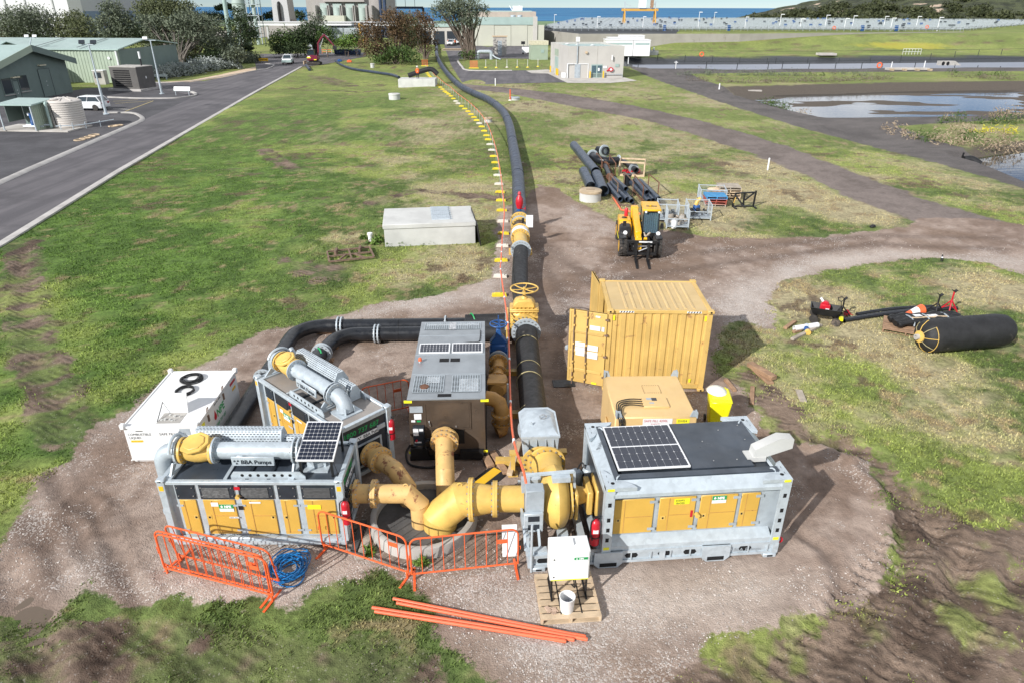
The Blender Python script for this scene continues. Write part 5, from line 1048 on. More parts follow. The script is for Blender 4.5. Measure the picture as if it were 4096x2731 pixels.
# ================================================================= BEIGE DIESEL TANK, BIN, MAT
T=thing('diesel_tank','beige diesel tank cube with flat access lid, lettered SAFE FILL 4200L','fuel tank',(3.50,15.1,0),R(1.0))
hx,hy,Hh=1.0,1.04,1.60
MB().bx(-hx,hx,-hy,hy,.12,Hh).ob('shell','beige_tank',T,bevel=.03); MB().bx(-hx+.1,-hx+.3,-hy,hy,0,.12).bx(hx-.3,hx-.1,-hy,hy,0,.12).ob('skid','beige_tank',T)
MB().bx(-hx-.09,-hx,-.55,.1,.5,.95).ob('side_recess_cover','beige_tank',T,bevel=.04)
for sx in (-1,1):
    for sy in (-1,1): MB().prism([(0,0),(.16,0),(.10,.16),(0,.16)],-.02,.02,'xz').bx(-.01,.02,-.08,.08,0,.15).ob('stacking_corner','galv_dull',T,(sx*(hx-.02),sy*(hy-.02),Hh),(0,0,0 if sx<0 else math.pi))
for a in (((-.18,.30),.30,(.12,.44)),): 
    mb=MB()
    for k in range(9):
        for (x,y) in ((-.05+.05*k,.12),(-.05+.05*k,.50)): mb.cyl((x,y,Hh),(x,y,Hh+.008),.010,6)
        for (x,y) in ((-.07,.12+.045*k),(.37,.12+.045*k)): mb.cyl((x,y,Hh),(x,y,Hh+.008),.010,6)
    mb.ob('lid_bolt','rusty',T)['kind']='stuff'; MB().bx(-.07,.37,.12,.50,Hh,Hh+.003).ob('inspection_lid','beige_tank',T)
h=MB().bx(-.22,.42,-.62,-.18,Hh,Hh+.045).ob('access_hatch','beige_tank',T,bevel=.01)
for (x0,x1,y0,y1,mt) in ((-.10,.03,-.30,-.20,'galv_dull'),(.03,.16,-.34,-.20,'dark_panel'),(-.06,.06,-.48,-.42,'galv_dull')): MB().bx(x0,x1,y0,y1,Hh+.045,Hh+.048).ob('label',mt,h)
for k in range(4): MB().tube(smooth([(-.20,-.24-.11*k,Hh+.03),(-.55,-.26-.09*k,Hh+.05),(-.85+.03*k,-.42-.07*k,Hh+.05),(-.92+.03*k,-.8-.05*k,Hh+.04),(-.90+.04*k,-1.08,Hh-.1),(-.86,-1.1,.9)]),.014,6).ob('fuel_line','black',T)
fy=-hy-.002; MB().bx(-.32,.40,fy-.004,fy,Hh-.26,Hh-.04).ob('name_board','white_label',T); text('SAFE FILL 4200L',.085,'red',T,(-.29,fy-.006,Hh-.13),face_y()); text('DIESEL',.085,'red',T,(-.12,fy-.006,Hh-.235),face_y())
MB().bx(.50,.82,fy-.004,fy,Hh-.26,Hh-.05).ob('unit_label','yellow_label',T); text('S51054',.085,'dark_panel',T,(.53,fy-.006,Hh-.14),face_y(),sx=.9)
T=thing('wheelie_bin','yellow wheelie bin with a clear plastic bag over its lid','bin',(5.72,16.15,0),R(-8))
MB().add([(-.22,-.24,.06),(.22,-.24,.06),(.22,.22,.06),(-.22,.22,.06),(-.29,-.33,.94),(.29,-.33,.94),(.29,.33,.94),(-.29,.33,.94)],[(0,3,2,1),(0,1,5,4),(1,2,6,5),(2,3,7,6),(3,0,4,7),(4,5,6,7)]).ob('body','bin_yellow',T,bevel=.03)
MB().add([(-.31,-.36,.94),(.31,-.36,.94),(.31,.36,.94),(-.31,.36,.94),(-.27,-.30,1.02),(.27,-.30,1.02),(.25,.30,1.06),(-.25,.30,1.06)],[(0,3,2,1),(0,1,5,4),(1,2,6,5),(2,3,7,6),(3,0,4,7),(4,5,6,7)]).ob('lid','bin_yellow',T,bevel=.02)
MB().bar((-.2,.40,1.0),(.2,.40,1.0),.03).ob('handle','bin_yellow',T)
for s in (-1,1): MB().cyl((s*.25,.26,.10),(s*.30,.26,.10),.10,16).ob('wheel','black',T)
tag(MB().lathe([(.30,0),(.26,.06),(.20,.10),(.10,.13),(0,.14)],n=14).ob('plastic_bag','clear_bag',None,(5.66,16.3,1.03),(0,0,.4)),'crumpled clear plastic bag on the yellow bin lid','bag').scale=(.9,1.0,.9)
tag(MB().bx(-.33,.33,-.22,.22,0,.025).ob('rubber_mat','black',None,GP(1296,880),(0,0,R(4))),'small black rubber mat on the dirt by the open container door','mat')
for i,(a,b,w_,h_,lab) in enumerate((((1722,843),(1778,876),.24,.14,'thick brown timber sleeper lying across another near the container'),((1735,848),(1772,882),.22,.07,'flat timber plank beneath the thick sleeper near the container'),((1668,872),(1690,898),.12,.08,'short timber offcut beside the container shadow'),((1730,888),(1728,928),.13,.07,'narrow timber batten pointing at the yellow bin'),((1836,896),(1847,922),.2,.06,'short wide grey board on the grass beyond the batten'))):
    pa,pb=G(*a),G(*b); timber(lab,pa,pb,w_,h_,'timber' if i!=4 else 'timber_grey','loose timber by the container',z=float(ground_z(*pa))+(.07 if i==0 else 0))
# ================================================================= CONTROL CABINET ON PALLET
def pallet(label,loc,rz,mat='timber_pale',w=1.16,l=1.16,group=None,h=.15):
    T=thing('pallet',label,'pallet',loc,rz,group); n=7; bw=w/n*.80
    b0=None
    for i in range(n):
        y=-w/2+bw/2+(w-bw)*i/(n-1)
        if b0 is None: b0=MB().bx(-l/2,l/2,-bw/2,bw/2,h-.022,h).ob('deck_board',mat,T,(0,y,0))
        else: c=b0.copy(); COL.objects.link(c); c.location=(0,y,0)
    for x in (-l/2+.025,0,l/2-.025): MB().bx(x-.022,x+.022,-w/2,w/2,.022,h-.022).ob('bearer',mat,T)
    for y in (-w/2+.06,0,w/2-.06): MB().bx(-l/2,l/2,y-.05,y+.05,0,.022).ob('bottom_board',mat,T)
    return T
pallet('new pale pallet under the white control cabinet',(1.10,9.88,0),R(4.7))
T=thing('control_cabinet','white control cabinet on black legs with green badge, standing on a pallet','cabinet',(1.11,10.02,.15),R(4.5))
hx,hy=.38,.21
MB().bx(-hx,hx,-hy,hy,.45,1.17).ob('box','white_paint',T,bevel=.01)
MB().bx(-hx+.02,hx-.02,-hy-.02,-hy,.47,1.15).ob('door','white_paint',T,bevel=.008)
MB().bx(-hx+.02,hx-.02,-hy-.024,-hy-.02,.47,.49).ob('kick_strip','yellow_label',T)
npe_badge(T,(.20,-hy-.024,.98),face_y(),.26,.11); MB().bx(.24,.34,-hy-.025,-hy-.02,1.07,1.12).ob('notice','white_label',T)
for z in (.56,1.0): MB().cyl((-hx+.07,-hy-.03,z),(-hx+.07,-hy-.02,z),.014,8).ob('lock','black',T)
for s in (-1,1):
    for q in (-1,1): MB().bar((s*.34,q*.18,.0),(s*.34,q*.18,.46),.035).ob('leg','black',T)
    MB().bar((s*.34,-.30,.02),(s*.34,.30,.02),.035).ob('foot_rail','black',T)
MB().bx(-.08,.08,-.06,.1,1.17,1.21).ob('gland_box','white_paint',T)
for x in (-.2,.2): MB().bx(x-.012,x+.012,-.62,.45,-.001,.004).ob('strap','black',T)
MB().tube(smooth([(.1,0,.46),(.12,.02,.25),(.15,-.05,.08),(.1,.1,.02)]),.012,6).ob('cable','black',T)
T=thing('bucket','open white plastic bucket of fittings on the cabinet pallet','bucket',(1.07,9.50,.15))
MB().lathe([(.125,0),(.15,.34),(.155,.35),(.14,.35),(.115,.02),(0,.02)],n=22).ob('pail','white_paint',T); MB().lathe([(.12,.10),(.08,.12),(0,.13)],n=12).ob('fittings','blue_valve',T)
for i,(x,y,rz) in enumerate(((.70,9.52,.5),(.83,9.49,-.1))):
    T=thing('work_glove',('leather work glove on the pallet corner, tilted','leather work glove on the pallet, next to the bucket')[i],'glove',(x,y,.152),rz)
    MB().bx(-.045,.045,-.06,.06,0,.02).ob('palm','skin_glove',T,bevel=.01)
    for k in range(4): MB().tube([(-.036+.024*k,-.055,.012),(-.038+.025*k,-.12+.012*abs(k-1.4),.010)],.011,6).ob('finger','skin_glove',T)
    MB().tube([(.04,.0,.012),(.08,-.05,.010)],.012,6).ob('thumb','skin_glove',T)
# white sheet leaning by barrier, cable ramp and offcuts under the pipes
tag(MB().bx(-.16,.16,-.01,.01,0,.70).ob('sign_board','white_paint',None,(-.02,11.05,.02),(R(-20),0,R(4))),'blank white board leaning behind the orange barrier by the well','board')
T=thing('cable_ramp','black rubber cable ramp with an orange centre lid','ramp',G(1122,1100)+(0,),R(-38))
MB().prism([(-.28,0),(.28,0),(.14,.07),(-.14,.07)],-.42,.42,'xz').ob('body','black',T); MB().bx(-.12,.12,-.40,.40,.07,.078).ob('lid','amber_label',T)
for i,(a,b,w_,z,lab) in enumerate((((1132,1040),(1165,1090),.18,.0,'grey timber plank lying among offcuts behind the cable ramp'),((1172,1100),(1195,1025),.14,.1,'timber prop leaning between the galvanised check valve and the cable ramp'),((1098,1020),(1130,1075),.2,.02,'brown plank beside the steel enclosure skid'),((830,1285),(855,1215),.17,.0,'dark timber plank at the end of the front pump set'),((815,1270),(838,1200),.14,.0,'dark timber batten wedged against the front pump set'))):
    pa,pb=G(*a),G(*b); timber(lab,pa,pb,w_,.08,('timber','timber_pale','timber','timber_grey','concrete_dark')[i],'offcuts around the well',z)
# ================================================================= ORANGE BARRIERS
M('orange_rail',(.80,.13,.035),.4,0,.06,3)
def barrier(label,a,b,h=1.08,lean=0,group='orange crowd barriers',plate=True):
    a=Vector((a[0],a[1],0)); b=Vector((b[0],b[1],0)); L=(b-a).length; T=thing('crowd_barrier',label,'barrier',(a+b)/2,math.atan2(b.y-a.y,b.x-a.x),group); T.rotation_euler[0]=lean
    l=L/2; r=.019; c=.16
    pts=[(-l,0,.16)]+[(-l,0,h-c)]+[tuple(v) for v in arc((-l+c,0,h-c),c,math.pi,math.pi/2,5,(1,0,0),(0,0,1))][1:]+[tuple(v) for v in arc((l-c,0,h-c),c,math.pi/2,0,5,(1,0,0),(0,0,1))]+[(l,0,.16)]
    MB().tube(pts,r,8).ob('top_tube','orange_rail',T); MB().tube([(-l,0,.17),(l,0,.17)],r,8).ob('bottom_rail','orange_rail',T)
    n=int(L/.205); bar=None
    for i in range(1,n):
        x=-l+L*i/n
        if bar is None: bar=MB().cyl((0,0,.17),(0,0,h),.009,6).ob('upright_bar','orange_rail',T,(x,0,0))
        else: k=bar.copy(); COL.objects.link(k); k.location=(x,0,0)
    for s in (-1,1):
        x=s*(l-.04); MB().bx(x-.025,x+.025,-.30,.30,0,.02).bx(x-.018,x+.018,-.018,.018,.02,.2).ob('foot','orange_rail',T)
        MB().tube([(s*l,0,.62),(s*(l+.05),0,.62),(s*(l+.05),0,.54)],.009,6).ob('hook','orange_rail',T)
    if plate: MB().bx(l-L/n*2+.01,l-L/n-.01,-.006,.006,h-.34,h-.24).ob('name_plate','orange',T)
    return T
barrier('orange crowd barrier in front of the well, joining the front pump set',G(745,1262),G(942,1328))
barrier('orange crowd barrier in front of the well, joining the largest pump set',G(950,1332),G(1192,1306))
p0,p1=Vector(G(385,1318)),Vector(G(633,1381)); nrm=Vector((-(p1-p0).y,(p1-p0).x)).normalized()
barrier('front orange barrier of the row stacked by the front pump set',p0,p1); barrier('middle orange barrier of the row stacked by the front pump set',p0+nrm*.10-Vector((.10,0)),p1+nrm*.10-Vector((.12,0)))
barrier('rear orange barrier of the stacked row, leaning towards the front pump set',p0+nrm*.42-Vector((.02,0)),p1+nrm*.42-Vector((.12,0)),lean=R(8))
a,b=G(838,968),G(945,945); barrier('orange crowd barrier between the grey-roofed pump set and steel enclosure',a,b)
barrier('orange crowd barrier half hidden between the two small pump sets',(-6.6,13.35),(-5.1,13.9))
# ================================================================= BLUE HOSE, CONDUITS
p=GP(665,1312); mb=MB(); rnd=random.Random(8)
for k in range(17):
    rr=rnd.uniform(.20,.40); ox,oy=rnd.uniform(-.08,.08),rnd.uniform(-.08,.08); e=rnd.uniform(.75,1.25); ph=rnd.random()*6; ro=rnd.random()*3
    pts=[]
    for i in range(30):
        a=2*math.pi*i/30; x=rr*e*math.cos(a); y=rr/e*math.sin(a); pts.append((ox+x*math.cos(ro)-y*math.sin(ro),oy+x*math.sin(ro)+y*math.cos(ro),.02+.010*k*rnd.uniform(.7,1)+.02*math.sin(2*a+ph)))
    mb.tube(pts,.0145,7,closed=True)
mb.tube(smooth([(-.3,.25,.15),(-.1,.55,.06),(.22,.58,.03),(.30,.40,.05),(.25,.2,.12)]),.0145,7)
tag(mb.ob('hose_coil','blue_hose',None,p),'tangled coil of bright blue hose on pale gravel','hose')
for i,(a,b) in enumerate((((906,1378),(1348,1464)),((914,1388),(1352,1470)),((858,1399),(1322,1471)),((864,1408),(1303,1475)))):
    A,B=GP(*a),GP(*b); A.z+=.045; B.z+=.045
    T=thing('conduit',('rearmost','second','third','nearest')[i]+' of four long orange conduits lying in front of the pallet','conduit',A,0,'orange conduits'); MB().pipe((0,0,0),B-A,.034,.005,12).ob('tube_wall','orange_cable',T); d=(B-A).normalized(); MB().cyl((B-A)-d*.22,(B-A)-d*.02,.039,12).ob('socket','orange_cable',T)
# ================================================================= MARKER BLOCKS, POSTS AND THE ORANGE CABLE
M('block_yellow',(.78,.60,.035),.5,0,.08,3); M('block_white',(.70,.66,.58),.6,0,.08,3)
PATH=[G(x,y) for x,y in ((1148,680),(1150,640),(1152,600),(1157,533),(1153,481),(1148,434),(1138,375),(1122,322),(1105,290),(1080,262),(1050,238),(1020,208),(1005,196),(990,180),(978,164))]
PP=smooth([(x,y,0) for x,y in PATH],12); acc=0; spots=[PP[0]]
for a,b in zip(PP[:-1],PP[1:]):
    acc+=(b-a).length
    if acc>2.02: acc=0; spots.append(b)
white={1,3,5,9,10,14,15,20,27,28}
blk=None; names=[]
mblk=MB().prism([(-.30,0),(.30,0),(.28,.10),(-.28,.10)],-.11,.11,'xz').prism([(-.20,.10),(.20,.10),(.17,.13),(-.17,.13)],-.07,.07,'xz').mesh('block'); mwht=mblk.copy(); mblk.materials.append(MATS['block_yellow']); mwht.materials.append(MATS['block_white'])
mpost=MB().cyl((0,0,.1),(0,0,1.12),.012,6).mesh('post'); mpost.materials.append(MATS['galv']); tops=[]
for i,p in enumerate(spots):
    w_=i in white; z=float(ground_z(p.x,p.y)); T=thing('marker_block',('white' if w_ else 'yellow')+' base block with steel post, '+ordn(i)+' from the gate valve beside the pipeline','barrier',(p.x,p.y,z),R(random.Random(i).uniform(-6,6)),'base blocks with posts along the pipeline')
    o=bpy.data.objects.new('base_block',mwht if w_ else mblk); COL.objects.link(o); o.parent=T; o=bpy.data.objects.new('post',mpost); COL.objects.link(o); o.parent=T; o.location=(.06,0,0); tops.append(Vector((p.x+.06,p.y,z+1.13)))
cable=[]
for a,b in zip(tops[:-1],tops[1:]): cable+=[a,(a+b)/2-Vector((0,0,.05))]
cable.append(tops[-1])
cable=[Vector((.42,11.35,.98)),Vector((.28,11.9,1.55)),Vector((.06,13.2,1.50)),Vector((-.02,15.5,1.15)),Vector((-.06,18,1.12)),Vector((-.12,20.5,1.15)),Vector((-.25,22.6,1.2))]+cable
T=thing('orange_cable','long orange cable strung on the row of posts beside the pipeline','cable',(.42,11.35,0)); off=Vector((.42,11.35,0))
MB().tube([p-off for p in smooth(cable,3)],.028,7).ob('sheath','orange_cable',T)
for k in range(9): q=cable[2+k]; MB().cyl(q-off-Vector((0,.06,0)),q-off+Vector((0,.06,0)),.034,8).ob('tie','white_label',T)
for (x,y,lab) in ((.42,10.62,'steel stake holding the orange cable beside the control cabinet'),(-.10,16.3,'steel stake holding the orange cable near the ochre bend'),(-.12,19.2,'steel stake holding the orange cable beside the blue valve')):
    tag(MB().cyl((0,0,0),(0,0,1.25),.025,8).bar((0,0,.0),(.0,0,1.2),.03).ob('stake','galv',None,(x,y,0)),lab,'stake')
# ================================================================= MIDDLE GROUND
def ZA(x,y,Y):
    """height and X of a photographed point known to stand at distance Y"""
    u=(x-1176)/FOC; v=(y-784)/FOC; dz=-math.sin(TILT)-v*math.cos(TILT); dy=math.cos(TILT)-v*math.sin(TILT); t=Y/dy
    return u*t, CAM_H+dz*t
# concrete chamber
T=thing('concrete_chamber','large pale concrete valve chamber with steel hatch on top, standing in the lawn','chamber',(-4.17,33.63,float(ground_z(-4.17,33.63))-.02),R(7.9))
hx,hy,Hh=2.2,1.45,1.13
MB().bx(-hx,hx,-hy,hy,-.2,Hh-.22).ob('wall','concrete_pale',T); MB().bx(-hx-.05,hx+.05,-hy-.05,hy+.05,Hh-.22,Hh).ob('cap_slab','concrete_pale',T,bevel=.02)
ht=MB().bx(.12,1.02,-.95,1.40,Hh,Hh+.05).ob('hatch','galv',T)
for i in range(9): MB().bx(.17+i*.095,.19+i*.095,-.9,1.35,Hh+.05,Hh+.065).ob('hatch_rib','galv',ht)
for y in (-.2,.6): MB().bx(.12,1.02,y-.01,y+.01,Hh+.05,Hh+.07).ob('hatch_joint','galv_dull',ht)
for k in range(7): MB().bx(1.02,1.12,-.9+k*.36,-.84+k*.36,Hh,Hh+.06).ob('hinge','galv_dull',ht)
for i,(dx,ln,h_) in enumerate(((.14,.9,1.25),(.2,.8,1.15),(.27,1.0,1.1))):
    tag(MB().bx(-.02,.02,-ln,ln,0,h_).ob('leaning_board','black',None,(T.location.x+2.2+.05+dx,T.location.y+.1-.35*i,0),(0,R(-8),R(9))),('innermost','middle','outermost')[i]+' dark board leaning on the end of the concrete chamber','board','boards leaning on the chamber')
p=GP(852,555); tag(MB().lathe([(.10,0),(.10,.3),(.13,.31),(.13,.42),(0,.43)],n=14).ob('vent_pipe','white_paint',None,p),'short white capped pipe standing in tall grass by the chamber','pipe')
# steel frame lying on the grass
c4=[GP(753,585),GP(850,574),GP(861,597),GP(758,608)]; T=thing('steel_frame','rectangular rusty steel frame lying flat on the grass','frame',c4[0])
o=c4[0]; L4=lambda i,j,f:(c4[i]+(c4[j]-c4[i])*f)-o+Vector((0,0,.12))
for (a,b) in ((L4(0,1,0),L4(0,1,1)),(L4(3,2,0),L4(3,2,1)),(L4(0,3,0),L4(0,3,1)),(L4(1,2,0),L4(1,2,1)),(L4(0,1,.5),L4(3,2,.5)),((L4(0,3,.5)),(L4(1,2,.5))),(L4(3,2,.2),(L4(0,1,.4)+L4(3,2,.4))/2),(L4(3,2,.8),(L4(0,1,.6)+L4(3,2,.6))/2)): MB().bar(a,b,.07,.07).ob('bar','rust_frame',T)
for f in (.22,.78):
    q=L4(0,1,f); MB().bar(q+Vector((0,.1,.0)),q+Vector((.05,-.5,.02)),.1,.22).ob('bracket','rust_frame',T)
# concrete manhole risers
def riser(label,px,py,d,h,lid='concrete',cat='manhole'):
    p=GP(px,py); T=thing('manhole_riser',label,cat,(p.x,p.y,p.z-.05),0,'concrete manhole risers')
    MB().lathe([(d/2,-.1),(d/2,h)],n=30).ob('ring','concrete_pale',T); MB().lathe([(d/2+.04,h),(d/2+.04,h+.12),(d/2-.02,h+.16),(0,h+.16)],n=30).ob('lid',lid,T); MB().bx(-d*.2,d*.2,-.03,.03,h+.16,h+.18).ob('lid_bar','rust_frame',T); return T
M('lid_stain',(.46,.36,.24),.8,0,.2,1.5,dirt=(.30,.18,.10),damt=.4,dsc=2)
riser('wide round concrete riser with stained lid, in front of the stacked pipes',1356,460,1.30,.55,'lid_stain'); riser('tall round concrete riser standing alone on the lawn',907,232,1.4,.6,'concrete_pale'); riser('small concrete riser with tan lid between marker blocks and pipeline',1122,281,.8,.36,'lid_stain'); riser('low grey concrete riser just right of the pipeline bend',1182,230,1.3,.25,'galv_dull'); riser('narrow upright concrete riser under the brown tree',1067*1.0-577+0,0,1,1) if False else None
def ur(px,py): return ((1024+px/2.296)/1.7415,(py/2.296)/1.7415)
riser('narrow concrete riser in front of the brown-leaved trees',*ur(1072,628),.75,.7,'concrete_pale')
# concrete box with the worker
a=ur(1315,795); b=ur(1648,800); A=GP(*a); B=GP(*b); T=thing('concrete_culvert','long pale concrete box slab in the lawn with a worker on it','chamber',((A.x+B.x)/2,(A.y+B.y)/2+1.6,min(A.z,B.z)-.1),R(-1)); wd=(B.x-A.x)/2
MB().bx(-wd,-wd*.2,-1.7,1.7,-.3,1.25).ob('box','concrete_pale',T); MB().prism([(-wd*.2+.01,-1.7),(wd,-1.75),(wd,1.2),(-wd*.2+.01,1.7)],-.3,1.28,'xy').ob('end_block','concrete_pale',T)
CBX=T.location.copy()
# black bent sheet / hose end the worker holds
tag(MB().tube(smooth([(0,0,0),(1.6,.3,.5),(3.4,.5,.9),(4.4,.4,.2)]),[.35]*19,10).ob('black_liner','black',None,(CBX.x-1.6,CBX.y+1.0,1.25)),'limp black liner hose draped on the concrete box by the worker','hose')
m,t,b=newmat('workwear'); tc=t.nodes.new('ShaderNodeTexCoord'); sp=t.nodes.new('ShaderNodeSeparateXYZ'); t.links.new(tc.outputs['Object'],sp.inputs[0])
z=sp.outputs[2]; c=mixc(t,mth(t,'GREATER_THAN',z,.88),(.010,.012,.02),(.85,.16,.03)); c=mixc(t,mth(t,'GREATER_THAN',z,1.50),c,(.50,.30,.22)); t.links.new(c,b.inputs['Base Color']); b.inputs['Roughness'].default_value=.8
def person(label,loc,rz,lean=0,hat='white_label'):
    T=thing('person',label,'person',loc,rz)
    J=[((0,0,.95),.15),((0,-.02+lean*-.15,1.2),.17),((0,-lean*.35,1.45),.15),((0,-lean*.42,1.54),.06),((0,-lean*.48,1.66),.10),((0,-lean*.5,1.76),.075)]
    E=[(0,1),(1,2),(2,3),(3,4),(4,5)]
    for s in (-1,1):
        k=len(J); J+=[((s*.10,0,.88),.10),((s*.12,-.03,.48),.075),((s*.13,.03,.08),.055),((s*.14,-.10,.03),.05)]; E+=[(0,k),(k,k+1),(k+1,k+2),(k+2,k+3)]
        k=len(J); J+=[((s*.20,-lean*.34,1.42),.07),((s*.27,-lean*.36-.06,1.15),.055),((s*.22,-lean*.4-.26,.98),.042),((s*.20,-lean*.4-.34,.96),.03)]; E+=[(2,k),(k,k+1),(k+1,k+2),(k+2,k+3)]
    me=bpy.data.meshes.new('body'); me.from_pydata([j[0] for j in J],E,[]); o=bpy.data.objects.new('body',me); COL.objects.link(o); o.parent=T
    me.materials.append(MATS['workwear']); md=o.modifiers.new('skin','SKIN'); sv=me.skin_vertices[0].data
    for i,j in enumerate(J): sv[i].radius=(j[1],j[1])
    sv[0].use_root=True; s_=o.modifiers.new('sub','SUBSURF'); s_.levels=1; s_.render_levels=1
    MB().lathe([(.15,0),(.13,.02),(.115,.05),(.09,.10),(.04,.13),(0,.135)],(0,-lean*.5,1.74),n=16).ob('helmet',hat,T)
    MB().lathe([(.178,1.12),(.178,1.17)],(0,-.02-lean*.15,0),n=14).ob('reflective_band','white_label',T)
    return T
wp=ur(1466,735); person('worker in orange shirt, dark trousers and white helmet standing on the concrete box',(G(*wp,1.1)[0],CBX.y-.6,1.15+CBX.z),R(200),.25)
# second dark hose across the lawn
hp=[ur(*q) for q in ((735,575),(770,605),(850,640),(940,660),(1050,675),(1150,690),(1250,705),(1315,728))]
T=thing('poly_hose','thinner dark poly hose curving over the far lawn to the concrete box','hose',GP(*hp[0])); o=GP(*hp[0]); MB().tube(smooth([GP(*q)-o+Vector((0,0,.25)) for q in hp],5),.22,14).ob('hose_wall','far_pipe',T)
# ================================================================= TELEHANDLER
M('handler_yellow',(.80,.43,.015),.32,0,.05,2,dirt=(.40,.26,.10),damt=.15,dsc=3); M('tyre',(.045,.040,.036),.85,0,.3,6,bump=.4,dirt=(.16,.125,.10),damt=.5,dsc=3); M('seat',(.06,.075,.095),.7)
tp=G(1474,596); T=thing('telehandler','yellow telehandler with dark glass cab and lowered pallet forks','telehandler',(6.12,31.95,0),R(-5))
ch=MB().prism([(-.42,.40),(.42,.40),(.42,.85),(-.42,.85)],-1.7,1.75,'xz').bx(-.95,.95,-1.45,-1.15,.42,.62).bx(-.95,.95,1.15,1.45,.42,.62).ob('chassis','black',T)
for sx in (-1,1):
    for y in (-1.28,1.28):
        W_=bpy.data.objects.new('wheel',None); COL.objects.link(W_); W_.parent=T; W_.location=(sx*.80,y,.46); W_.scale=(1.1,1.1,1.1)
        MB().lathe([(.24,-.16),(.38,-.17),(.42,-.12),(.42,.12),(.38,.17),(.24,.16)],(0,0,0),(1,0,0),26).ob('tyre','tyre',W_)
        lg=MB()
        for k in range(18):
            a=2*math.pi*k/18
            for s in (-1,1): lg.bar((s*.02,.425*math.cos(a),.425*math.sin(a)),(s*.16,.415*math.cos(a+.2),.415*math.sin(a+.2)),.05,.05,up=(0,math.cos(a),math.sin(a)))
        lg.ob('tread','tyre',W_)['kind']='stuff'; MB().lathe([(.0,.05),(.16,.05),(.24,.13),(.25,.17)],(0,0,0),(sx,0,0),20).ob('rim','handler_yellow',W_)
    MB().tube(arc((sx*.82,-1.28,.42),.50,R(20),R(150),6,(0,1,0),(0,0,1)),.06,6).bx(sx*.82-.17,sx*.82+.17,-1.62,-.98,.90,.96).ob('mudguard','black',T,bevel=.03)
eng=MB().prism([(-.55,.62),(1.55,.62),(1.55,1.20),(.25,1.28),(.2,1.22),(-.55,1.10)],-.93,-.36,'yz').ob('engine_cover','handler_yellow',T,bevel=.06)
MB().prism([(-1.05,.60),(-.1,.60),(-.1,1.24),(-.75,1.20),(-1.05,.98)],-.94,-.40,'yz').ob('front_hood','black',T,bevel=.08); MB().lathe([(.02,0),(.13,.0),(.12,.02)],(-.66,.7,1.27)).ob('filler_cap','black',T)
for x in (-.70,.82): MB().lathe([(.10,0),(.09,.06),(0,.07)],(x,-1.02,1.02),(0,-1,.2),14).ob('headlamp','white_label',T)
bm_=MB().bar((-.12,1.55,1.46),(-.12,-1.25,.98),.30,.36).ob('boom','handler_yellow',T,bevel=.02)
MB().bar((-.12,-.9,1.04),(-.12,-1.55,.86),.24,.28).bar((-.12,-1.45,.92),(-.12,-1.75,.42),.30,.24).ob('boom_head','handler_yellow',T,bevel=.02); MB().bx(-.30,.06,1.3,1.75,.9,1.62).ob('boom_pivot','handler_yellow',T,bevel=.03)
MB().bar((.18,-1.3,.55),(.18,-1.7,.98),.14,.1).ob('tilt_link','handler_yellow',T)
tag_=MB().bar((-.62,-1.85,.86),(.70,-1.85,.86),.08,.12).bar((-.62,-1.85,.30),(.70,-1.85,.30),.08,.12)
for x in (-.60,-.30,.38,.68): tag_.bar((x,-1.85,.24),(x,-1.85,.90),.07,.05)
tag_.ob('carriage','black',T); MB().bx(-.12,.48,-1.905,-1.89,.84,.90).ob('name_strip','white_label',T); MB().bar((-.35,-1.8,.62),(.5,-1.78,.66),.06).cyl((-.1,-1.88,.42),(.3,-1.88,.60),.03,8).ob('ram','steel_bright',T)
for x in (-.22,.32):
    MB().bx(x-.055,x+.055,-1.97,-1.91,.03,.86).prism([(-1.97,.02),(-1.97,.08),(-3.15,.035),(-3.15,.02)],x-.055,x+.055,'yz').ob('fork','black',T)
cab=MB()
for (x,y) in ((.12,-.78),(.84,-.78),(.12,.62),(.84,.62)): cab.bar((x,y,.75),(x,y*.92+.05,2.02),.055)
for z in (.95,1.98): cab.bar((.12,-.76,z),(.84,-.76,z),.05).bar((.84,-.76,z),(.84,.6,z),.05).bar((.12,-.76,z),(.12,.6,z),.05).bar((.12,.6,z),(.84,.6,z),.05)
cab.ob('cab_frame','black',T); MB().bx(.12,.86,-.78,.62,.62,.95).ob('cab_base','black',T)
m,t,b=newmat('cab_glass'); b.inputs['Base Color'].default_value=(.18,.30,.38,1); b.inputs['Roughness'].default_value=.03; b.inputs['Transmission Weight'].default_value=.6
for (q) in (((.14,-.775,.97),(.82,-.775,.97),(.82,-.70,1.96),(.14,-.70,1.96)),((.845,-.74,.97),(.845,.58,.97),(.845,.58,1.96),(.845,-.70,1.96)),((.115,-.74,.97),(.115,.58,.97),(.115,.58,1.96),(.115,-.70,1.96)),((.14,.60,1.0),(.82,.60,1.0),(.82,.60,1.96),(.14,.60,1.96))): MB().quad(*q).ob('pane','cab_glass',T)
g=MB()
for k in range(7): g.bar((.20+.095*k,-.80,1.0),(.20+.095*k,-.745,1.94),.007)
g.ob('window_guard','black',T); MB().prism([(.06,-.86),(.90,-.86),(.92,-.70),(.90,.70),(.06,.70),(.04,-.70)],2.0,2.10,'xy').ob('cab_roof','handler_yellow',T,bevel=.04); MB().bx(.25,.75,-.3,-.15,2.10,2.105).ob('roof_slot','black',T); MB().lathe([(.05,0),(.05,.06),(0,.07)],(.45,-.2,2.1)).ob('beacon','handler_yellow',T)
MB().bx(.28,.72,.1,.25,1.0,1.62).bx(.26,.74,-.35,.2,.92,1.04).ob('seat','seat',T,bevel=.05)
for x in (.2,.8): MB().lathe([(.06,0),(.05,.06),(0,.07)],(x,-.80,1.98),(0,-1,0),10).ob('work_lamp','white_label',T)
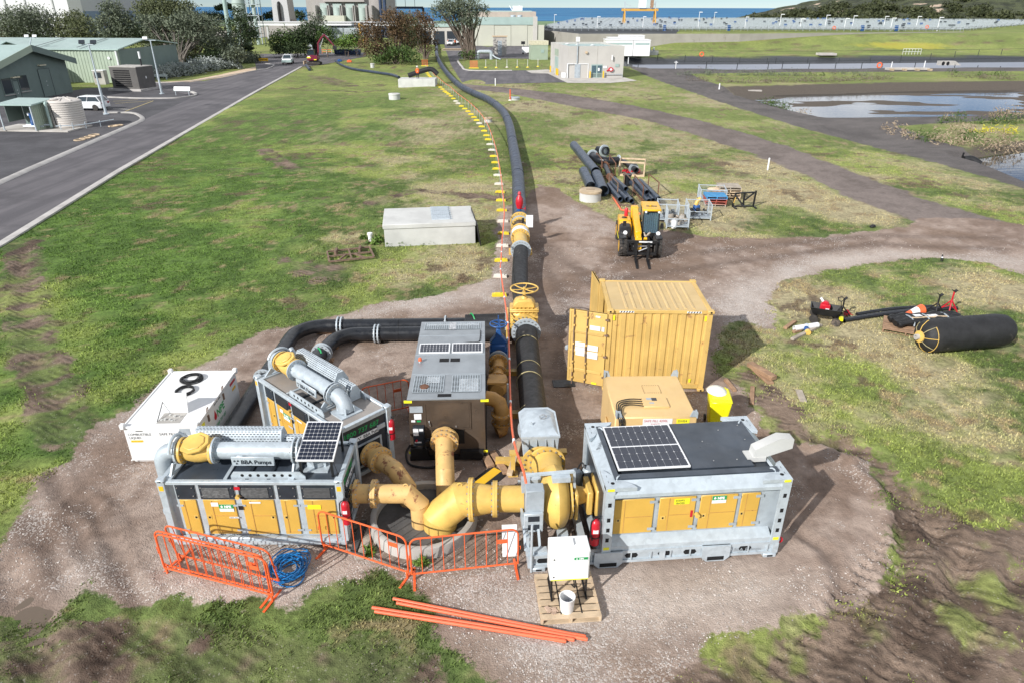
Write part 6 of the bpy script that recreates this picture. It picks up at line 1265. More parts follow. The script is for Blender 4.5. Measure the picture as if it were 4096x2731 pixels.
MB().bar((-.6,-.85,1.1),(-.74,-.95,1.4),.025).bx(-.84,-.68,-.99,-.93,1.32,1.56).ob('mirror','black',T,bevel=.02); MB().bx(.95,1.08,-.66,-.58,1.15,1.4).ob('mirror','black',T); MB().tube(smooth([(.15,-1.0,1.05),(.25,-1.15,.9),(.32,-1.3,1.05),(.42,-1.2,1.1),(.4,-1.05,.95)]),.045,7).ob('chain_bag','timber_grey',T); MB().bx(-.96,-.945,-.3,.9,.5,.56).ob('reflective_strip','yellow_label',T)
MB().lathe([(.09,0),(.09,.35),(.04,.42)],(-.55,1.15,1.22)).ob('extinguisher','red',T); text('JCB',.24,'black',T,(-.30,-.35,1.05),(math.pi/2,0,-math.pi/2))
# ================================================================= PIPE STORE
def Q6(x,y): return ((2260+x/5.227)/1.7415,(540+y/5.227)/1.7415)
M('pe_pipe',(.035,.048,.070),.34,0,.25,1.2,dirt=(.10,.10,.10),damt=.3,dsc=1.5)
def loose_pipe(label,a,b,r,z=0,cat='pipe',group=None,mat='pe_pipe',wall=.03,n=22,zb=None):
    A=G3(*Q6(*a),z+r); B=G3(*Q6(*b),(z if zb is None else zb)+r); T=thing('loose_pipe',label,cat,(A.x,A.y,0),0,group); off=Vector((A.x,A.y,0)); MB().pipe(A-off,B-off,r,wall,n).ob('pipe_wall',mat,T); return T
loose_pipe('longest big black pipe of the store, its far end raised above the others',(190,215),(650,770),.33,.25,group='large pipes',zb=.05)
loose_pipe('short big black pipe lying to the left of the longest one',(395,760),(550,1085),.33,0,group='large pipes'); loose_pipe('big black pipe nearest the pipe racks, behind the round concrete riser',(665,830),(810,1175),.35,0,group='large pipes')
T=thing('pipe_bend','big black pipe bend with two grey flange rings in the pipe store','pipe',G(*Q6(800,600))+(0,)); off=T.location.copy()
bp=[G3(*Q6(580,430),.55),G3(*Q6(680,500),.5),G3(*Q6(820,540),.45),G3(*Q6(980,545),.45),G3(*Q6(1130,540),.45)]; bpath=[p-off for p in smooth(bp,5)]; MB().tube(bpath,.30,22).ob('bend_wall','black_pipe',T)
for (i,j) in ((0,1),(-1,-2)): d=(bpath[i]-bpath[j]).normalized(); MB().lathe([(.30,-.04),(.43,-.04),(.43,.04),(.30,.04)],bpath[i],d,24).ob('flange_ring','galv',T)
T=thing('pipe_stub','short flanged black pipe stub behind the big bend','pipe',G(*Q6(790,440))+(0,)); MB().pipe((-.3,.6,.35),(.25,-.35,.45),.32,.05,22).ob('stub_wall','black_pipe',T); MB().lathe([(.32,-.05),(.46,-.05),(.46,.05),(.32,.05)],(.1,-.1,.42),(.55,-.95,.1),24).ob('flange_ring','galv',T)
T=thing('flanged_pipe','slim black pipe with rusty flanges resting in the rust-brown rack','pipe',G(*Q6(870,720))+(0,)); off=T.location.copy(); A=G3(*Q6(840,630),.5)-off; B=G3(*Q6(945,880),.35)-off; MB().cyl(A,B,.17,18).ob('pipe_wall','black_pipe',T); d=(B-A).normalized()
for p in (A,B): MB().lathe([(.14,-.03),(.27,-.03),(.27,.03),(.14,.03)],p,d,20).ob('flange_ring','rusty',T)
T=thing('flanged_pipe','black reducer pipe lying in the pale timber crate','pipe',G(*Q6(1330,700))+(0,)); off=T.location.copy(); A=G3(*Q6(1180,520),.6)-off; B=G3(*Q6(1440,700),.5)-off; MB().cyl(A,B,.17,16,.2).ob('pipe_wall','black_pipe',T); d=(B-A).normalized(); MB().lathe([(.2,-.02),(.36,-.02),(.36,.03),(.2,.03)],B,d,20).ob('flange_ring','galv_dull',T); MB().pipe(B,B+d*.5,.20,.05,16).ob('spigot','black_pipe',T)
T=thing('pipe_stub','black pipe stub standing upright between the two racks','pipe',G(*Q6(1298,1060))+(0,)); MB().pipe((0,0,0),(0,0,.75),.24,.03,20).ob('stub_wall','black_pipe',T); MB().lathe([(.24,.68),(.29,.68),(.29,.75),(.24,.75)],n=20).ob('rim','black_pipe',T)
i=0
for (a,b,r,z) in (((905,1045),(1165,1345),.155,.12),((975,1000),(1315,1345),.155,.12),((1030,915),(1285,1130),.155,.42),((1180,1120),(1405,1385),.15,.12)):
    loose_pipe(('outermost','middle','uppermost','far-side')[i]+' black pipe in the rack behind the telehandler',a,b,r,z,group='pipes in the nearer rack',wall=.018,n=16); i+=1
i=0
for (a,b,r,z) in (((1390,990),(1765,1385),.155,.12),((1470,940),(1725,1200),.155,.42),((1580,960),(1960,1335),.155,.25),((1700,1200),(1850,1370),.15,.12)):
    loose_pipe(('outermost','uppermost','longest','shortest')[i]+' black pipe in the rack beside the mesh cages',a,b,r,z,group='pipes in the farther rack',wall=.018,n=16); i+=1
def rack(label,posts,base,mat='rust_frame'):
    o=G3(*Q6(*base[0])); T=thing('pipe_rack',label,'rack',o)
    B=[G3(*Q6(*q),.08)-o for q in base]
    for a,b in zip(B,B[1:]+B[:1]): MB().bar(a,b,.07,.07).ob('base_bar',mat,T)
    for (a,b) in posts:
        p=G3(*Q6(*a))-o; q=G3(*Q6(*b))-o; MB().bar(p,p+Vector((0,0,.95)),.06).ob('upright',mat,T); MB().bar(q,q+Vector((0,0,.95)),.06).ob('upright',mat,T); MB().bar(p+Vector((0,0,.93)),q+Vector((0,0,.93)),.05).ob('top_bar',mat,T)
rack('brown steel pipe rack holding four pipes behind the telehandler',(((920,1110),(1095,1330)),((1235,1080),(1410,1290))),[(920,1190),(1180,1470),(1490,1470),(1260,1190)])
rack('rust-red steel pipe rack beside the mesh cages',(((1445,1150),(1625,1390)),((1740,1120),(1945,1310))),[(1430,1160),(1715,1470),(2010,1450),(1740,1140)],'rusty')
rack('empty rust-brown rack behind the big pipes',(((655,640),(765,790)),((925,690),(1050,880))),[(655,650),(770,860),(1040,880),(930,680)],'rusty')
# pale timber crate with red contents
o=G3(*Q6(1400,830)); T=thing('timber_crate','open pale timber crate full of red hoses','crate',o,R(-12))
for (x,y) in ((-.85,-.55),(.85,-.55),(-.85,.75),(.85,.75)): MB().bar((x,y,0),(x,y,1.0),.09).ob('corner_post','timber_pale',T)
for z in (.05,.95):
    for (a,b) in (((-.85,-.55),(.85,-.55)),((-.85,.75),(.85,.75)),((-.85,-.55),(-.85,.75)),((.85,-.55),(.85,.75))): MB().bar(a+(z,),b+(z,),.05,.10).ob('rail','timber_pale',T)
for s in (-1,1):
    for k in range(5): MB().bx(s*.85-.012,s*.85+.012,-.55,.75,.12+k*.16,.24+k*.16).ob('side_board','timber_pale',T)
MB().bx(-.82,.82,-.52,.72,.0,.12).ob('floor_board','timber_pale',T)
o2=thing('red_hose_heap','bundle of red hoses lying inside the pale timber crate','hose',o+Vector((0,0,.12)),R(-12)); rnd=random.Random(2)
for k in range(8): x=-.6+.15*k; MB().tube([(x,-.45,.12+.1*rnd.random()),(x+.1,.0,.2),(x+.05,.6,.14)],.06,7).ob('hose_length','red',o2)
# ================================================================= MESH CAGES AND PALLETS
def Q7(x,y): return ((2430+x/3.794)/1.7415,(720+y/3.794)/1.7415)
def cage(label,px,py,rz,w,d,h,content,drop=False):
    p=GP(*Q7(px,py)); T=thing('mesh_cage',label,'cage',p,rz,'galvanised mesh cages')
    w/=2;d/=2
    for (x,y) in ((-w,-d),(w,-d),(w,d),(-w,d)): MB().bar((x,y,0),(x,y,h+.05),.055).ob('corner_post','galv',T)
    MB().bx(-w,w,-d,d,.10,.13).ob('floor','galv_dull',T)
    for i,(a,b) in enumerate((((-w,-d),(w,-d)),((w,-d),(w,d)),((w,d),(-w,d)),((-w,d),(-w,-d)))):
        hh=h*.55 if (i==0 and drop) else h; g=MB(); L=math.hypot(b[0]-a[0],b[1]-a[1]); n=int(L/.075)
        for k in range(1,n): f=k/n; x=a[0]+(b[0]-a[0])*f; y=a[1]+(b[1]-a[1])*f; g.bar((x,y,.12),(x,y,hh),.005)
        for k in range(1,int((hh-.12)/.075)): z=.12+k*.075; g.bar(a+(z,),b+(z,),.005)
        g.ob('mesh_panel','galv',T)['kind']='stuff'
        for z in (.12,hh): MB().bar(a+(z,),b+(z,),.04).ob('rail','galv',T)
    for k,(mt,n_) in enumerate(content):
        mb=MB(); rnd=random.Random(k+int(px)); 
        for q in range(n_):
            x=rnd.uniform(-w*.75,w*.75); y=rnd.uniform(-d*.75,d*.75); s=rnd.uniform(.06,.16); mb.lathe([(s*.8,0),(s,.1*s/.1),(s*.7,.22*s/.1*.5),(0,.26*s/.1*.5)],(x,y,.14+rnd.random()*.25),(rnd.uniform(-.5,.5),rnd.uniform(-.5,.5),1),7)
        mb.ob('contents',mt,T)['kind']='stuff'
    return T
cage('galvanised mesh cage nearest the telehandler, holding broken stone',1050,690,R(-8),1.12,1.2,.95,[('timber_grey',22),('concrete',10)],True)
cage('galvanised mesh cage half hidden behind the stone-filled cage',905,590,R(-8),1.1,1.15,.95,[('black',10)]); cage('galvanised mesh cage with a yellow fitting and blue drum',1370,565,R(-6),1.25,1.15,.85,[('black',14)],True); cage('mesh cage farthest back, with rubble and a tan sack',1580,300,R(-8),1.5,1.3,.75,[('timber',26)])
p=GP(*Q7(1365,540)); T=thing('drum_fitting','yellow pipe fitting on a blue drum inside a mesh cage','fitting',(p.x,p.y+.3,p.z+.14)); MB().lathe([(.22,0),(.2,.35),(.18,.4)],n=16).ob('drum','blue_valve',T); MB().tube([(-.05,0,.4),(0,0,.6),(.18,.05,.75)],.12,12).ob('elbow','yellow_paint',T)
p=GP(*Q7(1535,200)); o=tag(MB().lathe([(.4,0),(.46,.1),(.35,.2),(0,.24)],n=14).ob('sack','timber_pale',None,(p.x,p.y-1.2,.5)),'tan sack lying on the rubble in the farthest cage','sack'); o.scale=(1,.6,.7)
p=GP(*Q7(1010,725)); T=thing('drum','white plastic drum standing against the stone-filled cage','drum',p); MB().lathe([(.15,0),(.17,.05),(.17,.40),(.15,.44)],n=20).ob('barrel','white_paint',T); MB().lathe([(.175,.44),(.175,.47),(0,.48)],n=20).ob('lid','white_paint',T)
M('pallet_blue',(.06,.26,.50),.7,0,.15,4); M('pallet_red',(.36,.085,.06),.75,0,.2,4)
p=GP(*Q7(1660,400)); 
for k,(mt,lab) in enumerate((('timber_grey','grey pallet at the bottom of the blue-topped stack'),('pallet_red','red pallet in the middle of the blue-topped stack'),('pallet_red','second red pallet just below the blue one'),('pallet_blue','bright blue pallet on top of its stack'))): pallet(lab,(p.x,p.y+.5,p.z+.15*k),R(-10+2*k),mt,1.2,1.2)
p=GP(*Q7(1860,290))
for k,lab in enumerate(('bottom','second','third','fourth','top')): pallet(lab+' bare timber pallet of the stack beyond the blue pallet',(p.x,p.y+.5,p.z+.15*k),R(-6+3*(k%2)),'timber_pale' if k<4 else 'timber_grey',1.2,1.3)
p=GP(*Q7(2060,405)); T=thing('fork_frame','black steel attachment frame standing upright on the grass','frame',p,R(4))
for (a,b) in (((-.65,0,.05),(.65,0,.05)),((-.62,0,.05),(-.52,0,.85)),((.62,0,.05),(.66,0,.95)),((-.55,0,.82),(.65,0,.86)),((0,0,.05),(.0,0,.82)),((.05,0,.4),(.55,0,.82)),((-.58,0,.75),(-.2,-.3,.25)),((-.6,-.55,.05),(-.62,0,.05)),((.6,-.5,.05),(.62,0,.05)),((-.25,-.3,.25),(-.05,-.4,.1))): MB().bar(a,b,.09,.07).ob('bar','black',T)
MB().bar((-.52,-.02,.6),(-.60,-.02,.25),.06).ob('yellow_bar','yellow_paint',T)
T=thing('orange_hose','straight orange hose lying from the pipe rack to the telehandler','hose',GP(*Q6(935,1215))); o=T.location.copy(); MB().tube([GP(*Q6(*q))-o+Vector((0,0,.05)) for q in ((935,1215),(1010,1310),(1090,1440),(1180,1580))]+[GP(1490,492)-o+Vector((-.35,-.2,.05))],.05,8).ob('hose_wall','orange_cable',T)
# ================================================================= RIGHT-HAND GROUP
def Q8(x,y): return ((3100+x/2.3614)/1.7415,(1140+y/2.3614)/1.7415)
def g8(x,y,z=0): p=G(*Q8(x,y),z); return Vector((p[0],p[1],z))
p=g8(465,335); T=thing('garden_cart','black four-wheeled garden cart with pull handle','cart',p,R(-24))
MB().add([(-.42,-.22,.30),(.38,-.22,.30),(.38,.22,.30),(-.42,.22,.30),(-.55,-.32,.58),(.52,-.32,.58),(.52,.32,.58),(-.55,.32,.58),(-.39,-.19,.33),(.35,-.19,.33),(.35,.19,.33),(-.39,.19,.33),(-.51,-.28,.58),(.48,-.28,.58),(.48,.28,.58),(-.51,.28,.58)],[(0,3,2,1),(0,1,5,4),(1,2,6,5),(2,3,7,6),(3,0,4,7),(8,9,10,11),(8,12,13,9),(9,13,14,10),(10,14,15,11),(11,15,12,8),(4,5,13,12),(5,6,14,13),(6,7,15,14),(7,4,12,15)]).ob('tub','black',T)
for x in (-.36,.40):
    for s in (-1,1):
        w_=MB().lathe([(.09,-.05),(.15,-.05),(.16,0),(.15,.05),(.09,.05)],(x,s*.34,.16),(0,1,0),18).ob('wheel','tyre',T); MB().cyl((x,s*.34-.03,.16),(x,s*.34+.03,.16),.09,14).ob('hub','galv_dull',w_)
    MB().bar((x,-.34,.16),(x,.34,.16),.03).bar((x,0,.16),(x,0,.30),.05).ob('axle','black',T)
MB().tube([(.42,-.1,.2),(.55,-.18,.45),(.42,-.2,.95)],.016,7).ob('pull_handle','black',T); MB().tube([(.35,-.2,.95),(.30,-.2,1.06),(.42,-.2,1.12),(.50,-.2,1.06),(.46,-.2,.95),(.35,-.2,.95)],.016,7).ob('handle_grip','black',T); MB().bx(.48,.62,-.30,-.08,.22,.32).ob('yellow_bracket','bin_yellow',T)
T=thing('fuel_can','red plastic fuel can with white cap in the garden cart','can',p+Vector((-.05,.02,.33)),R(-20)); MB().bx(-.17,.17,-.12,.12,0,.36).prism([(-.15,.36),(.15,.36),(.06,.46),(-.08,.46)],-.1,.1,'xz').ob('body','red',T,bevel=.03); MB().cyl((-.1,0,.44),(-.2,.02,.56),.045,10).ob('cap','white_label',T); MB().bx(.02,.14,-.124,-.12,.1,.22).ob('label','white_label',T)
for i,(a,b,lab) in enumerate((((780,272),(1500,198),'farthest black tube of the three lying on the grass'),((620,330),(1660,205),'middle black tube of the three lying on the grass'),((660,332),(1725,210),'nearest black tube of the three, ending by the red stand'))):
    A=g8(*a,z=.07); B=g8(*b,z=.07); T=thing('black_tube',lab,'pipe',(A.x,A.y,0),0,'black tubes on the grass'); mid=(A+B)/2+Vector((-.05,.14,0)); MB().tube([q-Vector((A.x,A.y,0)) for q in smooth([A,mid,B],8)],.075,14).ob('tube_wall','black_pipe',T)
def stand(label,x,y,mat,h,group=None,rz=0):
    T=thing('tripod_stand',label,'stand',g8(x,y),rz,group)
    MB().cyl((0,0,h*.35),(0,0,h),.03,10).ob('column',mat,T)
    for k in range(3): a=k*2.094; MB().bar((0,0,h*.62),(.38*math.cos(a),.38*math.sin(a),.0),.04).ob('leg',mat,T); MB().bar((.28*math.cos(a),.28*math.sin(a),.16),(0,0,h*.38),.025).ob('brace',mat,T)
    MB().prism([(-.10,h+.06),(-.08,h+.07),(0,h),(.08,h+.07),(.10,h+.06),(0,h-.03)],-.07,.07,'xz').ob('head','black',T); return T
stand('black tripod pipe stand beside the garden cart',625,300,'black',.75); stand('black tripod pipe stand near the red one',1515,275,'black',.80); stand('red tripod pipe stand behind the black rubber roll',1640,265,'red',.92)
T=thing('funnel','red plastic funnel lying beside the tripod stand','funnel',g8(690,285)+Vector((0,0,.1))); MB().lathe([(.02,-.22),(.025,-.1),(.13,.06),(.13,.09)],(0,0,0),(-.9,-.1,.35),16).ob('cone','red',T)
T=thing('traffic_cone','orange and white traffic cone lying on its side','cone',g8(1310,290)+Vector((0,0,.25)),0); ax=Vector((-.95,-.25,-.12)); MB().lathe([(.22,0),(.215,.02),(.17,.22)],(.3,.05,0),ax,20).ob('base_section','orange',T); MB().lathe([(.168,.22),(.10,.50)],(.3,.05,0),ax,20).ob('white_band','white_label',T); MB().lathe([(.098,.50),(.04,.78)],(.3,.05,0),ax,20).ob('tip','orange',T)
# rubber plug roll
A=Vector((13.9,20.75,.58)); B=Vector((17.05,21.3,.58)); ax=B-A; L=ax.length; T=thing('rubber_plug','big black inflatable rubber pipe plug with yellow end fitting and ropes','plug',(A.x,A.y,0)); c=Vector((0,0,.58)); d=ax.normalized()
MB().lathe([(.16,-.13),(.30,-.10),(.46,.0),(.55,.16),(.57,.4),(.575,L*.5),(.57,L-.45),(.53,L-.15),(.42,L+.02),(.2,L+.1),(0,L+.12)],c,d,36).ob('body','rubber',T)
MB().lathe([(.0,-.14),(.2,-.14),(.2,-.19),(.10,-.21)],c,d,20).ob('end_plate','yellow_paint',T); MB().lathe([(.05,-.19),(.095,-.19),(.095,-.31),(.06,-.31),(.06,-.2)],c,d,16).ob('nozzle','concrete',T)
sd=d.cross(Vector((0,0,1))).normalized(); upv=sd.cross(d)
for k in range(8):
    a=k*math.pi/4+.2; q=sd*math.cos(a)+upv*math.sin(a); MB().tube([c-d*.18+q*.16,c-d*.10+q*.36,c+d*.05+q*.505,c+d*.12+q*.545],.012,6).ob('rope','hose_band' if k%2 else 'yellow_paint',T)
MB().tube([c+d*.10+(sd*math.cos(R(x))+upv*math.sin(R(x)))*.545 for x in range(-60,70,13)],.012,6).ob('rope','yellow_paint',T)
# folded liner on a pallet
p=g8(1290,400); pallet('weathered pallet under the folded black liner',(p.x-.25,p.y-.1,float(ground_z(p.x,p.y))),R(-28),'timber',1.3,1.5)
T=thing('folded_liner','folded black rubber liner with grey straps heaped on a pallet','liner',(p.x+.15,p.y+.10,.15),R(8)); T.scale=(.92,.8,.75); rnd=random.Random(9)
for k in range(6): y=-.35+.14*k; z=.14+.03*(k%2); MB().tube(smooth([(-1.0+.1*rnd.random(),y,z),(-.4,y+.06*rnd.random(),z+.08),(.4,y-.05*rnd.random(),z+.05),(1.2,y+.05,z+.08),(1.9+.2*rnd.random(),y,z)]),[.13+.03*math.sin(i*1.3+k) for i in range(25)],9).ob('fold','black',T)
for x in (-.35,.35,1.2): MB().tube(smooth([(x,-.5,.1),(x+.02,-.4,.3),(x+.05,0,.38),(x+.08,.4,.3)]),.03,5).ob('strap','galv_dull',T)
MB().bx(.5,.9,-.2,.1,.36,.375).ob('tag_label','white_label',T); MB().bx(-.1,.2,-.1,.12,.40,.415).ob('tag_label','white_label',T)
for k in range(3): MB().tube([(-.3+.5*k,-.1,.36),(.2+.5*k,-.2,.37)],.035,7).ob('timber_dowel','timber_pale',T)
# timber and white pipe by the cart
for i,(a,b,w_,lab) in enumerate((((100,415),(195,350),.14,'short brown timber nearest the gravel edge by the white pipe'),((165,520),(440,385),.13,'long grey timber lying in front of the white pipe'),((175,450),(250,430),.12,'stub of timber under the white pipe'))): timber(lab,g8(*a),g8(*b),w_,.09,'timber' if i!=1 else 'timber_grey','timber by the garden cart',.01)
A=g8(190,405,.14); B=g8(410,372,.14); T=thing('white_pipe','short pale plastic pipe with a brass fitting resting on timber','pipe',(A.x,A.y,0)); o=Vector((A.x,A.y,0)); MB().pipe(A-o,B-o,.10,.012,18).ob('pipe_wall','white_label',T); q=(A+B)/2-o; MB().cyl(q+Vector((-.05,-.1,0)),q+Vector((-.06,-.30,-.04)),.09,12).ob('valve_body','blue_valve',T); MB().cyl(q+Vector((-.06,-.30,-.04)),q+Vector((-.07,-.42,-.05)),.10,10).ob('coupling','yellow_paint',T); MB().cyl(q+Vector((0,0,-.0)),q+Vector((.04,.006,0)),.125,16).ob('clamp','galv',T)
# magpie-coloured bird on the wet patch
p=GP(2163,600); T=thing('bird','black and white magpie standing on the damp patch by the track','bird',p,R(150))
J=[((0,0,.16),.055),((0,-.09,.19),.05),((0,-.16,.24),.03),((0,-.20,.28),.035),((0,-.25,.275),.012),((0,.12,.14),.03),((0,.24,.12),.012)]; E=[(0,1),(1,2),(2,3),(3,4),(0,5),(5,6)]
for s in (-1,1): k=len(J); J+=[((s*.03,0,.11),.015),((s*.035,.01,.0),.006)]; E+=[(0,k),(k,k+1)]
me=bpy.data.meshes.new('body'); me.from_pydata([j[0] for j in J],E,[]); o=bpy.data.objects.new('body',me); COL.objects.link(o); o.parent=T; me.materials.append(MATS['black']); o.modifiers.new('s','SKIN'); 
for i,j in enumerate(J): me.skin_vertices[0].data[i].radius=(j[1],j[1])
me.skin_vertices[0].data[0].use_root=True; o.modifiers.new('u','SUBSURF').render_levels=1
MB().lathe([(.0,-.06),(.045,0),(.0,.07)],(0,-.02,.205),(0,1,0),10).ob('white_back','white_label',T)
p=GP(2003,520); tag(MB().lathe([(.10,0),(.12,.1),(.06,.2),(0,.22)],n=9).ob('black_bag','black',None,p,(R(60),0,.5)),'small black bundle lying at the edge of the dirt track','bag').scale=(1.6,1,1)
# white marker posts
for (px,py,h,lab) in ((1764,390,.85,'white marker post in the bare patch beside the dirt track'),(1251-2,0,0,'') ,):
    if h: p=GP(px,py); tag(MB().cyl((0,0,0),(0,0,h),.06,10).lathe([(.06,h),(0,h+.03)],n=10).ob('marker_post','white_label',None,p),lab,'post')
# puddle
m,t,b=newmat('puddle'); b.inputs['Base Color'].default_value=(.15,.115,.085,1); b.inputs['Roughness'].default_value=.1
zz=float(ground_z(PUD[0],PUD[1]))+.022; o=MB().lathe([(0,0),(.75,0)],(PUD[0],PUD[1],zz),n=24).ob('puddle','puddle'); o['kind']='structure'
# ================================================================= ROADS, KERBS, PAVING
def sheet(name,pts,z,mat): 
    o=MB().quad(*[(x,y,z) for x,y in pts]).ob(name,mat); o['kind']='structure'; return o
def surf(name,c0,c1,sc1=.4,chip=(.3,.28,.27),ca=.12,streak=False):
    m,t,b=newmat(name); g=t.nodes.new('ShaderNodeNewGeometry'); p=g.outputs['Position']
    mp=t.nodes.new('ShaderNodeMapping'); mp.inputs['Rotation'].default_value=(0,0,R(-8.5)); mp.inputs['Scale'].default_value=(1,.06,1) if streak else (1,1,1); t.links.new(p,mp.inputs[0])
    c=mixc(t,sstep(t,noise(t,mp.outputs[0],sc1,4,.6),.35,.66),c0,c1); c=mixc(t,sstep(t,noise(t,p,.25,5,.6),.45,.7),c,tuple(x*.8 for x in c0)); c=mixc(t,mth(t,'MULTIPLY',sstep(t,noise(t,p,9,3,.7),.5,.75),ca),c,chip)
    t.links.new(c,b.inputs['Base Color']); b.inputs['Roughness'].default_value=.85; return m
surf('asphalt',(.088,.082,.090),(.140,.130,.138),.9,streak=True); surf('asphalt_dark',(.060,.058,.064),(.088,.085,.092),.5,(.22,.20,.20),.25); surf('paving',(.46,.43,.39),(.56,.53,.49),.8,(.36,.33,.3),.3); surf('sandstone_path',(.56,.42,.29),(.64,.50,.36),.5)
M('kerb_stone',(.44,.42,.40),.85,0,.14,1,dirt=(.27,.25,.23),damt=.3,dsc=2)
sheet('road',ROAD_A,.0,'asphalt'); sheet('car_park',CARP,-.015,'asphalt_dark')
def W2(l,ox,oy,s): return [((ox+x/s)/1.7415,(oy+y/s)/1.7415) for x,y in l]
def r3(l): return W2(l,2048,0,2.296)
def r1(l): return W2(l,0,0,2.296)
def r2(l): return W2(l,1024,0,2.296)
def r4(l): return W2(l,3072,0,2.296)
ap=W([(1012,72),(1022,110),(1036,150),(1065,196)]+r3([(0,770),(510,758),(330,672),(180,672),(130,648),(0,650)])+r2([(1950,655),(1890,610),(1850,560),(1870,548),(2351,540)])+r3([(230,545),(225,420),(0,415)])+[(1120,108),(1060,100),(1040,72)])
sheet('road',ap,.02,'asphalt'); 
sheet('paving',W(r3([(510,764),(330,678),(180,676),(130,652),(330,640),(520,715),(1030,712),(1150,742),(900,764)])),.03,'paving')
sheet('footpath',W(r1([(1380,770),(1760,745),(2040,690),(2351,620),(2351,655),(2040,720),(1750,762)])),.012,'sandstone_path')
def kerb(pts,w=.35,h=.12,z=0,name='kerb'):
    P=[Vector((x,y,0)) for x,y in pts]; mb=MB(); pr=[(-w/2,-.05),(-w/2,h),(w*.1,h),(w/2,.015),(w/2,-.05)]; rows=[]
    for i,p in enumerate(P):
        d=((P[min(i+1,len(P)-1)]-P[max(i-1,0)])).normalized(); s=Vector((-d.y,d.x,0)); rows.append([p+s*a+Vector((0,0,z+b)) for a,b in pr])
    vs=[v for r in rows for v in r]; k=len(pr); mb.add(vs,[(i*k+j,i*k+j+1,(i+1)*k+j+1,(i+1)*k+j) for i in range(len(P)-1) for j in range(k-1)]); o=mb.ob(name,'kerb_stone'); o['kind']='structure'; return o
sm=lambda l,n=5:[(v.x,v.y) for v in smooth([p+(0,) for p in l],n)]
kerb([G(-120,635)]+W([(0,565),(276,393),(588,212),(692,155)]),.5,.05); kerb(sm(W([(72,392),(200,336),(305,290),(328,278),(322,268),(300,262),(240,262)]))[::-1],.45,.13); kerb(W([(-120,478),(0,425),(72,392)])[::-1],.45,.13)
kerb(sm(W(r1([(1000,905),(1300,915),(1600,912),(1760,895),(1800,875),(1760,855)])))[::1],.4,.13); kerb(sm(W(r1([(1360,770),(1760,755),(2351,655)])+r2([(100,640),(165,605),(90,592)]))),.35,.08)
kerb(sm(W(r2([(2351,652),(1960,652),(1890,615),(1850,560)]))),.35,.12,.02)
M('line_white',(.62,.60,.56),.7,0,.15,3,dirt=(.3,.28,.27),damt=.4,dsc=1.5); M('line_yellow',(.50,.40,.16),.7,0,.15,3)
for i,(a,b,mt) in enumerate((((1040,940),(1270,925),'line_yellow'),((1060,960),(1390,935),'line_yellow'),((1040,1005),(1200,1015),'line_white'),((1120,1045),(1410,935),'line_yellow'))):
    A=G(*r1([a])[0]); B=G(*r1([b])[0]); o=MB().bar((A[0],A[1],-.008),(B[0],B[1],-.008),.12,.006).ob('parking_line',mt); o['kind']='structure'
def rings(label,l):
    for i,(x,y) in enumerate(l):
        p=G(*r1([(x,y)])[0]); tag(MB().tube([(.42*math.cos(a),.42*math.sin(a),.03) for a in [2*math.pi*k/20 for k in range(20)]],.05,6,closed=True).ob('rope_ring','timber_pale',None,(p[0],p[1],-.01)),'pale ring lying on the car park asphalt, '+('nearest','second','third','fourth','fifth','sixth')[i]+' in the line beside the kerb','ring','pale rings on the asphalt')
rings('',((735,1298),(785,1282),(830,1268),(870,1252),(1045,1170),(1090,1163)))
# ================================================================= SEA, PONDS
m,t,b=newmat('sea'); g=t.nodes.new('ShaderNodeNewGeometry'); mp=t.nodes.new('ShaderNodeMapping'); mp.inputs['Scale'].default_value=(.3,1,1); t.links.new(g.outputs['Position'],mp.inputs[0]); c=mixc(t,sstep(t,noise(t,mp.outputs[0],.012,5,.65),.4,.62),(.025,.12,.26),(.055,.20,.36)); c=mixc(t,sstep(t,noise(t,mp.outputs[0],.06,3,.7),.62,.72,0,.5),c,(.3,.45,.55)); t.links.new(c,b.inputs['Base Color']); b.inputs['Roughness'].default_value=.75; b.inputs['Specular IOR Level'].default_value=.1
o=MB().quad((-60000,640,-11),(60000,640,-11),(60000,58000,-11),(-60000,58000,-11)).ob('sea','sea'); o['kind']='structure'
m,t,b=newmat('pond_water'); g=t.nodes.new('ShaderNodeNewGeometry'); b.inputs['Base Color'].default_value=(.012,.014,.012,1); b.inputs['Roughness'].default_value=.05; b.inputs['Specular IOR Level'].default_value=1; bp=nd(t,'ShaderNodeBump',Strength=.05,Distance=.1); mp=t.nodes.new('ShaderNodeMapping'); mp.inputs['Scale'].default_value=(.5,2,1); t.links.new(g.outputs['Position'],mp.inputs[0]); t.links.new(noise(t,mp.outputs[0],1.2,3),bp.inputs['Height']); t.links.new(bp.outputs[0],b.inputs['Normal'])
m,t,b=newmat('lined_water'); g=t.nodes.new('ShaderNodeNewGeometry'); mp=t.nodes.new('ShaderNodeMapping'); mp.inputs['Scale'].default_value=(.12,1,1); t.links.new(g.outputs['Position'],mp.inputs[0]); t.links.new(mixc(t,noise(t,mp.outputs[0],.5,4),(.14,.16,.21),(.27,.29,.34)),b.inputs['Base Color']); b.inputs['Roughness'].default_value=.45
o=sheet('pond',[(30,70),(160,70),(160,118),(30,118)],-.91,'pond_water'); sheet('pond',[(34,46),(70,46),(70,64),(34,64)],-.55,'pond_water'); sheet('lined_pond',W([(1445,148),(1446,138),(1700,137),(2420,130),(2420,147),(1700,155),(1500,153)]),-.95,'lined_water')
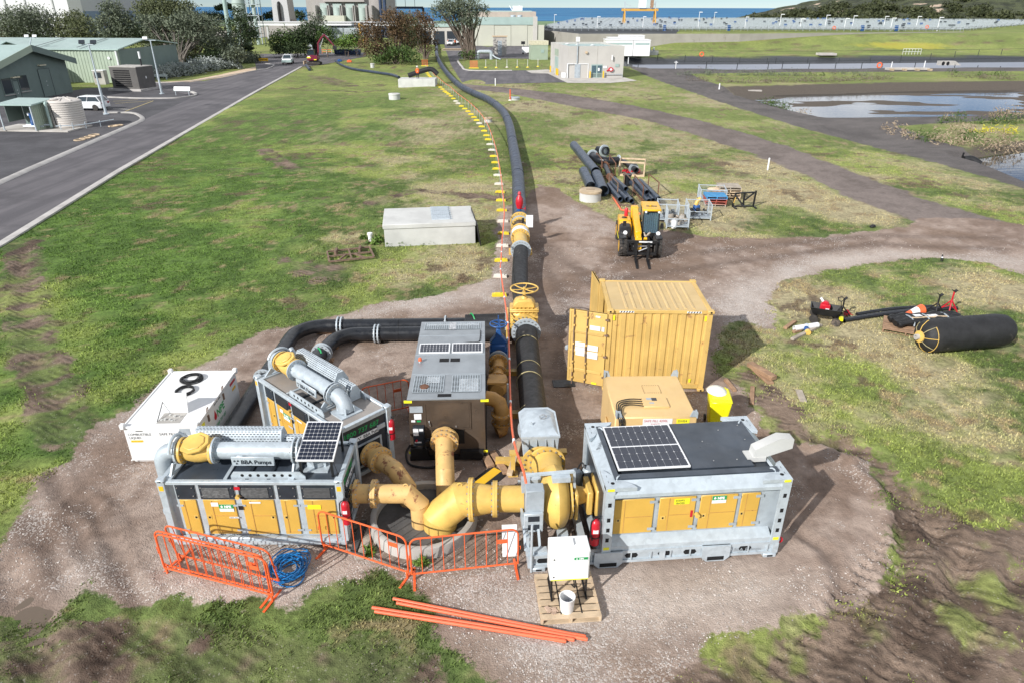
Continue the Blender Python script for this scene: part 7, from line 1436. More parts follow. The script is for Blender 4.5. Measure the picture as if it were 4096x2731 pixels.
# liner face
# ================================================================= DUNES
M('dune_sand',(.50,.38,.28),.9,0,.1,.05)
m,t,b=newmat('dune'); g=t.nodes.new('ShaderNodeNewGeometry'); p=g.outputs['Position']; n1=noise(t,p,.035,6,.62); n2=noise(t,p,.16,4,.6)
c=mixc(t,sstep(t,n2,.38,.62),(.024,.030,.014),(.065,.076,.034)); c=mixc(t,sstep(t,mth(t,'ADD',n1,mth(t,'MULTIPLY',n2,.1)),.64,.68),c,(.50,.385,.29)); t.links.new(c,b.inputs['Base Color']); b.inputs['Roughness'].default_value=.95; bp=nd(t,'ShaderNodeBump',Strength=1,Distance=4); t.links.new(n2,bp.inputs['Height']); t.links.new(bp.outputs[0],b.inputs['Normal'])
dx=np.arange(120,900,5.0); dy=np.arange(395,640,5.0); DX,DY=np.meshgrid(dx,dy)
env=np.clip((DX-130-(DY-400)*.15)/180,0,1)**.75*np.sin(np.clip((DY-395)/200,0,1)*math.pi*.5); DZ=-2+env*(15+22*fbm(DX,DY,75,4,61)+8*fbm(DX,DY,22,3,62))-8*np.clip((DY-600)/40,0,1)
DZ+=env*2.2*fbm(DX,DY,7,2,63)
D1Z=DZ; vs=np.stack([DX,DY,DZ],-1).reshape(-1,3).tolist(); a_,b_=DX.shape; o=MB().add(vs,[(i*b_+j,i*b_+j+1,(i+1)*b_+j+1,(i+1)*b_+j) for i in range(a_-1) for j in range(b_-1)],True).ob('dune_hill','dune'); o['kind']='structure'; o['label']='scrub covered coastal dunes with bare sand'
# far coastal heath on the left
dx=np.arange(-420,120,12.0); dy=np.arange(420,640,12.0); DX,DY=np.meshgrid(dx,dy); DZ=-1.5+3*np.clip((DY-420)/80,0,1)-14*np.clip((DY-560)/80,0,1)
m,t,b=newmat('heath'); g=t.nodes.new('ShaderNodeNewGeometry'); c=mixc(t,sstep(t,noise(t,g.outputs['Position'],.03,5,.6),.42,.55),(.03,.045,.02),(.09,.19,.035)); t.links.new(c,b.inputs['Base Color'])
a_,b_=DX.shape; o=MB().add(np.stack([DX,DY,DZ],-1).reshape(-1,3).tolist(),[(i*b_+j,i*b_+j+1,(i+1)*b_+j+1,(i+1)*b_+j) for i in range(a_-1) for j in range(b_-1)],True).ob('heath_hill','heath'); o['kind']='structure'
# ================================================================= VEGETATION
def leafmat(name):
    m,t,b=newmat(name); t.links.new(attr(t,'lc','Color'),b.inputs['Base Color']); b.inputs['Roughness'].default_value=.65; b.inputs['Specular IOR Level'].default_value=.25; return m
leafmat('leaf'); M('bark',(.13,.10,.08),.9,0,.3,3,bump=.3); M('bark_grey',(.17,.15,.13),.85,0,.2,3)
GREY=((.075,.095,.066),(.175,.200,.135)); OLIVE=((.055,.072,.036),(.150,.165,.078)); DARKG=((.018,.034,.014),(.050,.075,.028)); BROWN=((.048,.036,.020),(.150,.092,.048)); GREEN=((.030,.062,.016),(.085,.135,.035)); LIME=((.06,.12,.02),(.16,.25,.05)); SILV=((.20,.235,.215),(.40,.43,.41)); STRAW=((.22,.165,.11),(.42,.33,.23))
def crown(parent,blobs,col,leaf,dens,seed,flat=.8,name='crown',asp=2.0,clump=22,spread=.28):
    rg=np.random.default_rng(seed); V=[];Cc=[]
    for (cx,cy,cz,rx,ry,rz) in blobs:
        k=max(6,int(dens*(rx*ry+rx*rz+ry*rz)/3)); d=rg.normal(size=(k,3)); d[:,2]=d[:,2]*.8+.25; d/=np.linalg.norm(d,axis=1)[:,None]; rad=(.55+.5*rg.random(k)**.6)[:,None]
        cc=np.array([cx,cy,cz])+d*rad*np.array([rx,ry,rz]); m=clump; sp=spread*(rx+ry+rz)/3
        pts=cc[:,None]+rg.normal(size=(k,m,3))*np.array([sp,sp,sp*flat]); tone=rg.random(k)
        u=rg.normal(size=(k,m,3)); u/=np.linalg.norm(u,axis=2)[...,None]; w_=rg.normal(size=(k,m,3)); w_-=(w_*u).sum(2,keepdims=True)*u; w_/=np.linalg.norm(w_,axis=2)[...,None]
        s=leaf*(.6+.8*rg.random((k,m,1))); tri=np.stack([pts-u*s,pts+u*s*.9+w_*s/asp,pts+u*s*.2-w_*s/asp],2); V.append(tri.reshape(-1,3,3))
        f=np.clip(tone[:,None]*.65+rg.random((k,m))*.5,0,1)[...,None]; Cc.append((np.array(col[0])*(1-f)+np.array(col[1])*f).reshape(-1,3))
    V=np.concatenate(V); Cc=np.concatenate(Cc); o=trimesh(name,V,'leaf'); cattr(o.data,'lc',Cc,3); o.parent=parent; return o
def limbs(parent,base_r,blobs,seed,mat='bark',extra=0,trunks=1,h0=1.0):
    rnd=random.Random(seed); mb=MB()
    for (cx,cy,cz,rx,ry,rz) in blobs:
        for k in range(1+extra):
            tx,ty,tz=cx+rnd.uniform(-.6,.6)*rx,cy+rnd.uniform(-.5,.5)*ry,cz+rnd.uniform(-.3,.6)*rz; bx_=rnd.uniform(-.3,.3)*trunks
            pts=[(bx_,rnd.uniform(-.2,.2),-.3),(bx_*1.5+tx*.15,ty*.1,h0),(tx*.55+rnd.uniform(-.4,.4),ty*.5,h0+(tz-h0)*.45),(tx,ty,tz)]; P=smooth(pts,4); n=len(P); mb.tube(P,[base_r*(1-.85*i/n)*(.5 if k else .8) for i in range(n)],6)
    return mb.ob('trunk',mat,parent)
def tree(label,px,py,blobs,col,leaf=.24,dens=13,seed=1,base_r=.3,mat='bark',extra=0,cat='tree',group='trees around the plant',name='tree',Y=None,trunks=1,**kw):
    """px,py: foot of the trunk; blobs (photo x, photo y, radius px, height px) at the same distance"""
    if Y is None: p=GP(px,py)
    else: x,z=ZA(px,py,Y); p=Vector((x,Y,0))
    T=thing(name,label,cat,(p.x,p.y,p.z),0,group); B=[]; rnd=random.Random(seed); s=p.y/FOC*1.09
    for (bx_,by_,rx,ry) in blobs:
        dy=rnd.uniform(-.5,.5)*rx*s; X,Z=ZA(bx_,by_,p.y+dy); B.append((X-p.x,dy,Z-p.z,rx*s*.86,rx*s*.75,ry*s*.84))
    crown(T,B,col,leaf,dens,seed,**kw); limbs(T,base_r,B,seed,mat,extra,trunks,h0=max(.4,min(b[2] for b in B)*.35)); return T
R1=lambda x,y:(x/2.296/1.7415,y/2.296/1.7415)
def bl(*l): return [R1(a,b)+(c/4,d/4) for a,b,c,d in l]
tree('grey-green tree with broad low crown behind the nearest green shed',*R1(420,430),bl((150,190,150,80),(330,180,150,75),(260,290,190,90),(80,290,110,90),(420,290,100,80)),GREY,seed=1,Y=150,extra=1)
tree('dusky tree with sparse crown between the two green sheds',*R1(640,420),bl((690,190,110,60),(620,280,130,80),(760,270,110,80),(700,370,130,60)),OLIVE,seed=2,Y=150,extra=1)
tree('slender tree with tufted top in front of the white hall',*R1(1080,400),bl((1030,90,90,60),(1100,180,110,80),(1000,250,100,90),(1140,280,110,90),(1090,350,130,60)),GREY,seed=3,Y=148,extra=1)
tree('tallest gum tree of the group, dark domed crown against the sky',*R1(1500,420),bl((1350,60,110,60),(1500,50,130,55),(1650,90,130,60),(1420,150,150,70),(1580,160,170,70),(1730,150,90,60)),OLIVE,seed=4,Y=146,extra=2)
tree('multi-stemmed gum tree with bare pale limbs showing under its crown',*R1(1640,560),bl((1750,190,140,60),(1880,220,110,70),(1640,240,110,60),(1380,210,110,50),(1820,300,130,60)),GREY,seed=5,Y=136,extra=3,mat='bark_grey')
tree('drooping grey-green gum behind the tilted light pole',*R1(1560,610),bl((1450,310,110,70),(1560,360,130,90),(1480,440,120,90),(1620,460,110,100),(1550,530,110,60)),GREY,seed=6,extra=1)
tree('grey-green gum with dark forked trunk over the silver hedge',*R1(1840,610),bl((1800,330,120,60),(1880,390,110,70),(1760,420,100,70)),GREY,seed=7,extra=2)
tree('grey-green gum at the road end of the silver hedge',*R1(2040,590),bl((2010,350,90,90),(2090,440,90,90),(2000,470,100,90),(2080,530,80,50)),GREY,seed=8,extra=1)
tree('dense dark conical evergreen beside the pale green pole',*R1(2220,470),bl((2200,150,70,60),(2180,230,90,80),(2260,300,100,90),(2200,360,110,70),(2310,340,50,70)),DARKG,seed=9,Y=165,dens=10)
tree('lone flat-topped tree on the skyline by the sea',*R1(2050,130),bl((2020,80,40,16),(2090,70,50,16)),DARKG,seed=10,Y=330,leaf=.5,base_r=.25)
for i,(x,y,w_,h_,cl,lab) in enumerate(((100,330,130,70,BROWN,'brown undergrowth beneath the trees behind the nearest green shed'),(520,410,110,45,LIME,'bright green low bush behind the shed ridge'),(280,380,140,50,DARKG,'dark understorey bush behind the nearest green shed'),(880,390,130,70,OLIVE,'olive understorey bush between the green sheds'),(1250,330,120,80,DARKG,'dark understorey bush beyond the rear green shed'),(2250,450,60,40,DARKG,'dark bush at the foot of the evergreen'),(1700,150,60,40,OLIVE,'olive bush on the skyline beside the tallest gum'),(1950,160,90,30,DARKG,'low dark scrub on the skyline'),(1480,580,110,70,DARKG,'dark understorey bush beneath the drooping gum'),(1700,560,110,80,OLIVE,'olive understorey bush beneath the multi-stemmed gum'),(1930,540,110,70,DARKG,'dark understorey bush beneath the forked gum'),(2150,500,80,60,GREY,'grey-green bush at the road end of the trees'))):
    tree(lab,*R1(x,y+h_*.8),bl((x,y,w_,h_),(x+w_*.7,y+10,w_*.7,h_*.8),(x-w_*.6,y+15,w_*.6,h_*.7)),cl,seed=20+i,Y=155 if i<6 else 300 if i<8 else 138,cat='bush',group='undergrowth and bushes',name='bush',base_r=.08)
tree('rounded bright green bush behind the grey kiosk',*R1(1080,720),bl((1080,630,110,45),(990,670,60,50),(1170,640,60,40)),LIME,seed=31,cat='bush',group='undergrowth and bushes',name='bush',base_r=.06,dens=12)
tree('olive and grey bush beside the grey kiosk chimney',*R1(1370,700),bl((1340,560,50,40),(1390,620,80,60),(1440,600,50,40)),OLIVE,seed=32,cat='bush',group='undergrowth and bushes',name='bush',base_r=.06,dens=10)
for i,(x,y,w_,h_) in enumerate(((1500,690,50,35),(1590,670,60,40),(1690,660,60,42),(1790,640,60,40),(1890,620,60,42),(1990,600,60,42),(2080,600,60,38),(2150,610,40,30),(2230,560,60,28),(2310,550,50,28))):
    tree('silver-leaved shrub, '+('first','second','third','fourth','fifth','sixth','seventh','eighth','ninth','tenth')[i]+' along the roadside hedge counted from the kiosk',*R1(x,y+h_),bl((x,y-10,w_*1.5,h_*1.5),(x+25,y+5,w_,h_*1.2)),SILV if i<8 else GREY,seed=40+i,cat='shrub',group='silver hedge',name='shrub',base_r=.04,leaf=.2,dens=20)
R2=lambda x,y:((1024+x/2.296)/1.7415,y/2.296/1.7415)
def b2(*l): return [R2(a,b)+(c/4,d/4) for a,b,c,d in l]
tree('tree with rusty brown drooping foliage, taller one of the brown pair',*R2(1290,590),b2((1040,280,100,90),(1080,420,120,90),(1250,170,100,60),(1200,260,120,70),(1330,220,110,80),(1300,350,110,70),(1180,480,120,80)),BROWN,seed=51,extra=2,dens=9)
tree('olive-brown tree with dark trunk just before the pipeline road',*R2(1560,545),b2((1500,190,110,60),(1540,270,110,80),(1450,300,90,80),(1590,420,70,70),(1480,430,80,70)),BROWN,seed=52,extra=2,dens=9)
tree('dark green bush under the brown pair of trees',*R2(1300,600),b2((1300,500,130,60),(1150,560,90,35),(1420,530,90,55)),GREEN,seed=53,cat='bush',group='undergrowth and bushes',name='bush',base_r=.08,dens=9)
tree('dark grey-green tree crown between the brown pair',*R2(1370,560),b2((1400,200,80,60),(1350,300,110,70),(1420,380,80,70)),OLIVE,seed=54,extra=2,dens=8,Y=158)
for i,(x,y,w_,h_,cl,lab) in enumerate(((250,390,110,90,GREEN,'green shrub at the roadside end of the shrubbery behind the van'),(380,370,110,90,DARKG,'dark green shrub in the middle of the shrubbery behind the van'),(500,330,110,100,DARKG,'tall dark shrub behind the red excavator'),(650,340,80,80,GREEN,'green shrub right of the grey kiosk hut'),(830,390,110,50,LIME,'rounded olive-green shrub behind the blue skip'),(930,350,60,50,GREEN,'green shrub beside the yellow excavator arm'),(330,450,150,35,DARKG,'low dark shrub edging the shrubbery behind the van'))):
    tree(lab,*R2(x,y+h_*.9),b2((x,y,w_,h_),(x-w_*.5,y+20,w_*.6,h_*.7),(x+w_*.5,y+15,w_*.6,h_*.7)),cl,seed=60+i,Y=172,cat='shrub',group='shrubbery by the junction',name='shrub',base_r=.08,dens=10)
tree('wispy grey tree standing above the shrubbery, before the concrete tower',*R2(540,330),b2((540,180,80,50),(480,210,60,50),(590,210,60,50),(540,260,80,50)),GREY,seed=70,Y=176,extra=2,dens=4)
tree('tall gum with rounded green crown and many bare limbs beside the pipeline',*R2(1960,550),b2((1800,50,110,60),(1930,40,120,60),(1700,110,90,60),(1830,140,120,70),(1960,130,110,70),(2070,110,60,60),(1900,220,80,50),(1990,210,60,50)),GREY,seed=71,extra=4,dens=9,mat='bark',base_r=.45,trunks=3)
tree('tangle of bare branches at the foot of the tall gum',*R2(1960,550),b2((1940,510,70,40)),GREEN,seed=72,cat='bush',group='undergrowth and bushes',name='bush',extra=6,dens=8,base_r=.12)
for i,(x,y,w_,h_) in enumerate(((20,180,50,22),(140,150,60,30),(390,150,60,30),(-60,170,60,25))): tree('dark scrub on the heath before the sea, '+('left of','touching','right of','far left of')[i]+' the tapered concrete column',*R2(x,y+h_),b2((x,y,w_,h_)),DARKG,seed=80+i,Y=330,cat='bush',group='scrub on the heath',name='bush',leaf=.6,dens=4,base_r=.1)
B=[]; rg=np.random.default_rng(77)
for k in range(620):
    x=rg.uniform(150,620); y=rg.uniform(398,520); e=float(np.interp(x-130-(y-400)*.15,[0,180],[0,1]))
    i=int((y-395)/5); j=int((x-120)/5); z=float(D1Z[i,j])
    if fbm(np.array([x]),np.array([y]),40,3,64)[0]<.42: continue
    r=rg.uniform(3,6.5); B.append((x,y,z+r*.1,r,r*.8,r*.45))
o=crown(None,B,((.020,.028,.012),(.075,.085,.035)),1.1,1.3,78,name='dune_scrub',clump=18); o['kind']='stuff'; o['label']='dark scrub covering the coastal dunes'
# tufts and weeds by the ponds
R4=lambda x,y:((3072+x/2.296)/1.7415,y/2.296/1.7415)
R3=lambda x,y:((2048+x/2.296)/1.7415,y/2.296/1.7415)
def weeds(label,l,col,seed,name='weeds'):
    B=[]
    for (q,w_,h_) in l: p=GP(*q); B.append((p.x,p.y,p.z+h_*.2,w_*.75,w_*.45,h_*.55))
    o=crown(None,B,col,.16,26,seed,flat=1.2,name=name,asp=4,clump=14,spread=.3); o['kind']='stuff'; o['label']=label; return o
weeds('straw-coloured dry grass on the pond banks',[(R4(x,y),w_,.8) for x,y,w_ in ((1130,1190,1.0),(1200,1230,1.2),(1290,1270,1.2),(1760,1200,1.4),(1600,1280,2.2),(1680,1320,2),(1900,1210,1),(1640,1100,.8),(2150,1080,2.0),(2230,1060,2),(2100,1290,2.2),(2200,1330,2),(340,990,1.5),(2000,1340,2))],STRAW,91)
weeds('green weeds on the pond banks',[(R4(x,y),w_,.7) for x,y,w_ in ((1400,1250,1.6),(1460,1290,1.5),(1660,1130,1.5),(1700,1110,1.2),(1860,1130,1.2),(2020,1130,1.5),(2150,1130,2.2),(2260,1120,2),(1880,1260,1.6),(1840,1300,1.4),(20,910,2.2),(100,940,2.0),(160,960,1.2),(410,690,1.0),(490,690,.8),(1780,1020,1.2),(1690,660,1.2),(2120,690,2),(1960,690,1.5))],GREEN,92)
weeds('grey-green scrub along the gravel road verge',[(R3(x,y),w_,.7) for x,y,w_ in ((1560,690,1.5),(1640,690,1.6),(1800,680,2.2),(1850,690,2),(1960,695,1.4),(2120,690,2),(2230,690,2),(2330,690,2))]+[(R4(x,y),2.2,.4) for x,y in ((60,690),(200,690),(300,690),(650,680),(750,670),(850,690))],GREY,93)
weeds('brown rushes on the pond edge slope',[(R3(x,y),2.2,.4) for x,y in ((1700,740),(1850,745),(2000,755),(2150,760),(2300,760))]+[(R4(x,y),2.4,.4) for x,y in ((50,750),(200,750),(350,745),(500,745),(650,740),(800,735),(950,730),(1050,720),(1750,700),(1900,710),(2050,720),(2200,720))],STRAW if False else ((.10,.08,.06),(.20,.165,.13)),94)
weeds('yellow flowering weeds by the lower pond',[(R4(x,y),w_,.35) for x,y,w_ in ((1960,1210,1.2),(2030,1200,1.2),(2180,1200,1.6),(2230,1220,1))],((.35,.32,.03),(.65,.58,.05)),95)
weeds('long green grass around the concrete chamber',[((842+x,552+y),.35,.3) for x,y in ((0,0),(15,10),(30,4))]+[((900+12*k,566-k*.7),.3,.25) for k in range(9)]+[((1075,556),.3,.25),((970,1295),.12,.1),((850,1270),.1,.1)],LIME,96)
# ================================================================= SHEDS ON THE LEFT
def wallmat(name,col,pitch,vertical=True,axis_='x'):
    m=M(name,col,.55,.05,.07,.3); t=m.node_tree; b=t.nodes['Principled BSDF']; return m
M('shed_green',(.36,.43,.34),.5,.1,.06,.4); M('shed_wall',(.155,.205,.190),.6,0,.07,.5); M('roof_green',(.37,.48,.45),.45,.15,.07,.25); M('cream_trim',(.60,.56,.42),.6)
def corr_wall(name,parent,a,b,z0,z1,mat,pitch=.35,dep=.05):
    a=Vector(a);b=Vector(b); L=(b-a).length; d=(b-a)/L; nrm=Vector((d.y,-d.x)); n=int(L/pitch); mb=MB(); pts=[]
    for i in range(n): s=i*L/n; p=L/n; pts+=[a+d*s,a+d*(s+p*.4),a+d*(s+p*.5)+nrm*dep,a+d*(s+p*.9)+nrm*dep]
    pts.append(b)
    for p,q in zip(pts[:-1],pts[1:]): mb.quad((p.x,p.y,z0),(q.x,q.y,z0),(q.x,q.y,z1),(p.x,p.y,z1))
    return mb.ob(name,mat,parent)
# nearest shed: gable wall faces +X
T=thing('green_shed','nearest green metal shed with grey-green gable wall, two windows and doors','building',(-60.2,91.6,0),R(-3.5))
hw=6.9; ez=4.25; rz_=6.1; Lb=26
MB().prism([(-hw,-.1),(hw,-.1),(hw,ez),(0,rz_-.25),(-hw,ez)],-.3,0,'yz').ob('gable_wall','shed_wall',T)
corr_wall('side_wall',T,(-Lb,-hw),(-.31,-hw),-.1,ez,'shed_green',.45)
for s in (-1,1):
    MB().prism([(s*(hw+.9),ez-.15),(0,rz_),(0,rz_+.12),(s*(hw+.9),ez-.03)],-Lb,.95,'yz').ob('roof','roof_green',T)
    MB().prism([(s*(hw+.9),ez-.75),(s*.02,rz_-.62),(s*.02,rz_+.13),(s*(hw+.9),ez-.02)],.95,1.0,'yz').ob('barge_board','shed_green' if s<0 else 'shed_wall',T)
MB().bx(-Lb,.9,-hw-.95,-hw-.88,ez-.75,ez-.05).ob('gutter','shed_green',T)
def win(parent,y,z,w_,h,dx=.0):
    f=MB().bx(dx,dx+.08,y-w_/2-.1,y+w_/2+.1,z-h/2-.12,z+h/2+.1).ob('window','shed_wall',parent); MB().bx(dx+.081,dx+.09,y-w_/2,y+w_/2,z-h/2,z+h/2).ob('pane','glass',f); MB().bx(dx,dx+.16,y-w_/2-.12,y+w_/2+.12,z-h/2-.2,z-h/2-.12).ob('sill','kerb_stone',f)
win(T,-4.7,1.9,1.5,1.7); win(T,-1.9,2.0,1.5,1.7)
for (y0,y1,z1) in ((-3.75,-2.85,2.35),(1.15,3.25,3.3)):
    d=MB().bx(0,.06,y0,y1,0,z1).ob('door','shed_wall',T); MB().bx(.06,.075,y0-.05,y0,0,z1).bx(.06,.075,y1,y1+.05,0,z1).bx(.06,.075,y0,y1,z1,z1+.05).ob('door_frame','dark_panel',d)
    for k in (.4,.55): MB().cyl((.06,y0+(y1-y0)*.5,z1*k),(.09,y0+(y1-y0)*.5,z1*k),.05,8).ob('sign_disc','white_label',d)
for (y,z) in ((-3.2,2.75),(2.0,3.75)): MB().bx(0,.35,y-.6,y+.6,z-.06,z+.08).ob('canopy_light','cream_trim',T)
sh=MB().bx(-9.5,-4.0,-hw-.12,-hw-.07,.9,2.9).ob('shop_window','glass',T); MB().bx(-9.7,-3.8,-hw-.25,-hw-.05,2.9,3.2).bx(-9.7,-3.8,-hw-.2,-hw-.05,.72,.88).ob('window_trim','shed_green',sh); MB().cyl((-2.6,-hw-.2,0),(-2.6,-hw-.2,3.7),.14,10).ob('downpipe','shed_green',T)
for x in (-3.4,-5.4,-7.4): MB().lathe([(.22,0),(.15,.2),(0,.22)],(x,-hw-.5,3.4),(0,-1,-.3),10).ob('floodlight','white_label',T)
# second shed behind and the third ridge
c0=G(271,118,4.6); T=thing('green_shed','rear green metal shed with shallow roof and downpipe, behind the grey kiosk','building',(c0[0],c0[1],0),R(-4))
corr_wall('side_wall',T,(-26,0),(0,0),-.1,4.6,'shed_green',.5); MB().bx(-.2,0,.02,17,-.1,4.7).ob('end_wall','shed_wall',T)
MB().add([(-26,-.3,4.6),(.2,-.3,4.6),(.3,17.2,4.75),(-26,17.2,4.75),(-26,8.4,5.8),(-.1,8.4,5.8),(-26,-.3,4.75),(.2,-.3,4.75),(-.1,8.4,5.95),(-26,8.4,5.95),(.3,17.2,4.9),(-26,17.2,4.9)],[(6,7,8,9),(9,8,10,11),(0,1,7,6),(1,5,8,7),(5,2,10,8),(0,4,5,1),(4,3,2,5)]).ob('roof','roof_green',T)
for x in (-6,-13): MB().bx(x-.12,x+.12,.2,8.2,5.0,5.02).ob('roof_sheet_joint','dark_panel',T,None,(R(7.2),0,0))
MB().cyl((-.3,-.15,0),(-.3,-.15,4.5),.14,8).ob('downpipe','white_label',T); MB().cyl((-1.6,-.05,3.5),(-1.6,-.2,3.5),.2,10).ob('floodlight','white_label',T)
x_,z_=ZA(0,108,104); T=thing('green_shed','low green roof ridge between the two green sheds at the picture edge','building',(-66,104,0),R(-3.5))
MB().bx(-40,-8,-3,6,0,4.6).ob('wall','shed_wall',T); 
for s in (-1,1): MB().prism([(1.5+s*5.2,4.5),(1.5,5.9),(1.5,6.0),(1.5+s*5.2,4.6)],-40,-6,'yz').ob('roof','roof_green',T)
# ---- pump shelter and water tank on slab
p=G(*R1(430,1215)); T=thing('concrete_slab','thin concrete slab carrying the pump shelter and water tank','slab',(p[0]-2.1,p[1]+1.2,-.01),R(-4)); MB().bx(-3.0,4.6,-1.5,2.2,0,.12).ob('slab','paving',T)
T=thing('pump_shelter','open-fronted green metal shelter over small pump, beside the water tank','shelter',(p[0]-2.0,p[1]+.6,.11),R(-4))
corr_wall('side_wall',T,(1.55,1.9),(1.55,-1.0),.0,2.25,'shed_green',.25,.03); corr_wall('back_wall',T,(-1.6,1.95),(1.55,1.95),.0,2.25,'shed_wall',.25,.03); MB().bx(-1.62,-1.58,-.2,1.9,.6,2.2).ob('side_panel','shed_wall',T)
MB().add([(-1.8,-1.15,2.2),(1.8,-1.15,2.2),(1.8,2.1,2.42),(-1.8,2.1,2.42),(-1.8,-1.15,2.32),(1.8,-1.15,2.32),(1.8,2.1,2.54),(-1.8,2.1,2.54)],[(0,3,2,1),(4,5,6,7),(0,1,5,4),(1,2,6,5),(2,3,7,6),(3,0,4,7)]).ob('roof','roof_green',T)
for x in (-1.6,1.5): MB().bar((x,-1.0,0),(x,-1.0,2.2),.09).ob('post','galv',T)
T=thing('small_pump','small electric pump with dark motor under the green shelter','pump',(p[0]-1.2,p[1]+.6,.11)); MB().cyl((-.9,0,.35),(1.3,.1,.35),.09,10).cyl((-.9,-.5,.3),(1.0,-.5,.3),.06,8).ob('pipework','galv',T); MB().lathe([(.22,0),(.22,.5),(.16,.6),(.2,.9),(.2,1.2)],(-.2,0,.2),n=12).ob('motor','blue_valve',T); MB().bx(-.5,-.2,-.1,.1,1.2,1.45).ob('controller','white_label',T)
tk=G(*R1(655,1200)); T=thing('water_tank','round cream corrugated plastic water tank with downpipe','water tank',(tk[0]-.9,tk[1]+1.4,.11)); r_=1.5; hT=2.35
pr=[]
for k in range(12):
    z=k*hT/12; pr+=[(r_,z+.02),(r_+.035,z+.07),(r_+.035,z+hT/12-.05),(r_,z+hT/12-.01)]
pr+=[(r_*.96,hT+.03),(r_*.2,hT+.28),(0,hT+.28)]; M('tank_cream',(.58,.54,.50),.55,0,.05,.6); MB().lathe(pr,n=44).ob('shell','tank_cream',T)
MB().lathe([(.45,hT+.18),(.45,hT+.26),(.36,hT+.26)],(-.2,-.75,0),n=20).ob('manhole_rim','tank_cream',T); MB().lathe([(0,hT+.235),(.38,hT+.235)],(-.2,-.75,0),n=18).ob('manhole','dark_interior',T)
for k in range(8): a=k*.785+.3; MB().bar((.5*math.cos(a),.5*math.sin(a),hT+.27),(1.35*math.cos(a),1.35*math.sin(a),hT+.08),.14,.06).ob('roof_rib','tank_cream',T)
MB().tube(smooth([(-.7,-1.2,hT-.1),(-.7,-1.6,hT-.05),(-.7,-1.65,hT-.4),(-.7,-1.65,.4),(-.65,-1.75,.15)]),.13,10).ob('downpipe','roof_green',T); MB().tube([(-.4,-1.5,hT-.3),(-.25,-1.55,.2)],.04,6).ob('cable','black',T)
rl=MB(); rl.tube([(.2,-2.4,.35),(1.8,-2.0,.35),(2.8,-1.0,.4),(4.2,.4,.55)],.045,6)
for q in ((.6,-2.35),(1.6,-2.1),(2.4,-1.4),(3.3,-.5)): rl.cyl((q[0],q[1],0),(q[0],q[1],.6),.04,6)
rl.ob('guard_pipe','galv',T)
# ---- grey louvred kiosk
k0=G(*R1(1150,848)); T=thing('plant_kiosk','dark grey louvred generator kiosk with pale roof, on a low plinth','kiosk',(k0[0]+.3,k0[1]+2.4,0),R(-12)); M('kiosk_grey',(.105,.100,.095),.7,0,.12,.8)
MB().bx(-2.6,2.6,-2.2,2.2,-.05,.25).ob('plinth','kerb_stone',T); MB().bx(-2.1,2.1,-1.7,1.7,.25,3.0).ob('body','kiosk_grey',T); MB().bx(-2.15,2.15,-1.75,1.75,3.0,3.1).ob('roof','concrete',T)
for k in range(8): MB().prism([(-1.76,.55+k*.28),(-1.68,.55+k*.28),(-1.68,.70+k*.28),(-1.71,.70+k*.28)],-1.55,1.0,'yz').ob('louvre_slat','dark_interior',T)
for x in (2.105,): 
    for y in (-1.0,.6): MB().bx(x-.02,x,y-.7,y+.7,.4,2.85).ob('door','kiosk_grey',T)
MB().bx(2.1,2.12,-.1,.1,1.5,1.8).ob('notice','white_label',T); MB().cyl((1.3,.6,3.1),(1.3,.6,4.0),.10,10).ob('flue','black',T); MB().cyl((1.3,.6,4.0),(1.3,.6,4.9),.14,10).ob('flue_cap','white_label',T)
kb=G(*R1(935,800)); T=thing('meter_cabinet','small beige meter cabinet behind the tilted light pole','cabinet',(kb[0]-1.2,kb[1]+2.5,0)); MB().bx(-.8,.8,-.5,.5,0,1.9).ob('box','concrete',T); MB().bx(-.85,.85,-.55,.55,1.9,2.0).ob('lid','white_label',T); MB().bx(-.6,.4,-.52,-.5,.9,1.7).ob('vent','dark_panel',T)
# guard rail, notice board
ga=G(*R1(1340,742)); gb=G(*R1(1545,740)); T=thing('guard_rail','short steel guard rail at the end of the silver hedge','guard rail',(ga[0],ga[1],0)); dv=(gb[0]-ga[0],gb[1]-ga[1]); MB().bar((0,0,.62),(dv[0],dv[1],.62),.1,.34).ob('beam','galv',T)
for f in (.05,.5,.95): MB().bar((dv[0]*f,dv[1]*f,0),(dv[0]*f,dv[1]*f,.7),.12).ob('post','galv',T)
nb=G(*R1(1680,885)); T=thing('notice_board','tilted white notice board on thin legs at the car park corner','sign',(nb[0],nb[1],0),R(-5)); MB().bx(-1.1,1.1,-.03,.03,0,.55).ob('panel','white_label',T,(0,0,.55),(R(-25),0,0)); MB().bx(-1.1,1.1,-.035,-.031,.0,.10).ob('stripe','roof_green',T,(0,0,.55),(R(-25),0,0))
for x in (-.9,.9): MB().bar((x,0,0),(x,0,.6),.05).ob('leg','galv',T)
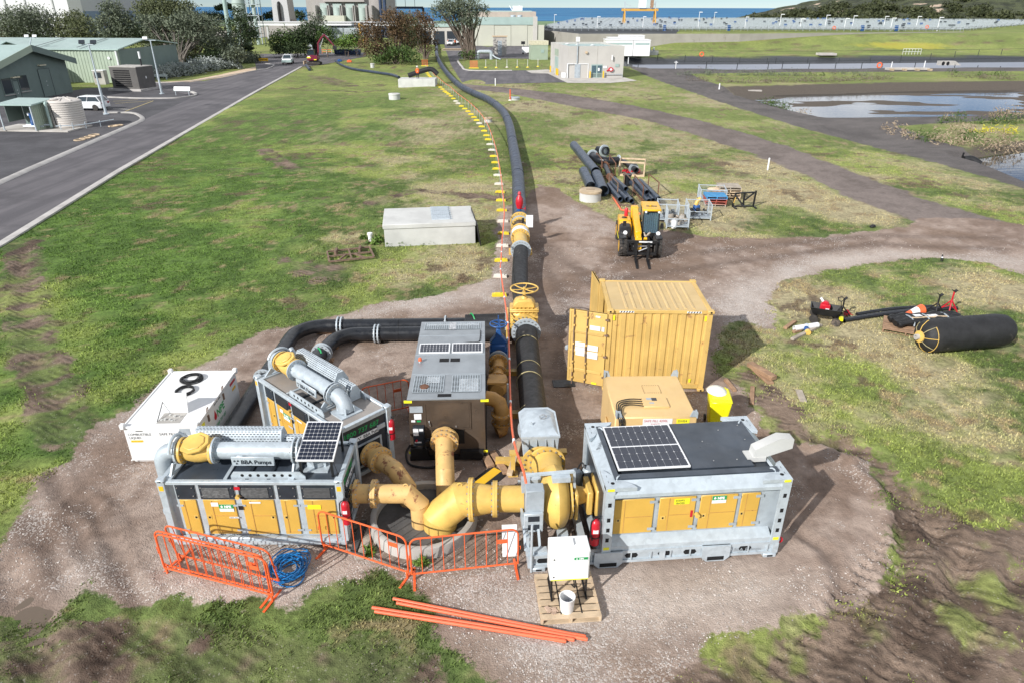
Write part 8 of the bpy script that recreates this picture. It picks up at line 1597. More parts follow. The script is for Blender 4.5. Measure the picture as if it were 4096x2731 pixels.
for i,(bx_,tx,lab,hd) in enumerate((((980,1060),(800,420),'leaning grey light pole in front of the white hatchback',2),((1490,872),(1370,380),'grey light pole in front of the silver hedge',1),((950,660),(870,360),'grey light pole behind the ridge of the nearest green shed',2))):
    bp_=G(*R1(*bx_)); X,Z=ZA(*R1(*tx),bp_[1]); 
    if i==2: bp_=(bp_[0]-1,112.0); X,Z=ZA(*R1(*tx),112.0)
    T=thing('light_pole',lab,'light pole',(bp_[0],bp_[1],0),0,'light poles around the car park'); dxp=(X-bp_[0])*.25
    MB().cyl((0,0,0),(dxp*.45,0,Z*.45),.14,12,.12).cyl((dxp*.45,0,Z*.45),(dxp,0,Z),.09,10,.07).lathe([(.30,0),(.30,.08),(.16,.12)],n=14).ob('pole','galv',T); MB().bar((dxp-.7,0,Z),(dxp+.7,0,Z),.08).ob('cross_arm','galv',T)
    for k in range(hd): s=-1 if k==0 else 1; MB().bx(-.28,.28,-.2,.2,-.06,.06).ob('floodlight','dark_panel' if i==0 else 'white_label',T,(dxp+s*.6,-.1,Z+.25),(R(50),0,R(15)))
# ================================================================= VEHICLES
M('car_white',(.78,.79,.80),.22,0,.02,1,spec=.6); M('tail_red',(.30,.012,.012),.2)
def car(label,loc,rz,st,glass_st,wheels,wid=.88,wr=.33,cat='car',name='car',group=None,stripe=None,extra=None):
    """lofted body: st = (x, z underside, z shoulder), glass_st = (x, z) outline of the glasshouse, x along the car, front at +x"""
    T=thing(name,label,cat,loc,rz,group); mb=MB(); rows=[]
    for (x,zb,zs,k) in st: w_=wid*k; rows.append([(x,-w_*.94,zb),(x,-w_,(zb+zs)/2),(x,-w_*.95,zs),(x,-w_*.5,zs+.03),(x,w_*.5,zs+.03),(x,w_*.95,zs),(x,w_,(zb+zs)/2),(x,w_*.94,zb)])
    vs=[v for r in rows for v in r]; n=8; fs=[(i*n+j,i*n+(j+1)%n,(i+1)*n+(j+1)%n,(i+1)*n+j) for i in range(len(rows)-1) for j in range(n)]+[tuple(range(n)),tuple(reversed(range((len(rows)-1)*n,len(rows)*n)))]
    mb.add(vs,fs,True).ob('body','car_white',T)
    zt=max(z for x,z in glass_st); g=MB(); k=len(glass_st); gv=[(x,-wid*(.90 if z<zt-.25 else .74),z) for x,z in glass_st]+[(x,wid*(.90 if z<zt-.25 else .74),z) for x,z in glass_st]
    g.add(gv,[tuple(range(k)),tuple(reversed(range(k,2*k)))]+[(i+k,(i+1)%k+k,(i+1)%k,i) for i in range(k)]).ob('glasshouse','glass',T)
    xs=[x for x,z in glass_st if z>zt-.12]; MB().add([(min(xs),-wid*.78,zt-.03),(max(xs),-wid*.78,zt-.03),(max(xs),wid*.78,zt-.03),(min(xs),wid*.78,zt-.03),(min(xs)+.1,-wid*.62,zt+.05),(max(xs)-.1,-wid*.62,zt+.05),(max(xs)-.1,wid*.62,zt+.05),(min(xs)+.1,wid*.62,zt+.05)],[(4,5,6,7),(0,1,5,4),(1,2,6,5),(2,3,7,6),(3,0,4,7),(0,3,2,1)]).ob('roof','car_white',T)
    b0=[p for p in glass_st if p[1]<zt-.25]
    for s in (-1,1):
        for i,(a,b) in enumerate(((b0[0],(min(xs),zt-.02)),(b0[-1],(max(xs),zt-.02)),(((b0[0][0]+b0[-1][0])/2,b0[0][1]),((min(xs)+max(xs))/2,zt-.02)))): MB().bar((a[0],s*wid*.91,a[1]),(b[0],s*wid*.77,b[1]),.07,.07).ob('pillar','car_white',T)
        MB().bx(b0[-1][0]-.15,b0[-1][0]+.02,s*wid*1.0-.1,s*wid*1.0+.1,b0[-1][1]-.02,b0[-1][1]+.14).ob('mirror','car_white',T)
        for x in wheels:
            w_=MB().lathe([(wr*.62,-.11),(wr,-.10),(wr,.10),(wr*.62,.11)],(x,s*(wid-.08),wr),(0,1,0),20).ob('wheel','tyre',T); MB().lathe([(0,.10),(wr*.55,.10),(wr*.64,.06)],(x,s*(wid-.08),wr),(0,s,0),14).ob('rim','steel_bright',w_)
        MB().bx(st[0][0]-.01,st[0][0]+.10,s*wid*.6-.16,s*wid*.6+.16,st[1][2]-.22,st[1][2]-.05).ob('tail_lamp','tail_red',T); MB().bx(st[-1][0]-.12,st[-1][0]+.012,s*wid*.55-.18,s*wid*.55+.18,st[-2][2]-.22,st[-2][2]-.08).ob('headlamp','white_label',T)
    MB().bx(st[0][0]-.02,st[0][0]-.005,-.26,.26,.5,.62).ob('number_plate','white_label',T); MB().bx(st[-1][0],st[-1][0]+.015,-wid*.45,wid*.45,.42,.66).ob('grille','black',T)
    return T
hb=[(-2.05,.34,.55,.9),(-1.98,.28,.92,.97),(-1.4,.25,.98,1),(0,.25,.96,1),(1.0,.25,.94,1),(1.7,.28,.82,.96),(2.08,.34,.62,.86)]; hg=[(-1.95,.94),(-1.55,1.40),(-.3,1.47),(.5,1.40),(1.22,.95)]
cp_=G(*R1(930,1030)); car('white hatchback parked behind the water tank',(cp_[0]-1.9,cp_[1]+1.2,-.01),R(176),hb,hg,(-1.28,1.3))
ub=[(-2.6,.45,.70,.92),(-2.55,.40,1.02,.97),(-.9,.38,1.04,1),(0,.35,1.05,1),(1.2,.36,1.05,1),(2.1,.42,.98,.97),(2.6,.5,.78,.88)]; ug=[(-.95,1.05),(-.7,1.66),(.5,1.70),(1.4,1.07)]
def ute(label,loc,rz,group='white utility vehicles',canopy=True):
    T=car(label,loc,rz,ub,ug,(-1.55,1.65),.93,.38,'ute','utility_vehicle',group)
    if canopy: MB().bx(-2.55,-1.0,-.86,.86,1.04,1.62).ob('canopy','car_white',T,bevel=.05); MB().bx(-2.3,-1.2,-.865,.865,1.2,1.5).ob('canopy_window','glass',T)
    return T
vp=G(*R2(262,600)); T=ute('white and green vehicle with roof rack facing the camera on the road',(vp[0]+.1,vp[1]+2.4,0),R(-80)); MB().bx(-.8,2.62,-.95,.95,.42,.84).ob('green_skirt','roof_green',T); 
for y in (-.6,0,.6): MB().bar((-2.3,y,1.78),(.4,y,1.78),.05).ob('roof_rack','white_label',T)
u1=G(*R2(1788,425)); ute('white utility parked nose-on beside the pipeline gate',(u1[0],u1[1]+2.2,.02),R(-95)); u2=G(*R2(1870,415)); ute('white utility half hidden behind the tall gum branches',(u2[0],u2[1]+3,.02),R(-95)); u3=G(*R3(200,420)); ute('white utility parked side-on by the green-grey hall',(u3[0]+.6,u3[1]+1.5,.02),R(172))
u4=G(*R2(1680,340)); T=thing('box_van','white box van parked beyond the pipeline gate','van',(u4[0],u4[1]+1,.02)); MB().bx(-1.1,1.1,-2.5,1.2,.9,3.0).ob('cargo_box','car_white',T); MB().prism([(-2.5,.5),(-4.2,.5),(-4.2,1.2),(-3.7,2.0),(-2.5,2.1)],-1.0,1.0,'yz').ob('cab','car_white',T); MB().prism([(-4.12,1.3),(-3.72,1.95),(-3.66,1.95),(-4.06,1.3)],-.85,.85,'yz').ob('windscreen','glass',T)
for y in (-3.4,.2):
    for s in (-1,1): MB().cyl((s*.8,y,.4),(s*1.05,y,.4),.4,14).ob('wheel','tyre',T)
# ---- small red excavator
M('maroon',(.17,.012,.035),.35,0,.08,2)
ep=G(*R2(530,605)); T=thing('excavator','small dark red excavator with raised arm and dozer blade','excavator',(ep[0],ep[1]+.9,0),R(0))
for s in (-1,1): MB().prism([(-1.15,.05),(1.15,.05),(1.4,.3),(1.15,.58),(-1.15,.58),(-1.4,.3)],s*.75-.22,s*.75+.22,'xz').ob('track','tyre',T,bevel=.05)
MB().bx(-.9,.9,-.6,.6,.4,.8).ob('undercarriage','black',T); MB().bx(-2.0,-1.85,-1.0,1.0,.15,.75).bx(-1.9,-1.0,-.5,-.35,.35,.45).bx(-1.9,-1.0,.35,.5,.35,.45).ob('blade','timber_pale',T)
MB().prism([(-1.15,.85),(.75,.85),(.95,1.1),(.9,1.75),(-.1,1.9),(-1.15,1.75)],-.95,.95,'xz').ob('house','maroon',T,bevel=.08)
c=MB()
for (x,y) in ((-.95,-.9),(.35,-.9),(-.95,.1),(.35,.1)): c.bar((x,y,1.6),(x+.0,y,2.75),.08)
c.bx(-1.0,.4,-.95,.15,2.72,2.84).ob('cab_frame','black',T); MB().bx(-.93,.33,-.88,.08,1.75,2.72).ob('cab_glass','glass',T)
MB().bx(-1.16,-.4,-.96,-.94,1.3,1.5).bx(.2,.7,-.96,-.94,.95,1.1).ob('decal','yellow_label',T); MB().bx(-1.0,-.5,-.965,-.95,1.52,1.68).ob('decal','white_label',T)
bx0=[(.75,.0,1.5),(1.05,0,2.6),(1.15,0,4.0),(1.9,0,5.0),(2.6,0,5.6)]
bo=MB(); 
for a,b in zip(bx0[:-1],bx0[1:]): bo.bar(a,b,.26,.42,up=(0,1,0))
bo.ob('boom','maroon',T); MB().bar((2.5,0,5.65),(4.0,0,3.9),.22,.32,up=(0,1,0)).bar((4.0,0,3.9),(4.3,0,3.5),.16,.2).ob('arm','maroon',T); MB().cyl((1.5,.0,3.2),(2.3,0,4.9),.07,8).cyl((2.2,.0,5.7),(3.4,0,5.1),.07,8).ob('ram','steel_bright',T); MB().prism([(4.1,3.6),(4.7,3.5),(4.75,3.0),(4.4,2.75),(4.0,3.0)],-.35,.35,'xz').ob('bucket','black',T)
# ---- skip bin, barrier props, hut, cone, pole
sp_=G(*R2(838,512)); T=thing('skip_bin','long navy blue skip bin with a small black sign','skip',(sp_[0],sp_[1]+1,0),R(-3)); M('navy',(.025,.045,.095),.55,0,.2,1); w_=5.2
MB().add([(-w_,-.9,.15),(w_,-.9,.15),(w_,.9,.15),(-w_,.9,.15),(-w_-.1,-1.2,2.1),(w_+.1,-1.2,2.1),(w_+.1,1.2,2.1),(-w_-.1,1.2,2.1)],[(0,3,2,1),(0,1,5,4),(1,2,6,5),(2,3,7,6),(3,0,4,7)]).ob('hull','navy',T)
for k in range(9): x=-w_+.4+k*1.2; MB().bar((x,-.95,.2),(x,-1.22,2.05),.1).ob('rib','navy',T)
T.scale=(.6,.6,.6); MB().bx(-.8,.4,-1.26,-1.2,.9,1.7).ob('sign','black',T); MB().bx(-.7,.3,-1.27,-1.262,1.15,1.3).ob('sign_text','white_label',T)
for z in (2.5,3.0): MB().bar((-w_,1.6,z),(w_,1.6,z),.1).ob('walkway_rail','white_label',T)
cn=G(*R2(922,510)); T=thing('witches_hat','yellow traffic cone in front of the blue skip','cone',(cn[0],cn[1],0)); T.scale=(.55,.55,.6); MB().lathe([(.32,0),(.3,.06),(.22,.08),(.06,1.3),(0,1.3)],n=14).ob('cone','bin_yellow',T)
hp_=G(*R2(520,500)); T=thing('hut','small grey hut with pale door behind the red excavator','hut',(hp_[0],hp_[1]+2.5,0),R(-10)); T.scale=(.65,.65,.6); MB().bx(-2.1,2.1,-1.6,1.6,0,4.4).ob('wall','galv_dull',T); MB().prism([(-2.3,4.4),(2.3,4.4),(2.3,4.6),(-2.3,5.0)],-1.8,1.8,'xz').ob('roof','roof_green',T); MB().bx(.2,1.6,-1.64,-1.6,0,3.9).ob('door','white_label',T); MB().bx(-1.4,-.9,-1.64,-1.6,2.6,3.2).ob('notice','white_label',T)
bp_=G(*R2(650,500)); T=thing('safety_rail','orange and white safety rail beside the hut','barrier',(bp_[0],bp_[1],0)); T.scale=(.55,.55,.8)
for (a,b) in (((-2,0,1.2),(2.4,0,1.2)),((-2,0,.6),(2.4,0,.6)),((-2,0,0),(-2,0,1.3)),((0,0,0),(0,0,1.2)),((2.4,0,0),(2.4,0,1.2))): MB().bar(a,b,.12).ob('rail','orange_cable' if a[0]<0 else 'white_label',T)
for i,(x,y,mt,lab) in enumerate(((770,572,'blue_valve','blue crate of gear beside the far hose end'),(860,578,'orange','orange bag on the mulch beside the far hose end'))): q=G(*R2(x,y)); tag(MB().bx(-.5,.5,-.25,.25,0,.4).lathe([(.3,.4),(.25,.5),(0,.55)],n=10).ob('gear_bag',mt,None,(q[0],q[1],0),bevel=.1),lab,'gear')
q=G(*R1(2400,0)) if False else None
yp=G(*W2([(2203,850)],400,0,3.36)[0]); T=thing('road_sign','small yellow direction sign at the road corner','sign',(yp[0],yp[1],0)); T.scale=(.75,.75,.75); MB().bx(-1.3,1.3,-.04,.04,.35,1.15).ob('panel','amber_label',T); MB().bx(-1.0,1.0,-.05,-.042,.68,.8).ob('text_bar','black',T)
for x in (-1,1): MB().bar((x,0,0),(x,0,.5),.08).ob('leg','black',T)
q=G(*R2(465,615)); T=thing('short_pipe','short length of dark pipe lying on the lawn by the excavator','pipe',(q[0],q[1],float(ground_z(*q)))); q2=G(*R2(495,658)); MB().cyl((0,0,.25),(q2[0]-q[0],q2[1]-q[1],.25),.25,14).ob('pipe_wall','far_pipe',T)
for i,(x,y) in enumerate(((1758,375),(1820,375))):
    q=G(*R2(x,425)); person(('worker in pale clothes between the parked white utilities','worker in orange shirt beside the parked white utilities')[i],(q[0]+.2,q[1]+1.5,.02),R(10+40*i),0)
# ================================================================= BEIGE PUMP HOUSE
A=Vector(G(1303.5,180)); B=Vector(G(1430.5,178.3)); C_=Vector(G(1259.6,160.5)); rz=math.atan2((B-A).y,(B-A).x); L=(B-A).length; D=(C_-A).length*.86
M('beige_wall',(.50,.475,.44),.8,0,.05,.3); M('beige_plain',(.49,.47,.44),.8,0,.05,.3)  # two even beiges of nearly equal tone
T=thing('pump_house','square beige pump house with flat green roof and glass double doors','building',(A.x,A.y,0),rz); T.scale=(1,1,.77); Hh=6.3
MB().bx(0,L,0,.3,0,Hh).bx(L-.3,L,.3,D,0,Hh).bx(0,.3,.3,D,0,Hh).bx(.3,L-.3,D-.3,D,0,Hh).ob('wall','beige_plain',T)
MB().bx(.3,L-.3,.3,D-.3,Hh-.5,Hh-.35).ob('roof','roof_green',T)
for x in (L*.52,): MB().bx(x-.04,x+.04,-.02,0,0,Hh).ob('panel_joint','concrete',T)
d=MB().bx(L*.42,L*.62,-.06,-.0,0,2.7).ob('glass_door','roof_green',T)
for k in (0,1): MB().bx(L*(.43+.1*k),L*(.51+.1*k),-.08,-.06,1.0,2.5).ob('pane','cab_glass',d); MB().bx(L*(.43+.1*k),L*(.51+.1*k),-.08,-.06,.15,.9).ob('lower_panel','shed_wall',d)
MB().bx(L*.125,L*.225,-.06,0,0,2.75).ob('door','galv_dull',T); MB().bx(0,L*.37,-.08,-.0,2.78,2.9).bx(L*.36,L*.37,-.08,0,0,2.8).ob('pipe_trim','white_label',T)
MB().bx(-.12,.0,-.2,.0,0,2.95).bx(0,.9,-.2,-.08,2.8,2.95).ob('downpipe','white_label',T)
MB().cyl((L*.16,-.12,2.95),(L*.16,-.12,7.2),.09,10).ob('flue','galv_dull',T); MB().bx(L*.13,L*.19,-.3,.1,7.2,8.1).ob('flue_cap','white_label',T)
MB().bx(L*.30,L*.335,-.3,0,4.9,5.3).ob('wall_lamp','timber_pale',T); hr=MB().cyl((L*.77,-.05,1.7),(L*.77,-.28,1.7),.42,18).ob('hose_reel','red',T); MB().cyl((L*.77,-.28,1.7),(L*.77,-.30,1.7),.22,14).ob('reel_disc','white_label',hr)
for (x0,x1,z0,z1,mt) in ((.635,.70,1.9,2.4,'white_label'),(.70,.73,1.3,1.6,'red'),(.85,.92,2.2,2.75,'roof_green'),(.54,.57,1.4,2.0,'white_label')): MB().bx(L*x0,L*x1,-.09,-.06,z0,z1).ob('wall_sign',mt,T)
MB().tube([(L*.67,-.2,.2),(L*.67,-.2,.7),(L*.98,-.2,.7),(L*.98,-.2,.1)],.06,8).ob('service_pipe','galv_dull',T); MB().tube([(L*.78,-.15,4.4),(L*.78,-.3,4.5),(L*.78,-.3,3.6)],.1,8).ob('vent_pipe','white_label',T)
for x in (.395,.635): MB().cyl((L*x,-.4,0),(L*x,-.4,1.4),.12,10).ob('bollard','amber_label',T)
MB().bx(-.04,0,D*.52,D*.72,0,3.6).ob('roller_door','roof_green',T); MB().bx(-.03,0,D*.52,D*.74,3.8,5.2).ob('louvre_panel','shed_green',T); MB().bx(-.7,-.1,D*.05,D*.12,0,1.0).ob('air_conditioner','white_label',T)
for y in (.34,.42,.78): MB().cyl((-.6,D*y,0),(-.6,D*y,1.4),.12,10).ob('bollard','amber_label',T)
for (x,y) in ((.25,.8),(.4,.65),(.6,.45)): MB().lathe([(.35,0),(.45,.15),(0,.3)],(L*x,D*y,Hh-.35),n=12).ob('roof_vent','white_label',T)
a=G(*R3(285,560)); T=thing('annex','pale green control hut attached behind the beige pump house','building',(a[0]-1.0,a[1]+3,0),rz); T.scale=(.62,.62,.66); MB().bx(-2.4,3.6,0,5.5,0,4.6).ob('wall','shed_green',T); MB().bx(-2.5,3.7,-.1,5.6,4.6,5.9).ob('parapet','cream_trim',T); MB().bx(1.0,2.2,-.12,0,2.2,3.2).ob('sign','roof_green',T)
# yard props
a=G(*R3(125,500)); T=thing('yard_trailer','white lighting trailer with folded black lamps','trailer',(a[0],a[1],.02)); T.scale=(.7,.7,.75); MB().bx(-1.3,1.3,-.8,.8,.5,2.2).ob('body','white_paint',T)
for x in (-.9,.9): MB().cyl((x,-.9,.3),(x,-.7,.3),.3,12).ob('wheel','tyre',T)
MB().bar((-.6,0,2.2),(-.9,0,3.4),.12).bx(-1.6,-.2,-.2,.2,3.0,3.9).ob('lamp_cluster','black',T)
a=G(*R2(2100,550)); T=thing('pipe_arch','grey steel pipe arch rising from the ground beside the tall gum','pipe',(a[0],a[1]+.5,0)); T.scale=(.52,.52,.52); r_=.75; P=[(-2.9,0,-.2),(-2.9,0,1.9)]+[tuple(v) for v in arc((-1.9,0,2.1),1.0,math.pi,math.pi/2,6,(1,0,0),(0,0,1))]+[tuple(v) for v in arc((1.9,0,2.1),1.0,math.pi/2,0,6,(1,0,0),(0,0,1))]+[(2.9,0,-.2)]; MB().tube(P,r_,18).ob('pipe_wall','galv_dull',T)
MB().tube(smooth([(3.4,-.5,1.8),(5.0,-1.5,.8),(7.0,-3.5,.3)]),.3,10).ob('side_branch','galv_dull',T)
a=G(*R2(2240,515)); T=thing('concrete_stair_hut','narrow concrete hut with grey door before the green-grey hall','hut',(a[0],a[1]+1.5,.02)); T.scale=(.54,.6,.5); MB().bx(-3.0,3.0,-2,2,0,8.3).ob('wall','concrete',T); MB().bx(-3.4,3.4,-2.3,2.3,8.3,8.7).ob('roof','timber_pale',T); MB().bx(-.9,.9,-2.05,-2,0,6.6).ob('door','galv_dull',T)
a=G(*R2(1805,470)); T=thing('timber_stack','stack of pale timber planks on the asphalt beside the pipeline','timber stack',(a[0],a[1]+1,.02)); T.scale=(.62,.7,.6)
for k in range(14): MB().bx(-4.3+k*.62,-3.8+k*.62,-1.2,1.2,.55,.75).ob('plank','timber_pale',T)
MB().bx(-4.4,4.4,-.9,-.6,.0,.55).bx(-4.4,4.4,.6,.9,0,.55).ob('bearer','timber_grey',T)
a=G(*R2(1705,410)); T=thing('gate_sign','white notice board with yellow top beside the pipeline gate','sign',(a[0],a[1],.02)); T.scale=(.6,.6,.6); MB().bx(-1.4,1.4,-.1,.1,.2,2.3).ob('panel','white_label',T); MB().bx(-1.2,1.2,-.1,.1,2.35,3.2).ob('yellow_panel','amber_label',T)
a=G(*R2(1550,612)); T=thing('mesh_barrier','orange mesh panel on yellow feet at the far end of the marker row','barrier',(a[0],a[1]+.5,float(ground_z(*a)))); T.scale=(.55,.6,.6)
for x in (-1.0,1.0): MB().bar((x,0,0),(x,0,2.0),.08).ob('post','orange',T)
[MB().bar((-1,0,.4+.25*k),(1,0,.4+.25*k),.06).ob('mesh_strand','orange_cable',T) for k in range(7)]; MB().bx(-1.3,1.3,-.25,.25,0,.18).ob('foot','block_yellow',T)
a=G(*R2(2000,632)); T=thing('mesh_barrier','orange mesh pen on yellow feet in the small lawn before the pipe arch','barrier',(a[0],a[1]+.5,.0)); T.scale=(.55,.6,.6); [MB().bar((-1.4,y,.3+.3*k),(1.4,y,.3+.3*k),.06).ob('mesh_strand','orange_cable',T) for k in range(7) for y in (0,1.4)]; MB().bx(-1.7,1.7,-.3,.3,0,.2).ob('foot','block_yellow',T)
for i,(x,y) in enumerate(((2112,625),(2208,625),(2306,622),(2400,622),(2496,622),(2590,615))):
    a=G(*R2(x,y)); T=thing('rope_post',('first','second','third','fourth','fifth','sixth')[i]+' slim rope post on the small lawn, counted from the orange mesh pen','post',(a[0],a[1],0),0,'rope posts on the small lawn'); T.scale=(.7,.7,.72); MB().cyl((0,0,0),(0,0,2.0),.05,8).ob('post','white_label',T); MB().lathe([(.4,0),(.35,.15),(.1,.25)],n=12).ob('foot','block_yellow' if i!=2 else 'block_white',T)
for (x,y,lab) in ((2200,790,'white marker post at the asphalt edge right of the pipeline'),): a=G(*R2(x,y)); tag(MB().cyl((0,0,0),(0,0,1.05),.08,10).ob('marker_post','white_label',None,(a[0],a[1],0)),lab,'post')
a=G(*R2(2336,925)); T=thing('bollard','orange bollard with white foot beside the low concrete riser','bollard',(a[0],a[1],0)); T.scale=(.65,.65,.65); MB().cyl((0,0,0),(0,0,2.0),.11,10).ob('tube','orange',T); MB().lathe([(.4,0),(.3,.15),(.12,.2)],n=12).ob('foot','block_white',T)
# ================================================================= GREEN-GREY HALL, WHITE PLANT CABINS, TREATMENT TANKS
a=G(1118,106); b=G(1231,107); T=thing('process_hall','green-grey hall with tall sliding doors and broad green fascia','building',(a[0],a[1],0),0); w_=b[0]-a[0]; sc_=a[1]/FOC*1.1
MB().bx(-8,w_-.9,0,30,0,7.0).ob('wall','shed_green',T); M('hall_door',(.50,.50,.42),.6,0,.05,.15); M('pebble',(.42,.36,.31),.9,0,.1,.4)
for k in range(5): MB().bx(-7.6+k*5.0,-7.6+k*5.0+4.9,-.25-.1*(k%2),-.02,0,5.8).ob('sliding_door','hall_door',T)
MB().bx(-8.2,w_,-.5,.2,5.8,7.9).ob('fascia','roof_green',T); MB().bx(w_-.9,w_+.4,-.6,30,0,8.0).ob('end_pier','beige_plain',T); MB().bx(-8,w_+.1,4,28,7.01,9.3).ob('upper_block','pebble',T); MB().bx(-7,w_-1,5,27,9.3,9.5).ob('upper_roof','roof_green',T)
for x in (8,10): MB().lathe([(.8,0),(.8,.5),(0,.6)],(x,2,7.9),n=12).ob('roof_vent','galv',T)
MB().bar((w_-7,8,9.5),(w_-8,8,11),.2).bar((w_-5,8,9.5),(w_-5,8,11),.2).bx(w_-7,w_-4,7,10,9.6,10.9).ob('roof_plant','white_label',T)
T2=thing('link_building','low dark-fronted plant building behind the tall gum, left of the hall','building',(a[0]-22,a[1]+8,0)); MB().bx(0,13.5,0,10,0,5).ob('wall','beige_wall',T2); MB().bx(-.3,13.8,-.3,10.2,5,5.7).ob('roof','roof_green',T2)
for k in range(3): MB().bx(1+k*4.2,4.4+k*4.2,-.1,0,0,3.8).ob('bay_opening','dark_panel',T2)
for i,(x0,x1,y0,y1,lab) in enumerate(((860,1108,370,492,'white plant cabin beside the pump house, with teal stripe'),(1112,1265,372,490,'white plant cabin at the right-hand end of the row'),(1002,1214,332,400,'white plant cabin raised behind the other two'),(890,1004,352,400,'low white plant cabin behind the pump house roof'))):
    p0=R3(x0,y1); p1=R3(x1,y1); Yc=168+ (8 if i>1 else 0); X0,Z0=ZA(*p0,Yc); X1,_=ZA(*p1,Yc); _,Z1=ZA(*R3(x0,y0),Yc); T=thing('plant_cabin',lab,'cabin',(X0,Yc,0),0,'white plant cabins'); MB().bx(0,X1-X0,0,5,max(0,min(Z0,.6)) if i<2 else .2,Z1).ob('body','white_paint',T); MB().bx(.4,X1-X0-.2,-.03,0,Z1-.9,Z1-.5).ob('stripe','roof_green',T); MB().bx(-.1,X1-X0+.1,-.1,5.1,Z1,Z1+.15).ob('roof','white_paint',T)
# tanks
zt=3.9; M('tank_wall',(.33,.31,.28),.9,0,.12,.15,dirt=(.20,.18,.15),damt=.4,dsc=.12)
PT=[G(1232,68,zt),G(1329,78,zt),G(1700,77,zt),G(2215,71,zt),G(1900,50,zt),G(1300,50,zt)]; PT[4]=(330,470); PT[5]=(40,500)
T=thing('treatment_tank','huge concrete aeration tank with rows of grey pipework and handrails','tank',(0,0,0))
for i in range(3):
    a,b=PT[i],PT[i+1]; q=MB(); d=Vector((b[0]-a[0],b[1]-a[1],0)).normalized(); n_=Vector((-d.y,d.x,0))
    q.add([(a[0],a[1],-.2),(b[0],b[1],-.2),(b[0],b[1],zt),(a[0],a[1],zt),(a[0]+n_.x*.6,a[1]+n_.y*.6,zt),(b[0]+n_.x*.6,b[1]+n_.y*.6,zt),(a[0]+n_.x*.6,a[1]+n_.y*.6,-.2),(b[0]+n_.x*.6,b[1]+n_.y*.6,-.2)],[(0,1,2,3),(3,2,5,4),(4,5,7,6)]); q.ob('wall','tank_wall',T)
M('tank_deck',(.045,.05,.055),.8,0,.4,.08); MB().quad(*[(x,y,zt-.4) for x,y in PT]).ob('deck','tank_deck',T)
M('grey_pipe',(.34,.37,.38),.5,.2,.1,.2)
def left_x(y): 
    a,b=PT[0],PT[1]; f=(y-b[1])/(a[1]-b[1]); return b[0]+(a[0]-b[0])*min(f,1.0)+ (0 if f<=1 else (y-a[1])*.15)
def right_x(y): return 150+(y-240)*.95
ys=[]; y=238.0
while y<470: ys.append(y); y+=6.5+ (y-238)*.05
for i,y in enumerate(ys):
    x0=left_x(y)+2; x1=right_x(y)-4; R_=thing('aeration_row',(ordn(i)+' row of grey pipes and handrails on the treatment tank, from its front wall'),'pipe row',(x0,y,zt),R(1.0),'rows of pipework on the treatment tank'); L=x1-x0
    MB().cyl((0,0,.6),(L,0,.6),.34,8).ob('header_pipe','grey_pipe',R_)
    h=MB(); 
    for z in (.75,1.35): h.bar((0,-1.1,z),(L,-1.1,z),.07)
    k=0; st_=2.2 if i<8 else 3.4
    while k*st_<L: h.bar((k*st_,-1.1,0),(k*st_,-1.1,1.35),.07); k+=1
    h.ob('handrail','galv',R_)
    g=MB(); k=0; st_=1.9 if i<8 else 2.8
    while k*st_<L-2: x=k*st_; g.bar((x+.3,.6,.4),(x+1.1,.6,1.15),.3); g.bar((x+1.0,.6,1.1),(x+1.4,-.5,.9),.24); k+=1
    g.ob('drop_pipe','grey_pipe',R_)['kind']='stuff'
    rnd=random.Random(i); e=MB()
    for q in range(int(L/28)): x=rnd.uniform(2,L-2); e.bx(x,x+.8,-.6,.2,0,1.7)
    if len(e.v): e.ob('valve_actuator','blue_valve' if i%3==0 else 'dark_panel',R_)['kind']='stuff'
i=0
for (x,y,t_) in ((390,208,150),(785,250,195),(1200,300,265),(1725,290,110),(1865,230,112),(2150,275,175)):
    yy=240 if y>240 else 300; X,Z=ZA(*R3(x,t_),yy); tag(MB().cyl((0,0,0),(0,0,max(4,Z-zt)),.10,8,.06).bx(-.1,.9,-.1,.1,max(4,Z-zt)-.1,max(4,Z-zt)+.1).ob('lamp_post','white_label',None,(X,yy,zt)),'slim pale lamp post on the treatment tank, '+('first','second','third','fourth','fifth','sixth')[i]+' counted from the hall','lamp post','lamp posts on the tank'); i+=1
for k,(x,yb,yt) in enumerate(((125,180,128),(310,275,168),(545,190,135),(720,272,165),(795,205,140),(1085,205,145),(1150,268,160),(1385,220,145),(1585,262,153))):
    yy=262 if yb<240 else 240; X,Z=ZA(*R4(x,yt),yy); o=tag(MB().cyl((0,0,0),(0,0,Z-zt),.13,8,.08).bx(-.1,1.2,-.12,.12,Z-zt-.12,Z-zt+.1).ob('lamp_post','white_label',None,(X,yy,zt)),'slim leaning lamp post on the tank before the dunes, '+('first','second','third','fourth','fifth','sixth','seventh','eighth','ninth')[k]+' from the left','lamp post','lamp posts before the dunes')
# lifebuoys
for i,(q,z) in enumerate(((R3(1740,495),1.2),(R4(605,250),4.6),(R4(1458,240),4.6),(R4(1018,592),.9))):
    yy=G(q[0],q[1],z)[1]; yy=min(yy,238); X,Z=ZA(*q,yy); tag(MB().tube([(.42*math.cos(a),0,.42*math.sin(a)) for a in [2*math.pi*k/16 for k in range(16)]],.12,8,closed=True).ob('lifebuoy','orange',None,(X,yy-.4,Z)),('orange lifebuoy on the fence beyond the lined pond','orange lifebuoy on the tank rail before the dunes, left one','orange lifebuoy on the tank rail near its right-hand end','orange lifebuoy by the concrete culvert')[i],'lifebuoy','lifebuoys')
